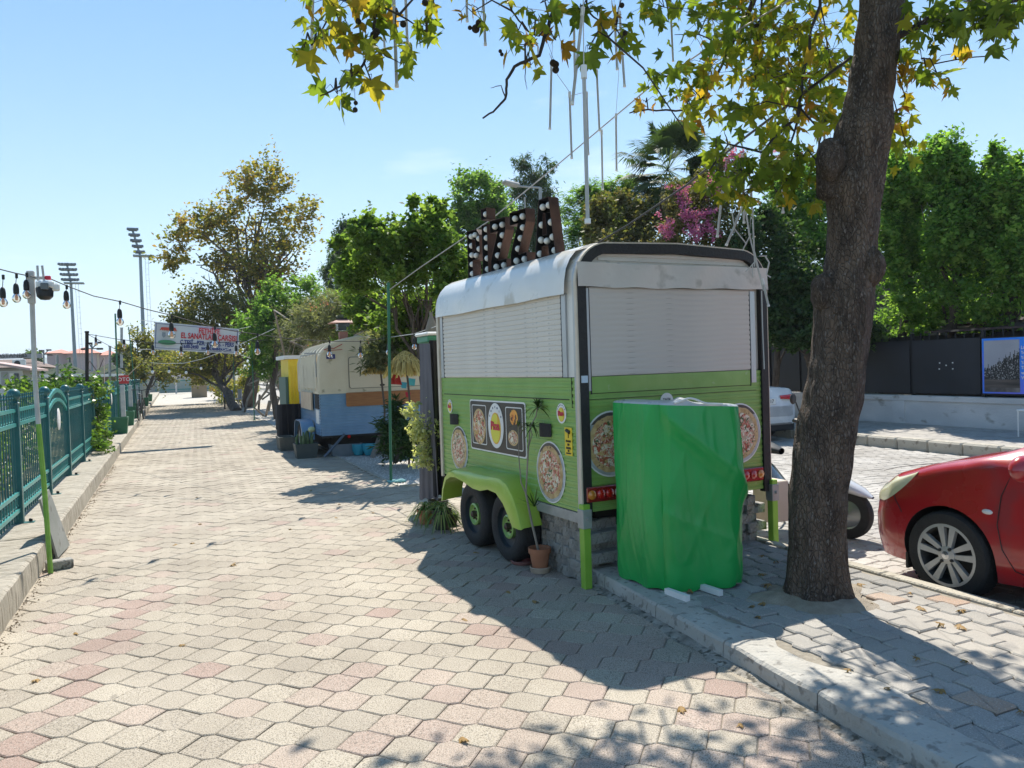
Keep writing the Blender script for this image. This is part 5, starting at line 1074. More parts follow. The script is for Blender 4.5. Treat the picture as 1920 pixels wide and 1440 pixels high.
m_ = MB(); m_.box(-.8, .8, -4.4, -4.2, .2, .34, .02); part(m_, 'bumper_lower', PLAST, ws)
# scooter behind the tree
sc_ = thing('scooter', 'grey and white scooter parked behind the tree trunk', 'scooter', (5.21, 5.64, -.03), radians(-68.8))
SG = M('scooter_grey', (.2, .21, .22), (.26, .27, .28), 5, .25, metal=.5, coat=.5); SW = M('scooter_white', (.6, .61, .62), rough=.25, coat=.7)
for x, r in ((-.6, .22), (.62, .22)):
    m_ = MB(); m_.lathe([(.13, .045), (.17, .052), (.205, .045), (r, .02), (r, -.02), (.205, -.045), (.17, -.052), (.13, -.045)], (x, 0, r), 32, 'y', False); w = part(m_, 'wheel', TYRE, sc_, True)
    m_ = MB(); m_.lathe([(.135, .03), (.12, .02), (.03, .035), (.0, .035)], (x, 0, r), 20, 'y', False); m_.lathe([(.135, -.03), (.12, -.02), (.03, -.035), (.0, -.035)], (x, 0, r), 20, 'y', False); part(m_, 'rim', SG, w, True)
def hull(rows, name, mt):
    m_ = MB(); P = [[(x, w*cos(2*pi*a/20), z+h*sin(2*pi*a/20)) for a in range(21)] for x, z, w, h in rows]; m_.grid(P); return part(m_, name, mt, sc_, True)
hull([(-.82, .66, .02, .02), (-.74, .64, .1, .06), (-.55, .6, .15, .13), (-.3, .55, .16, .16), (-.1, .48, .15, .14), (.05, .36, .13, .08)], 'body', SG)
hull([(-.72, .72, .03, .02), (-.6, .76, .13, .045), (-.35, .76, .15, .05), (-.1, .77, .13, .05), (.02, .74, .06, .03)], 'seat', PLAST)
hull([(-.8, .78, .02, .01), (-.7, .81, .12, .04), (-.5, .8, .14, .05), (-.42, .78, .05, .03)], 'rear_cowl', SG)
m_ = MB(); m_.box(-.2, .35, -.15, .15, .24, .3, .03); part(m_, 'footboard', PLAST, sc_)
m_ = MB(); P = [[(x+.05*cos(t)*1.0, .21*sin(t)*w, z) for t in [radians(-90+180*i/12) for i in range(13)]] for x, z, w in ((.3, .28, .8), (.34, .45, 1), (.36, .65, 1), (.34, .85, .8), (.3, .95, .55))]; m_.grid(P); part(m_, 'leg_shield', SW, sc_, True)
hull([(.42, .48, .02, .02), (.46, .5, .1, .07), (.6, .48, .11, .07), (.76, .42, .09, .04), (.84, .38, .03, .01)], 'front_mudguard', SW)
m_ = MB(); m_.tube([(.34, 0, .95), (.36, 0, 1.02)], .03, 8); m_.tube([(.28, -.3, 1.06), (.33, -.2, 1.03), (.36, 0, 1.0), (.33, .2, 1.03), (.28, .3, 1.06)], .014, 8); m_.tube([(.62, .07, .22), (.5, .06, .5)], .02, 8); m_.tube([(.62, -.07, .22), (.5, -.06, .5)], .02, 8); part(m_, 'handlebar', PLAST, sc_)
hull([(.28, 1.0, .04, .03), (.33, 1.02, .12, .06), (.42, 1.0, .11, .07), (.47, .98, .04, .03)], 'headlight_cowl', SW)
for s in (-1, 1):
    m_ = MB(); m_.tube([(.31, s*.17, 1.04), (.28, s*.24, 1.22)], .006, 6); m_.lathe([(.0, -.012), (.045, -.01), (.05, 0), (.04, .012), (0, .014)], (.27, s*.27, 1.25), 16, 'x', False); part(m_, 'mirror', PLAST, sc_, True)
c = AD(1449, 975, 6.9); cb = thing('cream_box', 'cream metal box on a short stand behind the right leg of the trailer', 'box', (c.x, c.y, 0)); m_ = MB(); m_.box(c.x-.12, c.x+.1, c.y-.1, c.y+.12, c.z, c.z+.36, .008); m_.build('case', M('box_cream', (.5, .4, .33), (.56, .47, .4), 5, .6), cb); m_ = MB(); m_.tube([(c.x-.02, c.y, -.03), (c.x-.02, c.y, c.z)], .02, 6); m_.build('stand', GALV, cb)
m_ = MB(); m_.tube([(-.15, .16, .25), (-.1, .28, .0)], .012, 6); part(m_, 'stand', GALV, sc_)
# ------------------------------------------------------------------ teal fence on the plinth
TEAL = M('paint_teal', (.02, .22, .21), (.03, .28, .26), 6, .4, coat=.2, bump=.1, bscale=50); TEALD = M('paint_teal_dark', (.007, .095, .1), (.01, .125, .13), 6, .45, coat=.2)
FX = -1.42; fe = thing('iron_fence', 'teal wrought iron fence with ball-topped posts and arched panels on the plinth', 'fence', (FX, 8.9, .2))
pm = MB(); pm.box(-.04, .04, -.04, .04, 0, 1.19, .004); pm.lathe([(.045, 1.17), (.055, 1.19), (.03, 1.205), (.03, 1.215), (.05, 1.23), (.062, 1.26), (.055, 1.3), (.03, 1.325), (.0, 1.33)], n=16, cap=False); pm_ = pm.mesh('post', TEALD, None, True)
bp = MB(); bp.box(-.13, .13, -.05, .05, 0, .008); bp_ = bp.mesh('base_plate', TEALD)
bo = MB(); bo.lathe([(.011, 0), (.011, .03), (0, .03)], n=6); bo_ = bo.mesh('bolt', BLK)
pk = MB(); pk.box(-.006, .006, -.006, .006, .06, 1.22); pk.lathe([(.008, 1.22), (.015, 1.235), (.006, 1.25), (.011, 1.265), (.0, 1.29)], n=6, cap=False); pk_ = pk.mesh('picket', TEALD)
posts = [-1.1+2*k for k in range(3, 26)]
y0 = 8.9
stuffp = MB(); npk = 0; near_ = MB()
orn = MB()
for k in list(range(-1, 22))+list(range(-6, -1)):
    y = y0+k*2-.0
    inst(pm_, 'post', (0, y-y0, 0), (0, 0, 0), fe)
    if k < 8:
        inst(bp_, 'base_plate', (.0, y-y0, .004), (0, 0, 0), fe)
        for s in (-.1, .1, .085): inst(bo_, 'bolt', (s, y-y0+(.03 if s == .085 else 0), .01), (0, 0, 0), fe)
    arch = (k-1) % 5 == 0; a, b = y-y0+.04, y-y0+1.96
    for z in (.125, .29):
        m_ = MB(); m_.box(-.013, .02, a, b, z, z+.035); part(m_, 'rail', TEAL, fe)
    if not arch:
        for z in (.96, 1.1): m_ = MB(); m_.box(-.013, .02, a, b, z, z+.035); part(m_, 'rail', TEAL, fe)
    else:
        for zz, w in ((1.0, .045), (1.1, .05)):
            P = []; m_ = MB()
            for i in range(17):
                t = i/16; yy = a+(b-a)*t; q = zz-.05+(.17+.02*(zz > 1.05))*sin(pi*t)**.8; P.append([(-.016, yy, q), (.022, yy, q), (.022, yy, q+w), (-.016, yy, q+w), (-.016, yy, q)])
            m_.grid(P); part(m_, 'arch', TEAL, fe)
        m_ = MB(); m_.lathe([(.0, .028), (.045, .03), (.05, .024), (.05, .018)], n=24, axis='x', cap=False); m_.v = [(x, (a+b)/2+yv*2.6, .88+zv*2.9) for x, yv, zv in m_.v]; part(m_, 'medallion', WHITEP, fe, True)
    n_ = 15
    for i in range(n_):
        yy = a+(i+.5)*1.92/n_; npk += 1
        if npk <= 290 and k > -2: inst(pk_, 'picket', (0, yy, 0), (0, 0, 0), fe)
        else: stuffp.box(-.008, .008, yy-.008, yy+.008, .06, 1.24)
        for zc in (.225, 1.05):
            if arch and zc > 1: continue
            P = [(.004, yy+.048+.032*cos(t), zc+.045*sin(t)) for t in [2*pi*j/8 for j in range(9)]]; orn.tube(P, .005, 4, False)
        if arch:
            t = (yy-a)/(b-a); zc = 1.06+.2*sin(pi*t)**.8; P = [(.004, yy+.048+.03*cos(q), zc+.03*sin(q)) for q in [2*pi*j/8 for j in range(9)]]; orn.tube(P, .005, 4, False)
tag(part(stuffp, 'picket_rows', TEALD, fe), kind='stuff'); tag(part(orn, 'scroll_band', TEAL, fe), kind='stuff')
# ------------------------------------------------------------------ leaning pole, camera, board, block
PG = M('pole_green', (.16, .34, .04), (.24, .44, .07), 9, .5, bump=.3, bscale=30); PW = M('pole_white', (.42, .42, .4), (.55, .54, .52), 9, .5, bump=.2, bscale=40)
b0 = G(95, 1075); t0 = AY(57, 508, 7.5); lp = thing('lamp_pole', 'thin leaning pole, green below and white above, wired to the near end of the plinth', 'pole', tuple(b0))
mid = b0.lerp(t0, .47); q1 = AY(82, 900, 7.48); q2 = AY(65, 700, 7.5)
m_ = MB(); m_.tube([b0, q1, AY(72, 795, 7.49)], .02, 8); m_.build('lower_tube', PG, lp, smooth=True)
m_ = MB(); m_.tube([AY(72, 797, 7.49), q2, AY(60, 560, 7.5), t0], .019, 8); m_.build('upper_tube', PW, lp, smooth=True)
m_ = MB(); m_.box(t0.x-.028, t0.x+.028, t0.y-.028, t0.y+.028, t0.z-.27, t0.z, .006); m_.build('joint_sleeve', PW, lp)
cl = AY(85, 530, 7.45); sc2 = thing('security_camera', 'white security camera with two aerials and a black dome on the leaning pole', 'security camera', tuple(cl))
def E_(c, rx, ry, rz_, mt, nm, n=16, lo=0, hi=pi):
    m_ = MB(); m_.lathe([(max(1e-4, sin(lo+(hi-lo)*i/8)), -cos(lo+(hi-lo)*i/8)) for i in range(9)], n=n, cap=False); m_.v = [(c[0]+x*rx, c[1]+y*ry, c[2]+z*rz_) for x, y, z in m_.v]; return m_.build(nm, mt, sc2, smooth=True)
m_ = MB(); m_.tube([AY(58, 521, 7.48), AY(92, 521, 7.45)], .014, 8); m_.build('arm', PW, sc2)
m_ = MB(); c = AY(84, 534, 7.42); m_.box(c.x-.06, c.x+.07, c.y-.05, c.y+.05, c.z-.03, c.z+.03, .012); m_.build('housing', WHITEP, sc2)
c = AY(84, 546, 7.42); m_ = MB(); m_.lathe([(.0, -.075), (.035, -.07), (.06, -.045), (.066, .02), (.06, .035)], tuple(c), 20, cap=False); m_.build('dome', M('dome_black', (.006, .006, .008), rough=.4), sc2, smooth=True)
c = AY(84, 537, 7.34); m_ = MB(); m_.box(c.x-.03, c.x+.03, c.y-.03, c.y+.03, c.z-.03, c.z+.025, .005); m_.build('lens_unit', GLASSD, sc2)
c = AY(103, 538, 7.42); m_ = MB(); m_.box(c.x-.04, c.x+.035, c.y-.03, c.y+.03, c.z-.035, c.z+.03, .012); m_.build('floodlight', WHITEP, sc2)
c = AY(90, 521, 7.42); m_ = MB(); m_.box(c.x-.02, c.x+.02, c.y-.02, c.y+.02, c.z-.016, c.z+.016, .003); m_.build('red_tape', M('tape_red', (.6, .01, .04), rough=.5), sc2)
for u0, u1 in ((72, 70), (83, 79)): m_ = MB(); m_.tube([AY(u0, 530, 7.42), AY(u1, 498, 7.42)], .009, 8); m_.build('aerial', PW, sc2, smooth=True)
a, b, c, d = G(115, 1050), G(131, 1025), AX(100, 918, -1.06), AX(77, 937, -1.1)
bd = MB(); A, B, Cc, D_ = Vector((-1.0, 7.58, .04)), Vector((-.84, 7.95, .02)), Vector((-1.1, 8.12, .62)), Vector((-1.2, 7.72, .6))
A, B, Cc, D_ = G(109, 1046, .02), G(131, 1022, .02), AY(92, 917, 8.15), AY(76, 936, 7.75)
nn = (B-A).cross(D_-A).normalized()*.018; bd.add([A, B, Cc, D_, A-nn, B-nn, Cc-nn, D_-nn], [(0, 1, 2, 3), (7, 6, 5, 4), (0, 4, 5, 1), (1, 5, 6, 2), (2, 6, 7, 3), (3, 7, 4, 0)])
solo('board', bd, M('board_grey', (.2, .215, .2), (.27, .28, .27), 4, .6, bump=.1, c3=(.14, .14, .13), s3=8, p3=.66), 'grey board leaning against the near end of the plinth', 'board', tuple(A))
bl = MB(); bl.box(-.1, .1, -.05, .06, 0, .075, .008); o = solo('loose_block', bl, BRICKM, 'loose concrete block at the foot of the leaning pole', 'paving block', (0, 0, 0)); o.location = G(112, 1066); o.rotation_euler = (0, 0, .25)
# ------------------------------------------------------------------ festoon lights
GB = glassmat('bulb_glass', (1, .93, .84), .03, .06); FIL = M('filament_cone', (.75, .38, .2), rough=.5); CAB = M('cable_black', (.012, .012, .012), rough=.6); MILK = M('bulb_frosted', (.8, .8, .76), rough=.25, coat=.5)
sock = MB(); sock.lathe([(.004, .05), (.012, .045), (.019, .03), (.022, .0), (.021, -.035), (.0, -.035)], n=12, cap=False); sock_ = sock.mesh('socket', CAB, None, True)
gb = MB(); gb.lathe([(.014, -.033), (.022, -.045), (.031, -.062), (.033, -.078), (.027, -.095), (.012, -.107), (.0, -.109)], n=14, cap=False); gb_ = gb.mesh('glass_bulb', GB, None, True); gm_ = gb.mesh('glass_bulb', MILK, None, True)
fi = MB(); fi.lathe([(.006, -.036), (.012, -.06), (.009, -.088), (.0, -.09)], n=8, cap=False); fi_ = fi.mesh('filament', FIL, None, True)
def festoon(label, pts, bulbs, cat='string lights', mt=None, r=.005, frost=False, grp=None):
    """pts: (u, v, D); bulbs: (u, v_cable, v_bulb, D)"""
    a = AD(*pts[0]); t = thing('string_lights', label, cat, tuple(a), 0, grp); P = [AD(*p) for p in pts]
    m_ = MB(); m_.tube(P, r, 5); m_.build('cable', mt or CAB, t)
    for u, vc, vb, D in bulbs:
        p = AD(u, vc, D); q = AD(u, vb, D)+Vector((0, 0, .075)); h = bpy.data.objects.new('lamp_holder', sock_); link(h, t); h.location = q-a
        m_ = MB(); m_.tube([p, q+Vector((0, 0, .045))], .0028, 4); m_.box(p.x-.009, p.x+.009, p.y-.009, p.y+.009, p.z-.025, p.z+.012); part_ = m_.mesh('drop_cable', CAB, tuple(a)); link(bpy.data.objects.new('drop_cable', part_), t)
        inst(gm_ if frost else gb_, 'glass_bulb', (0, 0, 0), (0, 0, 0), h)
        if not frost: inst(fi_, 'filament', (0, 0, 0), (0, 0, 0), h)
    return t
Dp = lambda u: dep(AP(u, 600, (-.98, 7.5), (2.78, 10.67)))
cab1 = [(57, 518), (95, 523), (125, 536), (175, 555), (228, 566), (275, 580), (320, 591), (365, 604), (403, 614), (440, 621), (483, 627), (540, 635), (618, 640), (676, 640), (733, 632)]
festoon('black festoon cable of clear bulbs sagging from the leaning pole to the green pole', [(u, v, Dp(u)) for u, v in cab1], [(u, vc, vb, Dp(u)) for u, vc, vb in ((125, 537, 572), (225, 566, 604), (322, 592, 628), (403, 614, 646), (483, 627, 660), (618, 640, 665), (676, 640, 667), (728, 633, 661))])
festoon('black festoon cable with three clear bulbs left of the leaning pole', [(-40, 495, 6.0), (0, 505, 6.1), (28, 512, 6.3), (57, 518, 6.5)], [(6, 518, 568, 6.1), (31, 516, 560, 6.25), (50, 514, 553, 6.4)])
festoon('dark festoon cable from the short dark post passing in front of the banner', [(163, 626, 14), (220, 636, 13.2), (287, 643, 12.5), (340, 644, 12), (390, 643, 11.8), (443, 641, 11.5), (500, 637, 11.2)], [(180, 629, 645, 13.8), (233, 638, 650, 13), (287, 643, 661, 12.5), (340, 644, 664, 12), (390, 643, 661, 11.8), (443, 641, 663, 11.5)])
festoon('second dark cable sloping down from the short dark post with small bulbs', [(163, 626, 14), (217, 655, 15), (283, 682, 16.5), (330, 690, 18), (380, 688, 20)], [(286, 682, 698, 16.5), (317, 688, 697, 17.5), (349, 690, 699, 18.5), (377, 688, 691, 20)], frost=True)
m_ = MB(); m_.tube([AD(u, v, D) for u, v, D in ((283, 680, 15), (310, 682, 14.6), (345, 681, 14), (380, 673, 13.4), (410, 662, 13), (445, 648, 12.6), (480, 632, 12.2), (515, 616, 11.8))], .005, 5); solo('rope', m_, CORD, 'pale rope swung under the banner from tree to tree', 'rope', tuple(AD(283, 680, 15)))
festoon('pale cable with pinkish bulbs running from the green pole to the pizza trailer', [(733, 632, 10.95), (777, 626, 10.2), (815, 613, 9.4), (850, 598, 8.6)], [(777, 626, 651, 10.2)], mt=CORD)
m_ = MB(); m_.tube([AD(u, v, D) for u, v, D in ((728, 545, 10.95), (790, 500, 10.2), (920, 412, 9), (1050, 305, 7.8), (1215, 166, 6.6), (1330, 88, 5.9), (1480, 0, 5.2), (1600, -70, 4.8))], .0065, 5); solo('guy_wire', m_, GALV, 'thin grey wire from the green pole up to the plane tree', 'wire', tuple(AD(728, 545, 10.95)))
m_ = MB(); m_.tube([AD(u, v, D) for u, v, D in ((1110, 462, 10), (1180, 420, 9), (1290, 345, 7.6), (1390, 263, 6.4), (1480, 195, 5.5), (1595, 108, 4.75))], .010, 6); solo('power_cable', m_, CAB, 'thick black cable slanting from the trunk down behind the trailer roof', 'cable', tuple(AD(1110, 462, 10)))
# green poles and green planter tubs on the plinth
GP = M('pole_dark_green', (.01, .12, .06), (.015, .16, .08), 7, .45, coat=.1); TUB = M('tub_green', (.015, .11, .05), (.02, .15, .07), 5, .5, bump=.1)
def pole(label, u0, v0, D0, u1, v1, D1, r, mt, name='green_pole'):
    a, b = AD(u0, v0, D0), AD(u1, v1, D1); m_ = MB(); m_.tube([a, a.lerp(b, .5), b], r, 8); m_.box(a.x-r*2.5, a.x+r*2.5, a.y-r*2.5, a.y+r*2.5, a.z-.0, a.z+.02); m_.lathe([(r*1.25, 0), (r*1.25, .03), (0, .035)], tuple(b), 8); return solo(name, m_, mt, label, 'pole', tuple(a))
gpt = thing('green_pole', 'tall green pole standing between the gravel and the path, light string tied to it', 'pole', (2.78, 10.67, 0))
m_ = MB(); m_.tube([(2.78, 10.67, .02), tuple(AD(728, 530, 10.93))], .021, 10); m_.build('tube', GP, gpt, smooth=True); m_ = MB(); m_.box(2.74, 2.98, 10.6, 10.74, 0, .035, .01); m_.build('foot', M('foot_cyan', (.1, .35, .38), (.2, .45, .45), 9, .6), gpt)
for i, (y, u, pole_) in enumerate(((21.8, 0, (216, 588)), (25.4, 0, None), (29.5, 0, None), (33.2, 0, (241, 613)), (41.5, 0, None), (49.2, 0, None))):
    loc = (-1.25, y, .2); t = thing('planter_tub', ('square green tub nearest the camera with a pole in it', 'green tub beside the white fence post under the bicycle', 'green tub just beyond the bicycle', 'green tub with a second thin pole further along the plinth', 'small green tub far along the plinth', 'farthest green tub on the plinth')[i], 'planter', loc, 0, 'green tubs along the plinth')
    m_ = MB(); P = [(-.2, -.2), (.2, -.2), (.2, .2), (-.2, .2)]; Q = [(x*1.08, y_*1.08) for x, y_ in P]; m_.add([(x*.9, y_*.9, 0) for x, y_ in P]+[(x, y_, .42) for x, y_ in Q]+[(x*.86, y_*.86, .42) for x, y_ in Q]+[(x*.86, y_*.86, .38) for x, y_ in Q], [(0, 3, 2, 1), (0, 1, 5, 4), (1, 2, 6, 5), (2, 3, 7, 6), (3, 0, 4, 7), (4, 5, 9, 8), (5, 6, 10, 9), (6, 7, 11, 10), (7, 4, 8, 11)]+[(8, 9, 13, 12), (9, 10, 14, 13), (10, 11, 15, 14), (11, 8, 12, 15), (12, 13, 14, 15)]); part(m_, 'tub', TUB, t)
    m_ = MB(); m_.box(-.18, .18, -.18, .18, .36, .385); part(m_, 'earth', SOIL, t)
    if pole_: m_ = MB(); tp = AY(pole_[0], pole_[1], y); m_.tube([(-1.25, y, .4), tuple(tp)], .02, 8); solo('thin_pole', m_, GP, 'thin dark green pole rising from the nearest green tub' if i == 0 else 'thin dark green pole rising from a tub farther along the plinth', 'pole', (-1.25, y, .4))
POSTW = M('post_whitewash', (.45, .46, .45), (.58, .58, .56), 6, .7, bump=.3)
for i, (y, h) in enumerate(((24.9, 1.2), (29.4, 1.15), (34.9, 1.1), (39.8, 1.1), (43.7, 1.1), (48.2, 1.1), (53, 1.1))):
    m_ = MB(); m_.box(-.06, .06, -.06, .06, 0, h, .006); o = bpy.data.objects.new('white_post', m_.mesh('white_post', POSTW)); C.objects.link(o); o.location = (-1.3, y, .2)
    tag(o, ('whitewashed post behind the first green tub, a red sign on top', 'whitewashed post behind the bicycle', 'third whitewashed post along the fence', 'fourth whitewashed post along the fence', 'fifth whitewashed post along the fence', 'sixth whitewashed post along the fence', 'farthest whitewashed post along the fence')[i], 'post', 'whitewashed posts in the fence line')
sg = thing('red_sign', 'small red sign with white letters above the first white post', 'sign', tuple(AY(233, 712, 24.9)))
a, b = AY(223, 704, 24.9), AY(242, 719, 24.9); m_ = MB(); m_.box(a.x, b.x, 24.86, 24.9, b.z, a.z, .004); m_.build('panel', M('sign_red', (.5, .03, .03), rough=.5), sg); cm_ = (a+b)/2-sg.location
text('OTO', .15, WHITEP, sg, (cm_.x, 24.85-sg.location.y, cm_.z), (radians(90), 0, 0)); m_ = MB(); m_.box(a.x+.17, a.x+.2, 24.87, 24.89, 1.4, b.z); m_.build('bracket', GALV, sg)
pole('short thick black post beyond the fence carrying the dark festoon cable', 163, 715, 14, 163, 624, 14, .03, M('post_black', (.012, .008, .008), rough=.6), 'dark_post')
for i, (u, v0, v1, D, r, mt) in enumerate(((107, 720, 667, 30, .05, GALV), (206, 716, 650, 34, .05, GALV), (228, 690, 615, 55, .09, GALV), (248, 720, 640, 40, .04, GP), (258, 715, 612, 42, .04, GALV))):
    pole(('thin grey rod sticking up behind the leafy shrubs', 'thin grey rod in front of the right green roof', 'pale street pole left of the thin dark poles', 'dark green rod in front of the left small tree', 'thin grey rod beside the left small tree')[i], u, v0, D, u, v1, D, r, mt, 'thin_rod')
# bicycle leaning on the fence
bi = thing('bicycle', 'black bicycle parked on the plinth beside the green tubs', 'bicycle', (-1.0, 27.6, .2), radians(84))
for x in (0, 1.05):
    m_ = MB(); m_.tube([(x+.33*cos(t), 0, .35+.33*sin(t)) for t in [2*pi*k/28 for k in range(29)]], .02, 6, False); w = part(m_, 'wheel', TYRE, bi, True)
    m_ = MB(); [m_.tube([(x, 0, .35), (x+.32*cos(t), 0, .35+.32*sin(t))], .002, 3) for t in [2*pi*k/14 for k in range(14)]]; part(m_, 'spokes', GALV, w)
m_ = MB()
for p in (((.0, 0, .35), (.42, 0, .32), (.25, 0, .82), (.0, 0, .35)), ((.42, 0, .32), (.85, 0, .8)), ((.27, 0, .78), (.86, 0, .84)), ((.84, 0, .9), (1.05, 0, .35))): m_.tube(p, .017, 6)
part(m_, 'frame', CAB, bi); m_ = MB(); m_.tube([(.74, -.3, 1.0), (.85, -.12, .99), (.84, 0, .97), (.85, .12, .99), (.74, .3, 1.0)], .013, 6); m_.tube([(.84, 0, .88), (.84, 0, .98)], .014, 6); part(m_, 'handlebar', CAB, bi)
m_ = MB(); m_.lathe([(.0, -.02), (.05, -.015), (.06, 0), (.0, .02)], n=10, cap=False); m_.v = [(.2+x*2, y, .88+z) for x, y, z in m_.v]; m_.tube([(.25, 0, .8), (.22, 0, .87)], .012, 6); part(m_, 'saddle', PLAST, bi)
m_ = MB(); m_.lathe([(.08, -.006), (.08, .006)], (.42, .03, .32), 16, 'y'); m_.tube([(.42, -.05, .32), (.5, -.06, .2)], .01, 5); m_.tube([(.42, .05, .32), (.34, .06, .44)], .01, 5); part(m_, 'crank', PLAST, bi)
# banner over the path
p0, p1 = AY(288, 655, 20.2), AY(447, 664, 20.2); p2, p3 = AY(448, 617, 20.2), AY(290, 603, 20.2)
bn = thing('banner', 'white market banner with red lettering stretched over the path', 'banner', tuple(p0)); m_ = MB(); P = []
for i in range(13):
    f = i/12; a = p0.lerp(p1, f); b = p3.lerp(p2, f); P.append([(a.lerp(b, g)+Vector((0, .03*sin(f*9+g*2), 0))) for g in (0, .33, .66, 1)])
m_.grid(P); m_.build('cloth', M('banner_cloth', (.6, .6, .6), (.66, .66, .66), 3, .8), bn); BW, BH = (p1-p0).length, (p3-p0).length; tl = atan2(p1.z-p0.z, p1.x-p0.x)
def bpos(f, g, dy=-.045): q = p0.lerp(p1, f).lerp(p3.lerp(p2, f), g); return (q.x-p0.x, dy, q.z-p0.z)
BR_ = M('banner_red', (.55, .03, .04), rough=.8); BB_ = M('banner_blue', (.03, .05, .2), rough=.8)
for s_, f, g, sz, mt, wf in (('FETHİYE', .64, .80, .15, BR_, .25), ('EL SANATLARI ÇARŞISI', .64, .58, .16, BR_, .66), ('C.TESİ - PZR. - ÇARŞ. - PERS', .62, .33, .12, BB_, .64), ('16:00-24:00', .42, .17, .1, BB_, .19), ('SAATLERİ ARASINDA AÇIKTIR', .73, .14, .07, BB_, .36)):
    o = text(s_, sz*1.15, mt, bn, bpos(f, g), (radians(90), -tl, 0), bold=.005); xs_ = [v.co.x for v in o.data.vertices]; o.scale = (wf*BW/(max(xs_)-min(xs_)), 1, 1)
def bpoly(pts, mt, nm, dy=-.04):
    m_ = MB(); Q = [bpos(f, g, 0) for f, g in pts]; n = len(Q); m_.add([(x, y+dy, z) for x, y, z in Q]+[(x, y+dy+.004, z) for x, y, z in Q], [tuple(range(n-1, -1, -1)), tuple(range(n, 2*n))]+[(i, (i+1) % n, n+(i+1) % n, n+i) for i in range(n)]); return part(m_, nm, mt, bn)
bpoly([(.06, .7), (.08, .82), (.24, .84), (.26, .72)]+[(.26-.01*k-.005, .7+(.03 if k % 2 else 0)) for k in range(18)], M('awning_red', (.55, .08, .05), rough=.8), 'stall_awning')
bpoly([(.045+.105+.105*cos(t), .28+.09*sin(t)) for t in [2*pi*k/18 for k in range(18)]], M('lawn_green', (.08, .25, .12), rough=.8), 'lawn'); bpoly([(.09, .5), (.09, .64), (.13, .64), (.13, .5), (.11, .44)], M('crest_grey', (.25, .28, .3), rough=.8), 'crest')
bpoly([(.15, .5), (.15, .6), (.24, .58), (.24, .47)], M('stall_grey', (.4, .4, .38), rough=.8), 'stall_sketch', -.038)
for q in ([(.015, .06), (.015, .94), (.022, .94), (.022, .06)], [(.015, .93), (.985, .93), (.985, .945), (.015, .945)], [(.015, .055), (.985, .055), (.985, .07), (.015, .07)], [(.978, .06), (.978, .94), (.985, .94), (.985, .06)]): bpoly(q, BB_, 'border_line', -.036)
m_ = MB()
for a, b in ((p3, AY(262, 600, 20.2)), (p2, AY(470, 612, 20.2)), (p0, AY(262, 655, 20.2)), (p1, AY(470, 672, 20.2))): m_.tube([a, b], .006, 4)
m_.build('tie_rope', CORD, bn)
# ------------------------------------------------------------------ far left: buildings, masts, hill
PINK = M('render_pink', (.46, .36, .38), (.52, .42, .43), .4, .9); TERR = M('roof_terracotta', (.5, .2, .14), (.58, .27, .2), 1.2, .85, bump=.3, bscale=10); CREAM = M('render_cream', (.6, .52, .42), rough=.9); GREENR = M('roof_green', (.05, .065, .045), (.08, .095, .07), 1, .95, spec=.05); GREYW = M('render_grey', (.3, .3, .31), (.36, .36, .36), .6, .9); GLZ = M('window_dark', (.03, .04, .05), rough=.1)
def bld(name, label, Y, boxes, roofs, wins, cat='building', extra=None):
    x0 = min(b[0] for b in boxes); t = thing(name, label, cat, (x0, Y, -.14))
    for (a, b, y0, y1, z, mt) in boxes: m_ = MB(); m_.box(a, b, y0, y1, -.14, z); m_.build('wall', mt, t)
    for (a, b, y0, y1, z, zr, mt, ov, hip) in roofs:
        m_ = MB(); a, b, y0, y1 = a-ov, b+ov, y0-ov, y1+ov; ym = (y0+y1)/2; h = min(hip, (b-a)/2-.01); m_.add([(a, y0, z), (b, y0, z), (b, y1, z), (a, y1, z), (a+h, ym, zr), (b-h, ym, zr)], [(0, 1, 5, 4), (1, 2, 5), (2, 3, 4, 5), (3, 0, 4), (3, 2, 1, 0)]); m_.build('roof', mt, t)
    for (a, b, z0, z1, yy) in wins:
        m_ = MB(); m_.box(a-.08, b+.08, yy-.05, yy-.01, z0-.08, z1+.08); w = m_.build('window', CREAM, t); m_ = MB(); m_.box(a, b, yy-.08, yy-.051, z0, z1); mm = m_.mesh('pane', GLZ, tuple(t.location)); link(bpy.data.objects.new('pane', mm), w)
    return t
Y = 124; X = lambda u, v=690, YY=Y: AY(u, v, YY).x; Z = lambda v, u=150, YY=Y: AY(u, v, YY).z
pb = bld('pink_building', 'pink building with terracotta hipped roofs beyond the sports ground', Y, [(X(89), X(129), Y, Y+9, Z(662, 110), PINK), (X(129.3), X(183), Y-1.5, Y+10, Z(663, 150), PINK), (X(188), X(218), Y-.5, Y+9, Z(666, 200), PINK), (X(183.2), X(187.8), Y-1, Y+8, Z(662, 185), CREAM)],
   [(X(89), X(129), Y, Y+9, Z(662, 110), Z(653, 110), TERR, .5, 4), (X(129), X(183), Y-1.5, Y+10, Z(663, 150), Z(649, 142), TERR, .6, 5), (X(186), X(218), Y-.5, Y+9, Z(666, 200), Z(655, 190), TERR, .5, 4)], [(X(132), X(136), Z(681), Z(670), Y-1.5), (X(133), X(137), Z(698), Z(688), Y-1.5)])
Y2 = 62
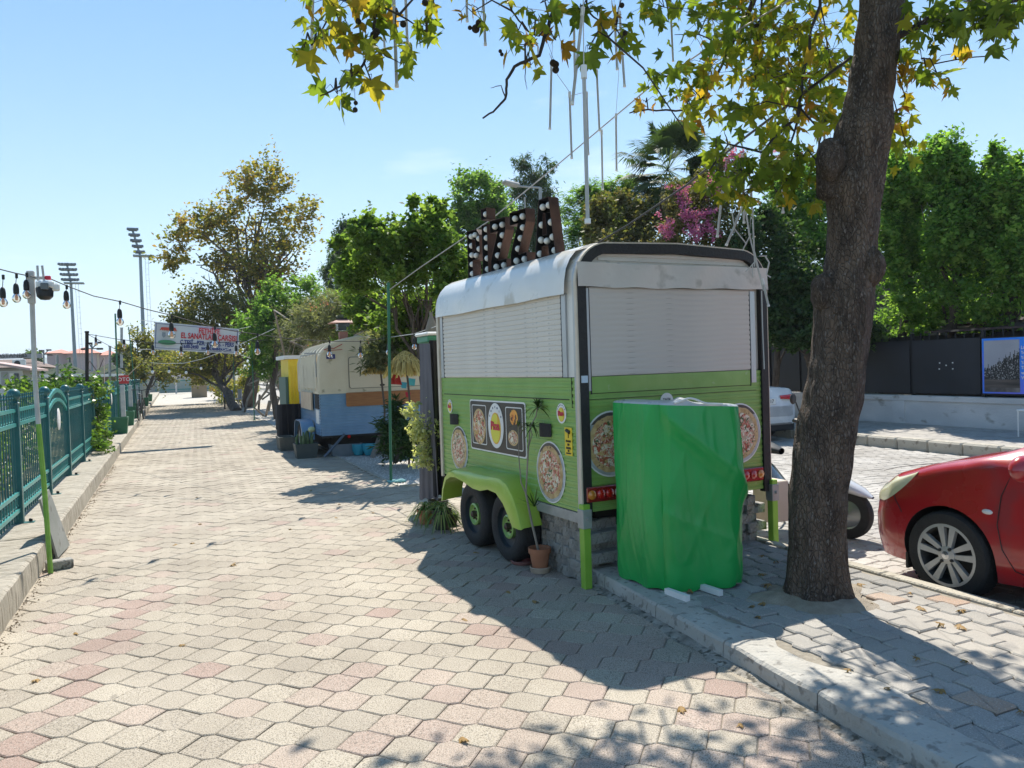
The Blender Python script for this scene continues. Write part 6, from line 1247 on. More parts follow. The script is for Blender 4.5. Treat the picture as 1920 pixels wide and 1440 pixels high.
for i, (ua, ub) in enumerate(((84, 146), (172, 227))):
    xa, xb = AY(ua, 700, Y2).x, AY(ub, 700, Y2).x; zt = AY(ub, 701, Y2).z
    bld('pavilion', ('low pavilion with a grey-green roof behind the leafy shrubs', 'low pavilion with a grey-green roof behind the thin grey rod')[i], Y2, [(xa+.4, xb-.4, Y2, Y2+6, zt-.2, M('wall_brown', (.2, .15, .13), rough=.9))], [(xa, xb, Y2-.5, Y2+6.5, zt, zt+.85, GREENR, .3, 2)], [(xa+1, xa+1.8, .6, 1.4, Y2)])
    m_ = MB(); m_.box(xa-.35, xb+.35, Y2-.95, Y2-.82, zt-.16, zt+.02); t = [o for o in bpy.data.objects if o.name.startswith('pavilion')][-1]; m_.build('fascia', WHITEP, t)
Y3 = 88; xa, xb = AY(-60, 680, Y3).x, AY(74, 680, Y3).x; zt = AY(30, 663, Y3).z; hb = bld('hospital_block', 'long grey hospital block with a lettered parapet and brown roof, far left', Y3, [(xa, xb, Y3, Y3+12, AY(30, 690, Y3).z, GREYW)], [(xa, xb, Y3-1, Y3+12, AY(30, 689, Y3).z, AY(30, 671, Y3).z, M('roof_brown', (.17, .12, .1), rough=.9), .5, 2)], [])
m_ = MB(); m_.box(xa, xb, Y3+2, Y3+2.4, AY(30, 671, Y3).z, zt); m_.build('parapet', GREYW, hb); q = AY(12, 666, Y3)-hb.location; text('HASTANESİ', .55, BLKP, hb, (q.x, 1.9, q.z), (radians(90), 0, 0), ext=.01); q = AY(38, 666, Y3)-hb.location; text('JO', .5, BLKP, hb, (q.x, 1.9, q.z), (radians(90), 0, 0), ext=.01)
Y4 = 34; xa, xb = AY(-30, 700, Y4).x, AY(43, 700, Y4).x; zt = AY(40, 695, Y4).z; sh_ = thing('white_shed', 'small white shed with a pinkish sloping roof behind the far fence', 'shed', (xa, Y4, -.14))
m_ = MB(); m_.box(xa, xb, Y4, Y4+4, -.14, zt); m_.build('wall', M('shed_white', (.55, .56, .58), rough=.8), sh_); zl = AY(0, 684, Y4).z; m_ = MB(); m_.add([(xa, Y4-.4, zl+.1), (xb+.3, Y4-.4, zt), (xb+.3, Y4+4.2, zt), (xa, Y4+4.2, zl+.1), (xa, Y4-.4, zl+.18), (xb+.3, Y4-.4, zt+.08), (xb+.3, Y4+4.2, zt+.08), (xa, Y4+4.2, zl+.18)], [(3, 2, 1, 0), (4, 5, 6, 7), (0, 1, 5, 4), (1, 2, 6, 5), (2, 3, 7, 6), (3, 0, 4, 7)]); m_.build('roof', M('roof_pinkish', (.45, .33, .31), rough=.8), sh_)
for ua, ub, va, vb, nm, mt in ((27, 36, 700, 716, 'window', GLZ), (18, 27, 700, 720, 'door', WHITEP), (2, 16, 698, 722, 'shutter', GREYW)): a, b = AY(ua, va, Y4), AY(ub, vb, Y4); m_ = MB(); m_.box(a.x, b.x, Y4-.04, Y4-.01, b.z, a.z); m_.build(nm, mt, sh_)
a = AD(36, 681, 60); m_ = MB(); m_.box(-.42, .42, -.3, .3, -.28, .28, .03); o = bpy.data.objects.new('aircon_unit', m_.mesh('aircon_unit', WHITEP)); C.objects.link(o); o.location = a; tag(o, 'white air conditioning unit on a bracket above the shed', 'air conditioner'); m_ = MB(); m_.lathe([(.2, -.02), (.2, -.03), (0, -.03)], (-.08, -.3, 0), 16, 'y'); part(m_, 'fan', BLK, o); m_ = MB(); m_.box(-.03, .03, -.03, .03, -2.4, -.28); m_.box(-.5, .5, -.05, .05, -.34, -.28); part(m_, 'bracket', GALV, o)
MG = M('mast_grey', (.2, .25, .28), (.26, .31, .34), 1, .5, metal=.3); LMP = M('flood_head', (.13, .15, .17), rough=.4)
def mast(label, ub, vb, ut, vt, D, rows, cols, w, tilt):
    a, b = AD(ub, vb, D), AD(ut, vt, D); a.z = -.14; t = thing('floodlight_mast', label, 'floodlight mast', tuple(a)); m_ = MB(); m_.tube([a, b], [.17, .11], 10); m_.build('mast', MG, t, smooth=True)
    m_ = MB(); lx = .38
    for s in (0, .22): m_.tube([(a.x+lx+s, a.y, 1), (b.x+lx+s-.05, b.y, b.z)], .012, 4)
    for k in range(int((b.z-1)/.45)): z = 1+k*.45; m_.tube([(a.x+lx, a.y, z), (a.x+lx+.22, a.y, z)], .01, 4)
    m_.build('ladder', GALV, t)
    c = b; H_ = rows*.43; m_ = MB(); m_.tube([c, c+Vector((-tilt, 0, H_))], .09, 6); m_.box(c.x-.5, c.x+1.0, c.y-.4, c.y+.4, c.z-.05, c.z+.05)
    for r in range(rows): z = c.z+.2+r*.43; x = c.x-tilt*(z-c.z)/H_; m_.box(x-w, x+w, c.y-.05, c.y+.05, z-.03, z+.03)
    m_.build('head_frame', MG, t); lm = MB(); lm.box(-.11, .11, -.08, .08, -.1, .1, .03); lmm = lm.mesh('lamp', LMP)
    for r in range(rows):
        z = c.z+.2+r*.43; x = c.x-tilt*(z-c.z)/H_
        for q in range(cols): inst(lmm, 'lamp', (x-w+2*w*q/(cols-1)-a.x, c.y-.2-a.y, z+.1-a.z), (radians(-35), 0, 0), t)
mast('tall floodlight mast with a steeply tilted head beside the big plane tree', 271, 690, 263, 480, 60, 5, 4, .3, .5); mast('farther floodlight mast with a wide lamp grid above the pink building', 142, 695, 133, 531, 66, 4, 6, .58, .25)
for i, (u, vt, vb, D) in enumerate(((82, 656, 700, 80), (172, 642, 700, 62))):
    a, b = AD(u, vb, D), AD(u, vt, D); a.z = -.1; t = thing('street_lamp', ('four-headed lamp post left of the pink building', 'four-headed lamp post in front of the pink building')[i], 'lamp post', tuple(a), 0, 'four-headed lamp posts'); m_ = MB(); m_.tube([a, b], .07, 6); m_.build('post', MG, t)
    for dx, dz in ((-.55, 0), (.55, 0), (-.2, .45), (.45, .5)): m_ = MB(); m_.box(b.x+dx-.24, b.x+dx+.24, b.y-.2, b.y+.2, b.z-.6+dz, b.z-.45+dz, .04); m_.tube([b+Vector((0, 0, -.5)), b+Vector((dx, 0, -.5+dz))], .04, 4); m_.build('lamp_head', BLK, t)
hm = MB(); P = []; rh = random.Random(4)
for i in range(80):
    x = -1500+2600*i/79; h = 42+16*sin(i*.21)+10*sin(i*.53+1)+5*sin(i*1.3); P.append([(x, 2300+200*sin(i*.3), -5), (x, 2400, h*.5), (x, 2600, h)])
hm.grid(P); struct('hills', hm, M('hill', (.05, .09, .05), (.1, .12, .07), .02, .95), smooth=True)
# far fence parallel to ours and the cross fence at the end of the path
ff = thing('far_fence', 'distant teal fence with white posts on the other side of the hedge', 'fence', (-7.5, 20, -.14)); m_ = MB()
for z in (.25, .95): m_.box(-7.52, -7.48, 18, 44, z, z+.06)
m_.build('rail', TEAL, ff); m_ = MB()
for k in range(130): m_.box(-7.51, -7.49, 18+k*.2, 18.02+k*.2, .1, 1.15)
tag(m_.build('bars', TEALD, ff), kind='stuff')
for k in range(9): m_ = MB(); m_.box(-7.57, -7.43, 18.2+k*3, 18.34+k*3, -.14, 1.2); m_.build('post', POSTW, ff)
cf = thing('end_fence', 'teal fence with white posts closing the far end of the path', 'fence', (-1, 78, 0)); m_ = MB(); m_.box(-1.4, 4.5, 78, 78.04, .35, .42); m_.box(-1.4, 4.5, 78, 78.04, 1.15, 1.22); m_.build('rail', TEAL, cf); m_ = MB()
for k in range(58): m_.box(-1.4+k*.1, -1.375+k*.1, 78, 78.03, .1, 1.3)
tag(m_.build('bars', TEAL, cf), kind='stuff')
for k in range(4): m_ = MB(); m_.box(-1.2+k*1.5, -1.05+k*1.5, 77.9, 78.05, 0, 1.35); m_.build('post', POSTW, cf)
a, b = AY(310, 693, 76), AY(356, 708, 76); fb_ = thing('far_banner', 'pale banner hanging at the far end of the path', 'banner', (a.x, 76, b.z)); m_ = MB(); m_.box(a.x, b.x, 76, 76.03, b.z, a.z); m_.build('cloth', M('banner_far', (.5, .42, .4), (.6, .55, .55), 2, .8), fb_)
m_ = MB(); m_.box(-6, 6, 84, 92, 0, 2.2); o = solo('far_building', m_, M('far_wall', (.35, .33, .3), (.45, .42, .38), .6, .9), 'low buff building glimpsed beyond the end of the path', 'building', (0, 88, 0))
kk = thing('kiosk_box', 'plain brown plywood booth at the far end of the path', 'booth', (1.85, 61.5, 0)); m_ = MB(); m_.box(1.33, 2.36, 61, 62.2, 0, 1.66, .01); m_.build('wall', M('plywood_brown', (.27, .2, .12), (.33, .25, .15), 2, .8), kk); m_ = MB(); m_.box(1.28, 2.42, 60.95, 62.3, 1.66, 1.72); m_.build('roof', M('plywood_pale', (.45, .36, .25), rough=.8), kk)
# ------------------------------------------------------------------ blue and cream trailer further on
CRM = M('paint_cream', (.6, .52, .375), (.67, .59, .44), 3, .45, coat=.15, bump=.05, c3=(.36, .31, .2), s3=7, p3=.68); BLU = M('paint_blue', (.13, .25, .39), (.17, .3, .45), 4, .4, coat=.2, bump=.05, c3=(.2, .28, .38), s3=16, p3=.68); PLYO = M('plywood_orange', (.25, .1, .03), (.34, .15, .05), 5, .6, stretch=(1, 1, 7), bump=.15)
bt = thing('blue_trailer', 'blue and cream catering trailer with a rounded roof and number 16 plate', 'food trailer', (2.5, 14.5, 0), radians(-1)); W2, L2, ZB, ZM2, ZT = 2.05, 2.9, .4, 1.21, 2.2
pr = ribs(ZB, ZM2-.02, .052, 0, .006)
m_ = MB(); m_.grid([[(x, L2-.03, z) for x, z in pr], [(x, 0, z) for x, z in pr]]); part(m_, 'side_panel', BLU, bt); m_ = MB(); m_.grid([[(0, x, z) for x, z in pr], [(W2, x, z) for x, z in pr]]); part(m_, 'rear_panel', BLU, bt)
m_ = MB(); m_.box(.01, W2-.01, .01, L2-.01, ZB-.04, ZB); m_.box(W2-.02, W2, .03, L2-.03, ZB, ZM2); m_.box(.03, W2-.03, L2-.03, L2, ZB, ZM2); part(m_, 'floor', DARK, bt)
RC2 = .42
def sh2(d=0): return [(-d, ZM2)]+arc(RC2, ZT-.05-RC2, RC2+d, 180, 105, 10)+[(W2/2-.3, ZT+.04+d), (W2/2, ZT+.06+d), (W2/2+.3, ZT+.04+d)]+arc(W2-RC2, ZT-.05-RC2, RC2+d, 75, 0, 10)+[(W2+d, ZM2)]
m_ = MB(); m_.prism(sh2(-.004), 0, L2, 'y'); part(m_, 'upper_body', CRM, bt)
for k in range(7):
    m_ = MB(); A, B = sh2(.02), sh2(-.01); y0_ = .03+k*.46; n = len(A); m_.grid([[(x, y0_, z) for x, z in B], [(x, y0_+.02, z) for x, z in A], [(x, y0_+.1, z) for x, z in A], [(x, y0_+.12, z) for x, z in B]]); part(m_, 'roof_rib', CRM, bt, True)
m_ = MB(); m_.box(.0, W2, -.014, .0, ZM2-.03, ZM2+.02); m_.box(-.014, 0, 0, L2, ZM2-.03, ZM2+.02); part(m_, 'belt_trim', CRM, bt)
m_ = MB(); ring(m_, rrect(.54, 1.98, 1.26, 1.86, .05), rrect(.552, 1.968, 1.272, 1.848, .045), 0, -.008, 'y'); part(m_, 'hatch_outline', M('seal_grey', (.2, .19, .16), rough=.7), bt)
m_ = MB(); m_.prism(rrect(.555, 1.965, 1.275, 1.845, .045), -.006, 0, 'y'); part(m_, 'hatch', CRM, bt); m_ = MB(); m_.box(.5, .53, -.012, .0, 1.22, 1.98); m_.box(.0, W2, -.01, 0, 1.93, 1.945); part(m_, 'trim_strip', CRM, bt)
m_ = MB(); disc(m_, 1.17, 1.31, .05, .022, -.014, 'y', 20); m_.box(1.16, 1.18, -.03, -.012, 1.3, 1.32); part(m_, 'handle', BLK, bt)
m_ = MB(); m_.prism(rrect(.47, 1.95, .93, 1.19, .03), -.04, -.02, 'y'); part(m_, 'counter_board', PLYO, bt); m_ = MB(); m_.box(1.18, 1.21, -.012, 0, .5, .93); part(m_, 'joint_strip', BLU, bt)
m_ = MB(); m_.box(.14, .3, -.02, -.01, 1.83, 1.915); npb = part(m_, 'number_plate', M('plate_navy', (.02, .03, .16), rough=.4), bt); text('16', .085, WHITEP, npb, (.22, -.0215, 1.873), RRr, bold=.001)
m_ = MB(); m_.tube([(.1, -.012, 2.0), (.2, -.012, 2.03), (.28, -.012, 2.02), (.38, -.012, 2.07), (.44, -.012, 2.1)], .007, 5); m_.tube([(.14, -.012, 1.98), (.3, -.012, 1.99), (.44, -.012, 2.0)], .005, 5); part(m_, 'red_script', M('script_red', (.4, .03, .03), rough=.5), bt)
# left (path) side of it
m_ = MB(); m_.box(-.02, -.004, .25, 2.3, 1.28, 1.9); part(m_, 'side_hatch', CRM, bt); m_ = MB(); m_.box(-.03, -.0, .3, 2.3, 1.93, 1.95); m_.tube([(-.01, .25, 1.95), (-.22, .25, 1.95)], .012, 6); m_.box(-.03, -.015, .2, .24, 1.5, 2.0); part(m_, 'awning_rail', GALV, bt)
m_ = MB(); m_.box(-.06, -.03, .75, 2.2, .86, 1.2); part(m_, 'side_board', M('plywood_pale2', (.5, .38, .26), (.58, .46, .33), 5, .7), bt); m_ = MB(); m_.box(-.012, .0, .1, .6, .9, 1.19); part(m_, 'dark_opening', DARK, bt); m_ = MB(); m_.box(-.014, -.0, .15, .5, .62, .88); part(m_, 'paper', WHITEP, bt)
m_ = MB(); P = [[(-.03-.24*min(1, k), 0+yy, zz) for k in (0, 1)] for yy, zz in ((.62, .3), (.66, .5), (.78, .62), (.95, .66), (1.2, .645), (1.45, .66), (1.65, .62), (1.75, .5), (1.8, .3))]; m_.grid(P); P = [[(-.27, a[0][1]+(1.2-a[0][1])*k, a[0][2]-.08*k) for k in (0, .12)] for a in P]; m_.grid(P); part(m_, 'fender', BLU, bt, True)
for yc in (.92, 1.52):
    w = bpy.data.objects.new('wheel', None); link(w, bt); w.location = (-.13, yc, .28); m_ = MB(); m_.lathe([(.16, .08), (.25, .085), (.28, .05), (.28, -.05), (.25, -.085), (.16, -.08)], n=28, axis='x', cap=False); part(m_, 'tyre', TYRE, w, True); m_ = MB(); m_.lathe([(.165, -.07), (.12, -.03), (.05, -.06), (.0, -.06)], n=20, axis='x', cap=False); part(m_, 'rim', GALV, w, True)
m_ = MB(); m_.tube([(.42, -.02, .42), (.25, -.06, .25), (.02, -.1, .03)], .024, 6); part(m_, 'drawbar', M('steel_blue', (.08, .11, .15), rough=.5), bt); m_ = MB(); m_.lathe([(.0, -.02), (.03, -.02), (.03, .0), (0, .0)], (.5, -.02, .37), 12, 'y', False); part(m_, 'red_reflector', RED, bt)
m_ = MB(); m_.box(.2, 1.9, .2, 2.6, .1, .43); part(m_, 'underframe', DARK, bt)
# heater lantern behind it
hl = thing('lantern', 'tall brown lantern with a wide flat hood standing behind the blue trailer', 'lantern', tuple(AD(645, 690, 17.6))); 
def AL(u, v): return AD(u, v, 17.6)
c0 = AL(646, 700); zz = lambda v: AL(646, v).z
RB = M('lantern_brown', (.25, .11, .08), (.32, .15, .11), 6, .7)
m_ = MB(); m_.box(c0.x-.09, c0.x+.09, c0.y-.09, c0.y+.09, 0, zz(622)); m_.build('post', RB, hl); m_ = MB(); m_.box(c0.x-.13, c0.x+.13, c0.y-.13, c0.y+.13, zz(620), zz(606)); m_.build('lamp_glass', GLZ, hl)
m_ = MB(); w = .3; m_.add([(c0.x+sx*w, c0.y+sy*w, zz(606)) for sx, sy in ((-1, -1), (1, -1), (1, 1), (-1, 1))]+[(c0.x+sx*.12, c0.y+sy*.12, zz(599)) for sx, sy in ((-1, -1), (1, -1), (1, 1), (-1, 1))], [(3, 2, 1, 0), (4, 5, 6, 7), (0, 1, 5, 4), (1, 2, 6, 5), (2, 3, 7, 6), (3, 0, 4, 7)]); m_.build('hood', RB, hl); m_ = MB(); m_.box(c0.x-.13, c0.x+.13, c0.y-.13, c0.y+.13, zz(598), zz(592), .02); m_.build('cap', GREENR, hl)
# yellow kiosk, black cover, planters round the blue trailer
yk = thing('yellow_booth', 'narrow bright yellow booth just behind the blue trailer', 'booth', (2.35, 18.3, 0)); a = AY(541, 700, 18.3).x; b = AY(557, 700, 18.3).x
YM = M('paint_yellow', (.75, .55, .01), (.8, .62, .02), 6, .4, coat=.2); m_ = MB(); m_.box(a, b+.6, 18.3, 19.6, .35, AY(550, 673, 18.3).z, .01); m_.build('wall', YM, yk); m_ = MB(); [m_.box(a+.02+k*.07, a+.04+k*.07, 18.27, 18.3, .4, 1.75) for k in range(3)]; m_.build('rib', YM, yk); m_ = MB(); m_.box(a-.07, a-.01, 18.35, 19.5, .05, 1.5); m_.build('green_side', M('booth_green', (.05, .12, .1), rough=.5), yk); m_ = MB(); m_.box(a-.1, b+.4, 18.2, 19.7, AY(550, 673, 18.3).z, AY(550, 668, 18.3).z+.02); m_.build('roof', WHITEP, yk)
BC = M('cloth_black', (.006, .006, .009), (.014, .014, .018), 4, .85, bump=.4, bscale=6)
m_ = MB(); a = AY(522, 800, 17.2); b = AY(546, 800, 17.2); P = []
for j in range(9): z = .2+.72*j/8; P.append([(a.x+(b.x-a.x+.25)*i/12-.03*sin(i*1.3)*(1-j/8)+(-.02*(8-j)/8 if i == 0 else 0), 17.2+(.5 if i in (0, 12) else 0)*.3+.02*sin(i*2.1), z) for i in range(13)])
m_.grid(P); m_.box(a.x+.02, b.x+.2, 17.25, 17.9, .3, .9, .05); solo('black_cover', m_, BC, 'black cloth over a stand beside the yellow booth', 'covered stand', (a.x, 17.3, 0), smooth=True)
def trough(name, label, c, w, d, h, mt, grp=None):
    t = thing(name, label, 'planter', c, 0, grp); m_ = MB(); k = .84; m_.add([(sx*w*k, sy*d*k, 0) for sx, sy in ((-1, -1), (1, -1), (1, 1), (-1, 1))]+[(sx*w, sy*d, h) for sx, sy in ((-1, -1), (1, -1), (1, 1), (-1, 1))]+[(sx*w*.9, sy*d*.88, h) for sx, sy in ((-1, -1), (1, -1), (1, 1), (-1, 1))]+[(sx*w*.88, sy*d*.86, h-.05) for sx, sy in ((-1, -1), (1, -1), (1, 1), (-1, 1))], [(3, 2, 1, 0), (0, 1, 5, 4), (1, 2, 6, 5), (2, 3, 7, 6), (3, 0, 4, 7), (4, 5, 9, 8), (5, 6, 10, 9), (6, 7, 11, 10), (7, 4, 8, 11)]+[(8, 9, 13, 12), (9, 10, 14, 13), (10, 11, 15, 14), (11, 8, 12, 15), (12, 13, 14, 15)]); part(m_, 'tub', mt, t); return t
TG = M('tub_darkgrey', (.05, .065, .065), (.07, .085, .085), 5, .6); TC = M('pot_cyan', (.03, .3, .4), (.05, .36, .45), 5, .4)
ct = trough('cactus_trough', 'dark grey trough of small cacti at the corner of the blue trailer', tuple(G(574, 858)), .21, .17, .27, TG)
m_ = MB(); rc_ = random.Random(3)
for k in range(9): x, y = rc_.uniform(-.15, .15), rc_.uniform(-.1, .1); m_.tube([(x, y, .22), (x+rc_.uniform(-.02, .02), y, .34+rc_.uniform(0, .12)), (x+rc_.uniform(-.03, .03), y, .4+rc_.uniform(0, .1))], [.025, .028, .012], 7)
part(m_, 'cactus', M('cactus', (.05, .1, .04), (.1, .16, .07), 20, .6), ct, True); m_ = MB(); m_.ball((.12, 0, .52), .07, 10, 7, .8); m_.tube([(.1, 0, .25), (.12, 0, .5)], .015, 6); part(m_, 'pale_head', M('pale_green', (.35, .42, .22), (.5, .55, .35), 30, .6), ct, True)
c_ = G(500, 842); trough('trough', 'weathered grey trough beside the wheels of the blue trailer', (2.12, 16.6, 0), .16, .3, .28, M('trough_old', (.09, .1, .09), (.14, .14, .12), 9, .8)); trough('trough', 'long grey trough under the rear of the blue trailer', tuple(G(648, 853)), .3, .14, .22, M('trough_grey', (.16, .19, .22), (.2, .23, .26), 6, .7))
for i, u in enumerate((673, 693)):
    c = G(u, 853); t = thing('cyan_pot', ('cyan pot next to the long grey trough', 'cyan pot farther from the long grey trough')[i], 'pot', tuple(c), 0, 'cyan pots'); m_ = MB(); m_.lathe([(.08, 0), (.125, .1), (.125, .2), (.11, .21), (.1, .17), (.0, .16)], n=20); part(m_, 'pot', TC, t, True)
# straw parasols, red bag, trinkets
STRAW = leafmat('straw', [(0, (.42, .29, .09)), (.5, (.6, .44, .15)), (1, (.75, .6, .27))], .15, .8, 1.3)
def thatch(label, u, v0, v1, D, w, seed):
    top, bot = AD(u, v0, D), AD(u, v1, D); r_ = np.random.default_rng(seed); t = thing('straw_parasol', label, 'parasol', (top.x, top.y, 0), 0, 'straw parasols'); m_ = MB(); m_.tube([(top.x, top.y, 0), (top.x+.06, top.y, top.z*.5), tuple(top)], .018, 8); m_.build('pole', BARK, t)
    n = 2600; th_ = r_.uniform(0, 2*pi, n); f = r_.uniform(.0, .8, n)**.8; h = top.z-bot.z; V = []
    a0 = np.stack([f*w*np.cos(th_), f*w*np.sin(th_), -f**1.6*h*.75], 1); d = np.stack([np.cos(th_)*w*.35, np.sin(th_)*w*.35, np.full(n, -h*.5)-f*h*.2], 1)*r_.uniform(.6, 1.1, (n, 1)); s = np.stack([-np.sin(th_), np.cos(th_), np.zeros(n)], 1)*.006
    V = np.stack([a0-s, a0+s, a0+d+s+r_.normal(size=(n, 3))*.02, a0+d-s], 1)+np.array([0, 0, top.z]); inst(raw_mesh('straw', V.reshape(-1, 3), (np.arange(n)*4)[:, None]+np.arange(4)[None], STRAW, np.repeat(r_.uniform(0, 1, n), 4)), 'straw', (0, 0, 0), parent=t)
thatch('pale straw parasol beside the right side of the green pole', 759, 657, 697, 12.6, .3, 1); thatch('small straw fringe hanging left of the green pole', 712, 680, 697, 14, .26, 2)
m_ = MB(); a = AD(735, 702, 12.8); P = []
for j in range(6): P.append([(a.x-.09+.2*i/6+.01*j, a.y+.02*sin(i*2+j), a.z+.14-.3*j/5-.02*(i/6)) for i in range(7)])
m_.grid(P); solo('red_bag', m_, M('cloth_red', (.4, .03, .03), rough=.8), 'red cloth bag hanging beside the straw parasol', 'bag', tuple(a), smooth=True)
for i, (u, v, mt, s, lb) in enumerate(((757, 722, TC, .06, 'small blue pennant tied among the twisted trunks'), (772, 716, M('cyan_cloth', (.08, .45, .5), rough=.7), .07, 'light cyan ribbon tied to the twisted trunk'), (765, 740, M('red_ribbon', (.45, .02, .04), rough=.7), .05, 'dark red ribbon tied low on the twisted trunk'))):
    c = AD(u, v, 13.2); m_ = MB(); m_.add([c+Vector((-s, 0, s)), c+Vector((s, .01, s*.7)), c+Vector((s*.7, 0, -s)), c+Vector((-s*.6, .02, -s*.8))], [(0, 1, 2, 3)]); o = solo('ribbon', m_, mt, lb, 'ribbon', tuple(c)); sm_ = o.modifiers.new('s', 'SOLIDIFY'); sm_.thickness = .006
# grey drapery at the front of the pizza trailer
dr = thing('draped_stall', 'grey and black drapery over a stall at the front end of the pizza trailer', 'covered stall', tuple(G(805, 965, 0))); rd = np.random.default_rng(6)
def drape(u0, u1, v0, v1, D0, D1, mt, nm, amp, n=22):
    m_ = MB(); P = []
    for j in range(15):
        g = j/14; row = []
        for i in range(n+1):
            f = i/n; D = D0+(D1-D0)*f+amp*sin(i*.9+g*2)*(.4+.6*g)*.5; sway = 6*sin(g*2.2)*(1-f)*(.5-g)
            row.append(AD(u0[0]+(u1[0]-u0[0])*f+(u0[1]-u0[0])*g*(1-f)+(u1[1]-u1[0])*g*f+sway, v0+(v1-v0)*g+2*sin(i*.7)*(j == 14), D))
        P.append(row)
    m_.grid(P); m_.build(nm, mt, dr, smooth=True)
drape((786, 789), (806, 822), 644, 936, 8.5, 8.0, M('cloth_grey', (.085, .083, .095), (.12, .115, .13), 3, .9, bump=.4, bscale=9), 'grey_cloth', .05); drape((804, 815), (838, 850), 638, 930, 8.06, 8.15, BC, 'black_cloth', .05)
m_ = MB(); c = AD(808, 634, 8.4); m_.box(c.x-.1, c.x+.12, c.y-.2, c.y+.2, c.z-.05, c.z+.02, .01); m_.build('green_box', M('cool_green', (.02, .2, .1), rough=.4), dr); m_ = MB(); m_.box(c.x-.12, c.x+.14, c.y-.22, c.y+.22, c.z+.022, c.z+.06, .015); m_.build('lid', WHITEP, dr)
um = thing('closed_parasol', 'folded canvas parasol behind the front of the pizza trailer', 'parasol', (AD(808, 640, 9.6).x, AD(808, 640, 9.6).y, 0)); a = AD(808, 590, 9.6); b = AD(808, 640, 9.6); m_ = MB(); m_.lathe([(.015, a.z), (.05, a.z-.1), (.12, b.z), (.13, b.z-.25), (.05, b.z-.3)], (a.x, a.y, 0), 14); m_.build('canvas', M('canvas_tan', (.2, .17, .13), (.28, .24, .19), 5, .9, bump=.5), um, smooth=True); m_ = MB(); m_.tube([(a.x, a.y, 0), (a.x, a.y, a.z+.03)], .02, 8); m_.build('pole', BARKL, um)
# ------------------------------------------------------------------ potted plants by the pizza trailer
def pot(name, label, c, r, h, mt, rim=.02, saucer=None):
    t = thing(name, label, 'potted plant', tuple(c)); z0 = .035 if saucer else 0
    m_ = MB(); m_.lathe([(.0, z0), (r*.72, z0), (r*.95, z0+h-.04), (r*1.06, z0+h-.04), (r*1.08, z0+h), (r*.98, z0+h), (r*.92, z0+h-.05), (0, z0+h-.05)], n=28, cap=False); part(m_, 'pot', mt, t, True)
    if saucer: m_ = MB(); m_.lathe([(.0, 0), (r*.85, 0), (r*.98, .04), (r*.92, .045), (r*.8, .015), (0, .015)], n=28, cap=False); part(m_, 'saucer', saucer, t, True)
    m_ = MB(); m_.lathe([(r*.9, z0+h-.045), (0, z0+h-.035)], n=16, cap=False); part(m_, 'earth', SOIL, t); return t
TCM = M('terracotta', (.36, .14, .07), (.45, .19, .1), 6, .8, bump=.2); OLP = M('pot_olive', (.03, .035, .02), (.05, .055, .03), 5, .6); SAU = M('saucer_tan', (.4, .3, .22), (.5, .38, .28), 8, .8)
DW = 5.92
dp = pot('dracaena_pot', 'terracotta pot with a tall thin-stemmed dracaena against the trailer wheel', G(1013, 1072), .082, .155, TCM, saucer=SAU)
def spray(mb, c, n, L, w, r_, up=.6, dr_=.7):
    for k in range(n):
        t = r_.uniform(0, 2*pi); e = r_.uniform(-.2, 1.3)*up; d = Vector((cos(t)*cos(e), sin(t)*cos(e), sin(e))); l = L*r_.uniform(.7, 1.1); sd = Vector((-sin(t), cos(t), 0)); P = []
        for i in range(6): f = i/5; p = Vector(c)+d*l*f+Vector((0, 0, -dr_*l*f*f)); ww = w*(1-f)**.6*(.6+.8*min(1, f*4)); P.append([p-sd*ww, p+sd*ww+Vector((0, 0, .001))])
        mb.grid(P)
r_ = random.Random(5); c0 = Vector(dp.location)
def WD(u, v, D=None): return AD(u, v, D or dep(c0))
m_ = MB(); A = WD(1000, 1045); F_ = WD(986, 925); m_.tube([c0+Vector((0, 0, .12)), WD(997, 980), F_], [.011, .009, .008], 7); m_.tube([F_, WD(990, 850), WD(994, 800), WD(1005, 780), WD(1008, 762)], [.007, .006, .005, .005, .004], 6); m_.tube([F_, WD(977, 905), WD(973, 860), WD(972, 800)], [.006, .005, .004, .004], 6); m_.tube([WD(992, 835), WD(998, 815), WD(992, 795)], .004, 5); m_.build('stem', BARKL, dp, smooth=True)
m_ = MB(); spray(m_, WD(1008, 764)-c0, 44, .17, .006, r_, 1, .55); spray(m_, WD(1000, 800)-c0, 22, .14, .005, r_, .8, .7); spray(m_, WD(972, 798)-c0, 16, .13, .004, r_, 1, .5); spray(m_, WD(990, 800)-c0, 14, .12, .005, r_, .8, .7); spray(m_, WD(1002, 950)-c0, 8, .22, .006, r_, 1.2, .1)
lv = part(m_, 'leaves', L_SPIKE, dp); 
def settone(o, rr):
    at = o.data.attributes.new('tone', 'FLOAT', 'POINT'); at.data.foreach_set('value', [rr.uniform(.1, .9)]*0+[((i//12)*.37) % 1 for i in range(len(o.data.vertices))])
settone(lv, r_)
c = G(985, 1058); pp = pot('small_red_pot', 'small dark red pot on a wide saucer beside the trailer wheel', (c.x+.03, c.y+.05, 0), .055, .13, M('pot_maroon', (.2, .05, .045), rough=.7), saucer=None); m_ = MB(); m_.lathe([(.0, .0), (.085, .0), (.1, .025), (.09, .028), (.08, .012), (0, .012)], n=24, cap=False); o = part(m_, 'saucer', M('saucer_red', (.32, .14, .12), rough=.8), pp, True); o.location = (-.03, 0, 0)
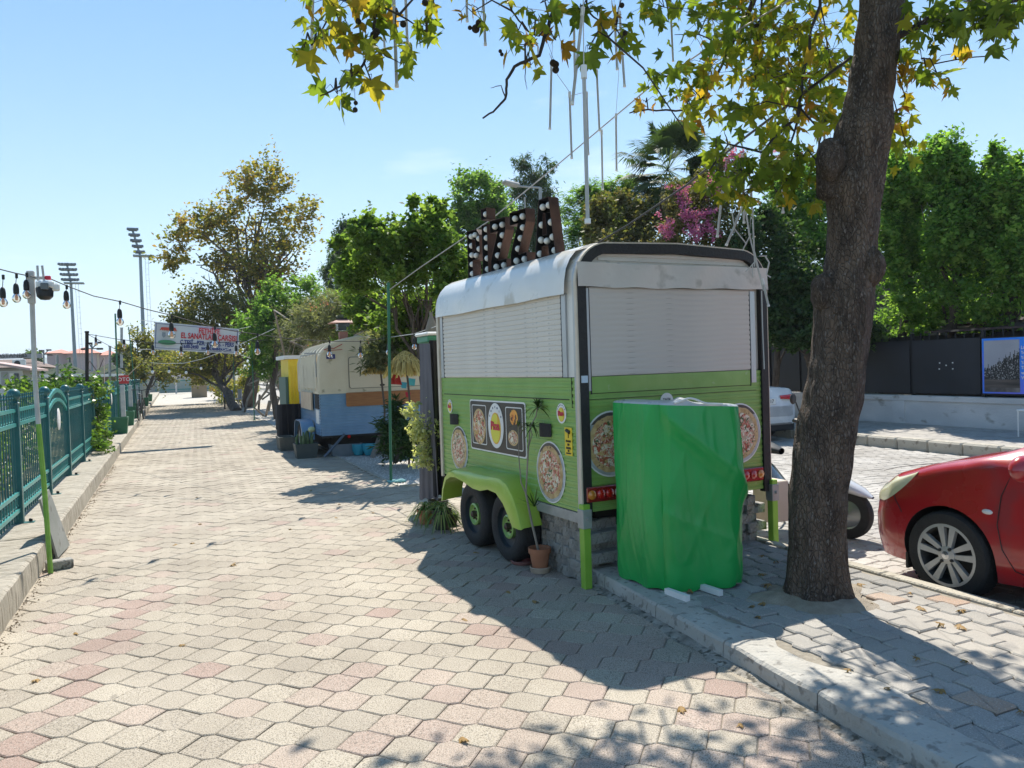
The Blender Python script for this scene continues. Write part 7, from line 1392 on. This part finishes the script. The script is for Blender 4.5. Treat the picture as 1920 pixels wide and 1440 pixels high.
c = G(829, 992); sp = pot('spider_plant_pot', 'dark olive pot with a striped spider plant in front of the trailer wheel', c, .095, .2, OLP); m_ = MB(); spray(m_, (0, 0, .2), 120, .3, .007, random.Random(2), 1, .9); lv = part(m_, 'leaves', leafmat('leaf_spider', [(0, (.06, .12, .03)), (.6, (.16, .24, .07)), (1, (.4, .4, .2))], .3), sp); settone(lv, r_)
c = G(812, 985); s2 = pot('spider_plant_pot', 'terracotta pot of yellowing spider plant nearest the drapery', (c.x-.04, c.y+.12, 0), .08, .15, TCM); m_ = MB(); spray(m_, (0, 0, .17), 80, .27, .006, random.Random(3), 1, 1); lv = part(m_, 'leaves', MATS['leaf_spider'], s2); settone(lv, r_)
c = G(846, 985); s3 = pot('fern_pot', 'small pot of dark trailing fern beside the olive pot', (c.x+.02, c.y+.02, 0), .06, .1, OLP); m_ = MB(); spray(m_, (0, 0, .12), 70, .17, .005, random.Random(8), 1, 1.1); lv = part(m_, 'leaves', L_SPIKE, s3); settone(lv, r_)
c = G(828, 975); D0 = dep(c)+.1; vt = pot('ficus_pot', 'variegated little tree in a pot in front of the grey drapery', c+Vector((0, .1, 0)), .1, .2, OLP); c0 = Vector(vt.location)
m_ = MB()
for q in (((818, 930), (812, 880), (800, 840)), ((818, 930), (822, 885), (838, 850)), ((812, 880), (805, 850), (790, 820)), ((822, 885), (815, 800), (818, 760))): m_.tube([c0+Vector((0, 0, .15))]*(q[0] == (818, 930))+[AD(u, v, D0) for u, v in q], .009, 6)
m_.build('stem', BARKL, vt, smooth=True)
els = [ell(788, 822, 800, 860, D0, 1), ell(800, 858, 745, 850, D0, .8), ell(764, 800, 765, 850, D0-.1, 1), ell(755, 790, 752, 790, D0-.1, 1), ell(770, 850, 830, 885, D0, .6), ell(805, 845, 735, 790, D0+.1, .8), ell(810, 850, 870, 900, D0, .5)]
rv = np.random.default_rng(14); P_, T_ = cloud(els, 3300, rv, clump=.3, per=30, shell=.3); T_ = np.clip(T_+.45*(P_[:, 0] < AD(800, 800, D0).x), 0, 1); V, F, tn = leaves(P_-np.array(c0), .045, DIA, rv, T_, .2, .8); inst(raw_mesh('foliage', V, F, L_VAR, tn), 'foliage', (0, 0, 0), parent=vt)
# plastic chair, blue crate, table by the far trunk
ch = thing('plastic_chair', 'pale plastic chair beside the big tree trunk far down the path', 'chair', (2.75, 38.6, 0), radians(20)); PC = M('plastic_pale', (.45, .45, .47), rough=.5)
m_ = MB(); m_.box(-.22, .22, -.22, .22, .42, .46, .01); part(m_, 'seat', PC, ch); m_ = MB(); m_.box(.18, .22, -.2, .2, .46, .9, .01); part(m_, 'backrest', PC, ch)
for sx in (-1, 1):
    for sy in (-1, 1): m_ = MB(); m_.tube([(sx*.19, sy*.19, .42), (sx*.24, sy*.23, 0)], .02, 6); part(m_, 'leg', PC, ch)
m_ = MB(); m_.box(-.2, .2, -.2, .2, 0, .32, .02); o = solo('blue_crate', m_, M('crate_blue', (.02, .09, .4), rough=.5), 'blue crate standing on a dark stool by the pale plastic chair', 'crate', (0, 0, 0)); o.location = (2.4, 38.4, .55); m_ = MB(); m_.box(-.2, .2, -.2, .2, .48, .54)
st_ = thing('stool', 'dark stool under the blue crate', 'stool', (2.4, 38.4, 0)); m_2 = MB(); m_2.box(-.2, .2, -.2, .2, .48, .545); part(m_2, 'seat', BLK, st_)
for sx in (-1, 1):
    for sy in (-1, 1): m_ = MB(); m_.box(sx*.17-.02, sx*.17+.02, sy*.17-.02, sy*.17+.02, 0, .48); part(m_, 'leg', BLK, st_)
pole('thin dark green pole at the edge of the path left of the oleanders', 477, 788, dep(G(477, 788)), 472, 640, dep(G(477, 788)), .018, GP, 'thin_pole'); pole('thin dark green pole farther along near the plastic chair', 440, 767, dep(G(440, 767)), 437, 650, dep(G(440, 767)), .02, GP, 'thin_pole')
pole('thin green pole half way to the plywood booth', 416, 759, dep(G(416, 759)), 414, 670, dep(G(416, 759)), .02, GP, 'thin_pole')
# white cars in the street behind the oleanders
cars_ = []
def parked(x, y, lab):
    r = copytree(ws, (x, y, -.03), 0, lab); r.name = 'white_saloon'; return r
r1 = parked(6.3, 38.5, 'white car parked behind the pale oleander trunks'); r2 = parked(6.3, 43.5, 'white car parked farther up behind the oleanders')
def van(loc, lab):
    t = thing('white_van', lab, 'van', loc); m_ = MB(); m_.prism([(0, .35), (0, 1.0), (.5, 1.15), (1.1, 1.95), (4.8, 2.0), (4.85, .35)], -.9, .9, 'x'); m_.v = [(x, y, z) for x, y, z in m_.v]; part(m_, 'body', WC, t); m_ = MB(); m_.prism([(.58, 1.2), (1.12, 1.85), (1.9, 1.87), (1.9, 1.2)], -.905, .905, 'x'); part(m_, 'window', GLASSD, t)
    for y in (.9, 3.9):
        for s in (-1, 1): m_ = MB(); m_.lathe([(0, -.1), (.3, -.1), (.33, -.07), (.33, .07), (.3, .1), (0, .1)], (s*.82, y, .33), 24, 'x', False); part(m_, 'wheel', TYRE, t, True)
    return t
van((5.9, 27.2, -.03), 'white van partly hidden behind the oleander trunks and yellow booth')
# ------------------------------------------------------------------ wall, fence panels and billboard across the street
WW = M('wall_whitewash', (.5, .5, .5), (.62, .61, .6), 1.5, .85, bump=.3, bscale=20, c3=(.3, .28, .25), s3=2.5, p3=.68, stretch=(1, 1, 2)); wl = thing('boundary_wall', 'low whitewashed wall with cracked render along the far footway', 'wall', (14, 9, .12))
for k in range(-4, 26):
    y = -4.94+k*3.3+.0; m_ = MB(); m_.box(13.93, 14.15, y, y+3.296, -.02, .6); m_.build('wall_bay', WW, wl)
    m_ = MB(); m_.box(13.9, 14.18, y, y+3.296, .6, .71, .008); m_.build('coping', WW, wl); m_ = MB(); m_.box(13.905, 13.93, y-.15, y+.15, -.02, .6); m_.build('pier', WW, wl)
PNL = M('panel_black', (.012, .014, .02), (.02, .022, .03), 1.5, .5, bump=.05); PST = M('panel_post', (.01, .01, .012), rough=.6)
pf = thing('panel_fence', 'black sheet metal fence panels standing on the whitewashed wall', 'fence', (14.05, 9, .71))
ed = [9.8, 11.33, 13.34, 14.4, 15.42, 17.4]
k = 17.4
while k < 60: ed.append(k+2); k += 2
for a, b in zip(ed[:-1], ed[1:]):
    m_ = MB(); zt = 1.84+random.uniform(-.02, .02); m_.box(14.02, 14.05, a+.03, b-.04, .76, zt); m_.build('panel', PNL, pf)
for a in ed: m_ = MB(); m_.box(14.05, 14.11, a-.03, a+.03, .7, 1.98); m_.build('post', PST, pf)
m_ = MB(); m_.box(14.06, 14.09, 2, 60, .82, .86); m_.box(14.06, 14.09, 2, 60, 1.7, 1.74); m_.build('rail', PST, pf)
m_ = MB()
for k in range(300): m_.box(14.07, 14.09, 2+k*.19, 2.02+k*.19, .74, 1.96+.03*sin(k*.7))
tag(m_.build('spikes', PST, pf), kind='stuff')
for dy, dz in ((0, 0), (.14, .05), (-.14, .05), (.15, -.07), (-.14, -.07)): m_ = MB(); m_.box(14.013, 14.019, 10.53+dy-.012, 10.53+dy+.012, 1.32+dz-.012, 1.32+dz+.012); m_.build('rivet', WHITEP, pf)
bb = thing('billboard', 'blue illuminated-style poster board with a crowd photograph and white text', 'billboard', (13.9, 9.7, .74)); BBL = M('poster_blue', (.02, .22, .85), (.16, .18, .85), .9, .4, stretch=(1, .6, 1.6), lo=.4, hi=.62)
m_ = MB(); m_.box(13.9, 13.95, 6.6, 9.72, .76, 1.83); m_.build('frame', PST, bb); m_ = MB(); m_.box(13.893, 13.9, 6.63, 9.7, .79, 1.81); m_.build('poster', BBL, bb)
m_ = MB(); m_.box(13.888, 13.893, 9.0, 9.66, .82, 1.77); m_.build('photo', M('photo_sky', (.3, .31, .36), (.4, .41, .46), 1, .4), bb)
m_ = MB(); rp = random.Random(6)
for k in range(16):                     # the silhouetted crowd in the photograph, rising to the right, arms up
    y = 9.64-.62*k/15; h = 1.25+.28*k/15+rp.uniform(-.03, .03); m_.prism([(y-.02, .98), (y+.02, .98), (y+.018, h-.05), (y+.008, h), (y-.008, h), (y-.018, h-.05)], 13.884, 13.888, 'x')
    if rp.random() < .6: m_.prism([(y-.022, h-.12), (y-.012, h-.12), (y-.016, h+.07), (y-.024, h+.07)], 13.884, 13.888, 'x')
m_.build('crowd', M('photo_dark', (.02, .02, .022), (.3, .3, .3), 40, .4, lo=.55, hi=.6), bb); m_ = MB(); m_.box(13.883, 13.888, 9.0, 9.66, .9, 1.05); m_.build('stage', M('photo_stage', (.03, .027, .025), (.14, .11, .1), 3, .4, stretch=(1, .3, 4)), bb); m_ = MB(); m_.box(13.8835, 13.888, 9.0, 9.66, .82, .9); m_.build('floor_strip', M('photo_floor', (.04, .035, .035), (.2, .18, .17), 5, .4), bb)
for k, s_ in enumerate(('Little girls,', 'You are all', 'You are right', 'You will make', 'Think about your', 'valuable years', 'We expect it')): text(s_, .085, WHITEP, bb, (-.015, 8.97-9.7, 1.62-.09*k-.74), (radians(90), 0, radians(-90)), align='LEFT', sx=.8, bold=.001)
wc = thing('white_chair', 'white metal chair frame against the far wall at the edge of the view', 'chair', (13.3, 7.98, .13)); m_ = MB()
for y in (0, .42): m_.tube([(0, y, 0), (0, y, .8)], .012, 6); m_.tube([(-.4, y, 0), (-.4, y, .44)], .012, 6)
m_.tube([(0, 0, .78), (0, .42, .78)], .012, 6); m_.tube([(0, 0, .6), (0, .42, .6)], .012, 6); part(m_, 'frame', WHITEP, wc); m_ = MB(); m_.box(-.42, .02, -.02, .44, .43, .46, .01); part(m_, 'seat', WHITEP, wc)
tr_ = thing('tiled_pavilion', 'dark tiled hipped roof just behind the billboard', 'building', (16, 8, .1)); RT = M('roof_tile_dark', (.05, .03, .03), (.11, .065, .06), 3, .8, bump=.3, c3=(.3, .22, .17), s3=5, p3=.66); m_ = MB()
zt, zb = AX(1860, 590, 17.5).z, 1.98; y_l, y_r = 13.4, 3.0
P = []
for i in range(90):
    y = 2.5+8.9*i/89; r = .03*abs(sin(i*pi/2)); f = 1; P.append([(14.6+r, y, zb+r), (14.6+.9*f+r, y, zb+(zt-zb)*.33*f+r), (14.6+1.8*f, y, zb+(zt-zb)*.67*f+r), (14.6+2.7*f, y, zb+(zt-zb)*f+r)])
m_.grid(P); m_.f = [f[::-1] for f in m_.f]; m_.build('roof', RT, tr_, smooth=False); m_ = MB(); m_.box(15, 18, 3, 13, 0, 1.95); m_.build('wall', PST, tr_); m_ = MB(); [m_.box(14.55+.9*j-.02, 14.63+.9*j, 2.5, 11.4, zb+(zt-zb)*j/3+.01, zb+(zt-zb)*j/3+.05) for j in range(3)]; m_.build('tile_course', RT, tr_)
pole('thin steel pole behind the black panels right of the trunk', 1710, 640, 17.5, 1710, 560, 17.5, .045, GALV, 'steel_pole')
p0_ = AD(1017, 700, 14.5); sl = thing('street_lamp', 'grey street lamp with a curved arm behind the rusty letter A', 'street lamp', (p0_.x, p0_.y, 0)); m_ = MB(); a = AD(1013, 352, 14.5); m_.tube([(p0_.x, p0_.y, 0), (p0_.x, p0_.y, 2.6), tuple(a)], [.06, .045, .03], 8); m_.build('post', GALV, sl, smooth=True); m_ = MB(); b = AD(972, 349, 14.5); m_.tube([a, b], .02, 6); m_.build('arm', GALV, sl); m_ = MB(); c = AD(958, 345, 14.5); m_.box(-.16, .16, -.09, .09, -.03, .04, .025); m_.v = [(x+c.x, y+c.y, z+c.z+x*-.15) for x, y, z in m_.v]; m_.build('lamp_head', GALV, sl)
# ------------------------------------------------------------------ trees
g0 = lambda u, v, D: tuple(Vector(AD(u, v, D)).to_2d())+(0,)
tree('plane_tree', 'tall open plane tree with browning leaves standing over the far end of the path', 'tree', (3.35, 39.5, 0),
     [ell(430, 520, 300, 380, 38), ell(470, 550, 290, 400, 38), ell(400, 490, 360, 460, 38), ell(480, 590, 390, 480, 38), ell(310, 420, 400, 470, 38), ell(285, 370, 450, 510, 37), ell(380, 470, 440, 540, 38), ell(440, 560, 450, 560, 37), ell(360, 440, 380, 440, 38), ell(530, 595, 360, 420, 38)],
     11000, .2, DIA, L_PLANEF, .34, seed=2, limbs=34, clump=.26, per=26, shell=.35)
tree('olive_tree', 'dense olive-brown tree under the tall plane tree above the banner', 'tree', (2.6, 36, 0), [ell(320, 440, 530, 640, 34), ell(390, 500, 540, 650, 34, .8), ell(310, 370, 570, 620, 33), ell(300, 480, 640, 715, 38, 1.2), ell(440, 540, 590, 690, 36), ell(350, 420, 660, 730, 44)], 22000, .15, DIA, L_OLIVE, .22, seed=3, clump=.25, shell=.3)
tree('small_tree', 'small loose tree rising over the fence at the left of the path', 'tree', g0(262, 750, 40), [ell(236, 290, 620, 700, 40), ell(270, 330, 640, 720, 43), ell(240, 280, 670, 730, 38), ell(222, 250, 640, 670, 40)], 6500, .17, DIA, L_OLIVE, .12, seed=4, clump=.3)
tree('leafy_tree', 'bright green tree between the plane tree and the oleanders', 'tree', g0(520, 790, 27), [ell(470, 560, 520, 620, 27), ell(530, 620, 520, 590, 28), ell(440, 520, 570, 660, 26), ell(455, 520, 640, 720, 27), ell(500, 600, 560, 640, 28)], 13000, .13, DIA, L_GREEN, .12, seed=5, clump=.24)
ols = [(487, 775, 33, [ell(470, 560, 640, 720, 32), ell(500, 590, 610, 700, 30)], 'oleander with pale bare trunks farthest along the gravel'), (505, 785, 29, [ell(500, 600, 560, 660, 27), ell(540, 640, 590, 680, 26)], 'oleander with pale bare trunks beside the white van'), (545, 800, 24, [ell(540, 650, 560, 640, 21), ell(600, 700, 540, 620, 20), ell(520, 590, 600, 680, 23)], 'large grey-green oleander arching over the blue trailer roof'), (745, 830, 15.0, [ell(660, 770, 560, 640, 18.5), ell(690, 790, 600, 660, 15.5), ell(680, 750, 625, 700, 13.9, .9), ell(690, 745, 640, 695, 13.6, .9), ell(700, 800, 610, 670, 14, .9), ell(720, 800, 640, 670, 14, .9)], 'twisted-trunk oleander drooping over the right end of the blue trailer')]
for i, (u, v, D, es, lb) in enumerate(ols):
    t = tree('oleander', lb, 'shrub', g0(u, v, D), es, (5000, 5000, 12000, 17000)[i], .15, LAN, L_OLEA, .05, bark=BARKL, seed=20+i, group='oleanders along the gravel strip', stems=4, limbs=16, clump=.3, shell=.2)
    if i > 1:
        rf = np.random.default_rng(i); Pf, Tf = cloud(es, 240, rf, clump=.12, per=14, shell=.8); V, F, tn = leaves(Pf-np.array(t.location), .06, DIA, rf, Tf); o = inst(raw_mesh('blossom', V, F, L_PINK, tn), 'blossom', (0, 0, 0), parent=t)
tree('sweetgum', 'bright green star-leaved tree behind the gap between the two trailers', 'tree', (4.05, 12.3, 0), [ell(630, 720, 470, 560, 13), ell(655, 760, 400, 500, 12.6), ell(700, 800, 420, 560, 12.4), ell(740, 850, 380, 520, 12.6), ell(800, 885, 430, 580, 12.2), ell(700, 850, 540, 650, 13.6), ell(640, 740, 520, 620, 15), ell(665, 700, 395, 430, 12.5), ell(755, 790, 360, 400, 12.5), ell(800, 850, 370, 420, 12.5), ell(620, 670, 440, 500, 13)], 24000, .1, DIA, L_BRIGHT, .13, seed=6, limbs=24, clump=.18, per=40, shell=.35)
tree('dark_tree', 'dark green tree mass low behind the pizza trailer front', 'tree', g0(800, 800, 21), [ell(690, 880, 600, 720, 21), ell(780, 900, 500, 640, 20), ell(600, 700, 560, 650, 22)], 15000, .13, DIA, L_GREEN, .14, seed=7, clump=.25)
tree('distant_tree', 'small dark tree showing over the left shoulder of the bright green tree', 'tree', g0(655, 700, 48), [ell(625, 690, 420, 520, 48), ell(618, 650, 450, 540, 48)], 8000, .2, DIA, L_DARK, .2, seed=8, clump=.22)
tree('willow', 'soft blue-green drooping tree behind the oleanders', 'tree', g0(625, 720, 40), [ell(603, 650, 475, 560, 40), ell(630, 690, 500, 580, 38)], 8000, .22, LAN, L_BLUEG, .12, seed=9, clump=.22, droop=3)
tree('round_tree', 'dense round dark green tree behind the rusty letters', 'tree', g0(900, 700, 34), [ell(845, 955, 322, 440, 34), ell(840, 920, 380, 500, 34), ell(880, 980, 380, 500, 34), ell(870, 960, 440, 560, 33)], 24000, .17, DIA, L_GREEN, .25, seed=10, clump=.16, per=70, shell=.75)
tree('conifer', 'dark ragged conifer rising behind the rusty letter A', 'tree', g0(1000, 700, 40), [ell(965, 1000, 280, 330, 40), ell(985, 1030, 300, 360, 40), ell(950, 1010, 320, 380, 40), ell(990, 1050, 340, 400, 40), ell(960, 1060, 370, 440, 40), ell(970, 1070, 420, 500, 40), ell(1020, 1040, 290, 330, 40)], 15000, .26, LAN, L_DARK, .2, seed=11, clump=.3, per=40, shell=.4, droop=2)
tree('euphorbia', 'spiky light green candelabra shrub-tree above the trailer roof', 'tree', g0(1110, 700, 24), [ell(1055, 1130, 345, 440, 24), ell(1090, 1160, 330, 420, 24), ell(1130, 1200, 325, 400, 24), ell(1060, 1110, 400, 500, 23), ell(1160, 1210, 360, 440, 23)], 11000, .2, LAN, L_GREEN, .12, seed=12, clump=.15, per=40, shell=.6, up=3)
tree('bronze_tree', 'bronze-leaved tree in front of the palm above the trailer roof', 'tree', g0(1160, 700, 21), [ell(1100, 1190, 360, 450, 21), ell(1150, 1235, 370, 460, 20.5), ell(1120, 1230, 420, 520, 20), ell(1090, 1140, 400, 460, 21)], 15000, .12, DIA, L_BRONZE, .1, seed=13, clump=.25)
bv = tree('bougainvillea', 'bougainvillea bush with magenta blossom behind the trailer roof', 'shrub', g0(1310, 700, 19), [ell(1225, 1330, 400, 490, 19), ell(1270, 1390, 330, 430, 19), ell(1320, 1420, 380, 500, 18.5), ell(1340, 1400, 270, 350, 19), ell(1240, 1300, 340, 420, 19), ell(1300, 1360, 290, 370, 19.5)], 14000, .09, DIA, L_BRONZE, .1, seed=14, clump=.25)
rf = np.random.default_rng(77); es = [ell(1238, 1275, 415, 450, 18.2), ell(1265, 1310, 378, 420, 18.2), ell(1280, 1345, 390, 415, 18.1), ell(1300, 1335, 395, 450, 18.1), ell(1360, 1390, 330, 350, 18.5), ell(1352, 1400, 275, 310, 18.5), ell(1355, 1372, 295, 330, 18.5), ell(1328, 1350, 400, 460, 17.8), ell(1245, 1262, 345, 355, 18.5), ell(1270, 1300, 345, 370, 18.4), ell(1280, 1330, 420, 450, 18), ell(1430, 1470, 280, 300, 19), ell(1490, 1520, 285, 300, 19), ell(1225, 1260, 390, 440, 18.4), ell(1300, 1360, 330, 380, 18.8), ell(1255, 1300, 350, 390, 18.6)]
Pf, Tf = cloud(es, 4200, rf, clump=.3, per=40, shell=.2); V, F, tn = leaves(Pf-np.array(bv.location), .055, DIA, rf, Tf); inst(raw_mesh('blossom', V, F, L_MAG, tn), 'blossom', (0, 0, 0), parent=bv)
for i, (u, es, n, lm, lb) in enumerate(((1440, [ell(1380, 1500, 390, 560, 18), ell(1400, 1540, 470, 650, 17.5), ell(1340, 1440, 440, 560, 18)], 17000, L_DARK, 'very dark glossy shrub right behind the rear corner of the trailer'), (1500, [ell(1440, 1560, 300, 470, 20), ell(1480, 1580, 420, 560, 19), ell(1500, 1600, 540, 650, 18)], 15000, L_GREEN, 'dark green tree left of the leaning trunk'), (1560, [ell(1420, 1560, 560, 660, 17), ell(1540, 1660, 600, 660, 17)], 8000, L_DARK, 'low dark hedge behind the black panels')))    :
    tree('dark_shrub', lb, 'shrub', g0(u, 700, 19), es, n, .12, DIA, lm, .1, seed=30+i, clump=.22, limbs=6)
MAPS = (np.array([(-0.0, 0, 0), (.45, .3, .1), (.2, .55, .05), (0, 1, -.1), (-.2, .55, .05), (-.45, .3, .1)]), np.array([(0, 1, 2, 3), (0, 3, 4, 5)]))
rt_ = [(1690, 18, [ell(1640, 1740, 290, 420, 16.6), ell(1650, 1720, 380, 520, 16.4), ell(1665, 1700, 275, 330, 16.6)], 'leafy green tree just right of the leaning trunk'), (1780, 17, [ell(1720, 1820, 262, 400, 15.8), ell(1740, 1850, 360, 500, 15.5), ell(1745, 1780, 255, 310, 15.8), ell(1790, 1815, 258, 320, 15.8)], 'leafy green tree with two tall leaders above the black panels'), (1880, 16.5, [ell(1830, 1930, 290, 440, 15), ell(1840, 1960, 400, 560, 14.9), ell(1845, 1880, 268, 330, 15), ell(1885, 1915, 285, 340, 15)], 'leafy green tree behind the billboard'), (1740, 18.5, [ell(1640, 1800, 460, 620, 16.6), ell(1760, 1940, 480, 620, 15.6), ell(1650, 1780, 560, 650, 18), ell(1700, 1900, 380, 520, 19), ell(1640, 1740, 380, 480, 19), ell(1760, 1930, 560, 640, 19)], 'broad shaded lower crown over the black panels')]
for i, (u, D, es, lb) in enumerate(rt_): tree('maple', lb, 'tree', g0(u, 700, D), es, 21000 if i < 3 else 26000, .1, (DIA, MAPS)[i % 2], L_MAPLE, .13, seed=40+i, group='green trees behind the black panels', clump=.2, per=55, shell=.4, limbs=16)
# palm
pc = AD(1252, 318, 22); pm2 = thing('palm', 'fan palm with a shaggy crown above the bougainvillea', 'palm', (pc.x, pc.y, 0)); m_ = MB(); m_.tube([(pc.x, pc.y, 0), (pc.x+.05, pc.y, pc.z*.5), (pc.x, pc.y, pc.z-.9), (pc.x, pc.y, pc.z-.45)], [.28, .24, .26, .2], 12); m_.build('trunk', M('bark_palm', (.07, .05, .035), (.14, .1, .07), 9, .95, bump=1, bscale=20, stretch=(1, 1, 3)), pm2, smooth=True)
rp_ = np.random.default_rng(31); V = []; Tn = []
for k in range(64):
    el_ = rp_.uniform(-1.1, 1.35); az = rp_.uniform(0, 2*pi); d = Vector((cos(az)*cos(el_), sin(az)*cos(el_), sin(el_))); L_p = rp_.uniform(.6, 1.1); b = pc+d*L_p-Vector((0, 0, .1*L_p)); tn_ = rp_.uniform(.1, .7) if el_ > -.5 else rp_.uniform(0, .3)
    s_ = d.cross(Vector((0, 0, 1))).normalized(); n_ = s_.cross(d)
    w0 = pc; V += [w0-s_*.01, w0+s_*.01, b+s_*.01, b-s_*.01]; Tn += [tn_+.2]*4
    for q in range(34):
        a = -1.75+3.5*q/33; ln = (.8-.12*abs(a))*rp_.uniform(.85, 1.1); dd = (d*cos(a)+s_*sin(a)).normalized(); e = b+dd*ln+Vector((0, 0, -.28*ln*(1 if el_ > 0 else .5)))+n_*rp_.normal()*.03; mdl = b+dd*ln*.55; w_ = (n_*.3+s_*cos(a)-d*sin(a)).normalized()*.024
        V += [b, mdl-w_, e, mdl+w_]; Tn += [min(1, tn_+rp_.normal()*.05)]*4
V = np.array([tuple(v) for v in V])-np.array((pc.x, pc.y, 0)); inst(raw_mesh('fronds', V, (np.arange(len(V)//4)*4)[:, None]+np.arange(4)[None], L_PALM, np.array(Tn)), 'fronds', (0, 0, 0), parent=pm2)
# shrubs
bush('climber', 'leafy creeper spilling through the fence onto the plinth', 'shrub', [(-1.38, 17.6, .75, .22, .9, .5), (-1.4, 17.2, 1.25, .25, .8, .35), (-1.28, 16.6, .4, .2, .6, .22), (-1.4, 18.4, .6, .2, .7, .4), (-1.2, 16.2, .3, .16, .35, .1), (-1.7, 16.5, 1.4, .3, .8, .3)], 3600, .085, DIA, L_SHRUB, seed=50, clump=.3, shell=.3)
for i, (es, lb, n) in enumerate((([(-2.2, 16, 1.25, .6, 1.2, .4), (-2.3, 18, 1.35, .6, 1.2, .38), (-2.1, 20, 1.2, .5, 1.4, .35)], 'broad-leaved shrubs rising behind the middle of the fence', 3200), ([(-2.6, 12.2, 1.15, .25, .5, .4), (-2.8, 13.4, 1.35, .25, .35, .45)], 'tall loose-leaved shrub directly behind the leaning pole', 1500), ([(-2.4, 9.5, .75, .5, 1.6, .6), (-2.3, 6.5, .7, .5, 1.6, .6)], 'green shrubs seen through the nearest fence bars', 2600), ([(-2.4, 12.2, .6, .5, 1.5, .5), (-2.5, 15, .7, .5, 1.5, .6)], 'low shrubs seen through the arched fence panel', 2400), ([(-2.6, 24, .75, .6, 3, .5), (-2.6, 31, .8, .6, 4, .5), (-2.6, 40, .85, .8, 5, .6)], 'hedge line behind the farther fence', 5000))):
    bush('garden_shrub', lb, 'shrub', es, n, .11, DIA, L_SHRUB, seed=60+i, group='shrubs behind the fence', clump=.3, shell=.2)
rw = np.random.default_rng(12); n = 700; Pw = np.stack([rw.uniform(-3, -1.7, n), rw.uniform(5, 18, n), rw.uniform(.05, .9, n)], 1); V, F, tn = leaves(Pw, .05, DIA, rw, rw.uniform(.6, 1, n)); o = link(bpy.data.objects.new('white_blossom', raw_mesh('white_blossom', V, F, leafmat('petal_white', [(0, (.6, .6, .6)), (1, (.8, .8, .78))], .3), tn))); o['kind'] = 'stuff'
bush('oleander_bush', 'dark spear-leaved bush at the foot of the green pole in front of the blue trailer', 'shrub', [ell(705, 780, 790, 860, 12.6), ell(740, 800, 770, 860, 12), ell(720, 770, 760, 820, 12.8)], 2600, .17, LAN, L_DARK, seed=70, clump=.3, shell=.2, up=1)
bush('path_shrubs', 'green undergrowth between the booth and the plastic chair', 'shrub', [(3.0, 46, .7, .7, 4, .8), (3.6, 43, .8, .6, 3, .9), (2.7, 52, .9, .5, 3, 1.0)], 5200, .14, DIA, L_OLIVE, seed=71, clump=.25, shell=.3)
hd = bush('tree_belt', 'dark belt of trees closing the view behind the street', 'trees', [(4.5, 95, 3, 4, 4, 4), (30, 60, 4, 10, 18, 5), (22, 40, 3.2, 4, 14, 3.5), (14, 85, 3, 8, 8, 4)], 26000, .45, DIA, L_DARK, seed=72, clump=.2, shell=.3, stem=False); hd['kind'] = 'stuff'
bg_ = MB(); bg_.box(20, 26, 6, 30, 0, 4.5); solo('back_building', bg_, M('back_wall', (.05, .05, .045), (.09, .085, .07), .5, .95), 'dark building hidden behind the trees across the street', 'building', (20, 18, 0))
lf = bush('distant_trees', 'dark distant trees on the skyline at the far left', 'trees', [ell(48, 75, 655, 690, 100), ell(60, 84, 665, 720, 90), ell(212, 250, 660, 720, 70), ell(95, 140, 688, 720, 100)], 6000, .5, DIA, L_BLUEG, seed=73, clump=.25, shell=.3, stem=False); lf['kind'] = 'stuff'

rq = np.random.default_rng(41); n = 60; Pq = np.stack([rq.uniform(-.9, 2.6, n), 2.2+9*rq.uniform(0, 1, n)**1.5, np.full(n, .012)], 1); Pq[:34, 0] = rq.uniform(2.7, 4.3, 34); Pq[:34, 1] = rq.uniform(1.8, 4.6, 34); Pq[:34, 2] = .118
V, F, tn = leaves(Pq, .06, MAP2, rq, rq.uniform(.6, 1, n), 6); o = link(bpy.data.objects.new('fallen_leaves', raw_mesh('fallen_leaves', V, F, leafmat('leaf_dry', [(0, (.2, .13, .05)), (1, (.32, .2, .08))], .1), tn))); o['kind'] = 'stuff'
# ------------------------------------------------------------------ thin summer haze
hzb = MB(); hzb.box(-1700, 1900, -80, 2660, -1.2, 120); hz_ = bpy.data.objects.new('haze', hzb.mesh('haze', MATS['soil'])); C.objects.link(hz_); hz_['kind'] = 'stuff'
hm_ = bpy.data.materials.new('haze_air'); hm_.use_nodes = True; hm_.node_tree.nodes.remove(hm_.node_tree.nodes['Principled BSDF']); pv_ = hm_.node_tree.nodes.new('ShaderNodeVolumePrincipled'); pv_.inputs['Density'].default_value = .0004; pv_.inputs['Color'].default_value = (.86, .93, 1, 1); pv_.inputs['Anisotropy'].default_value = .2
hm_.node_tree.links.new(pv_.outputs[0], hm_.node_tree.nodes['Material Output'].inputs['Volume']); hz_.data.materials.clear(); hz_.data.materials.append(hm_)
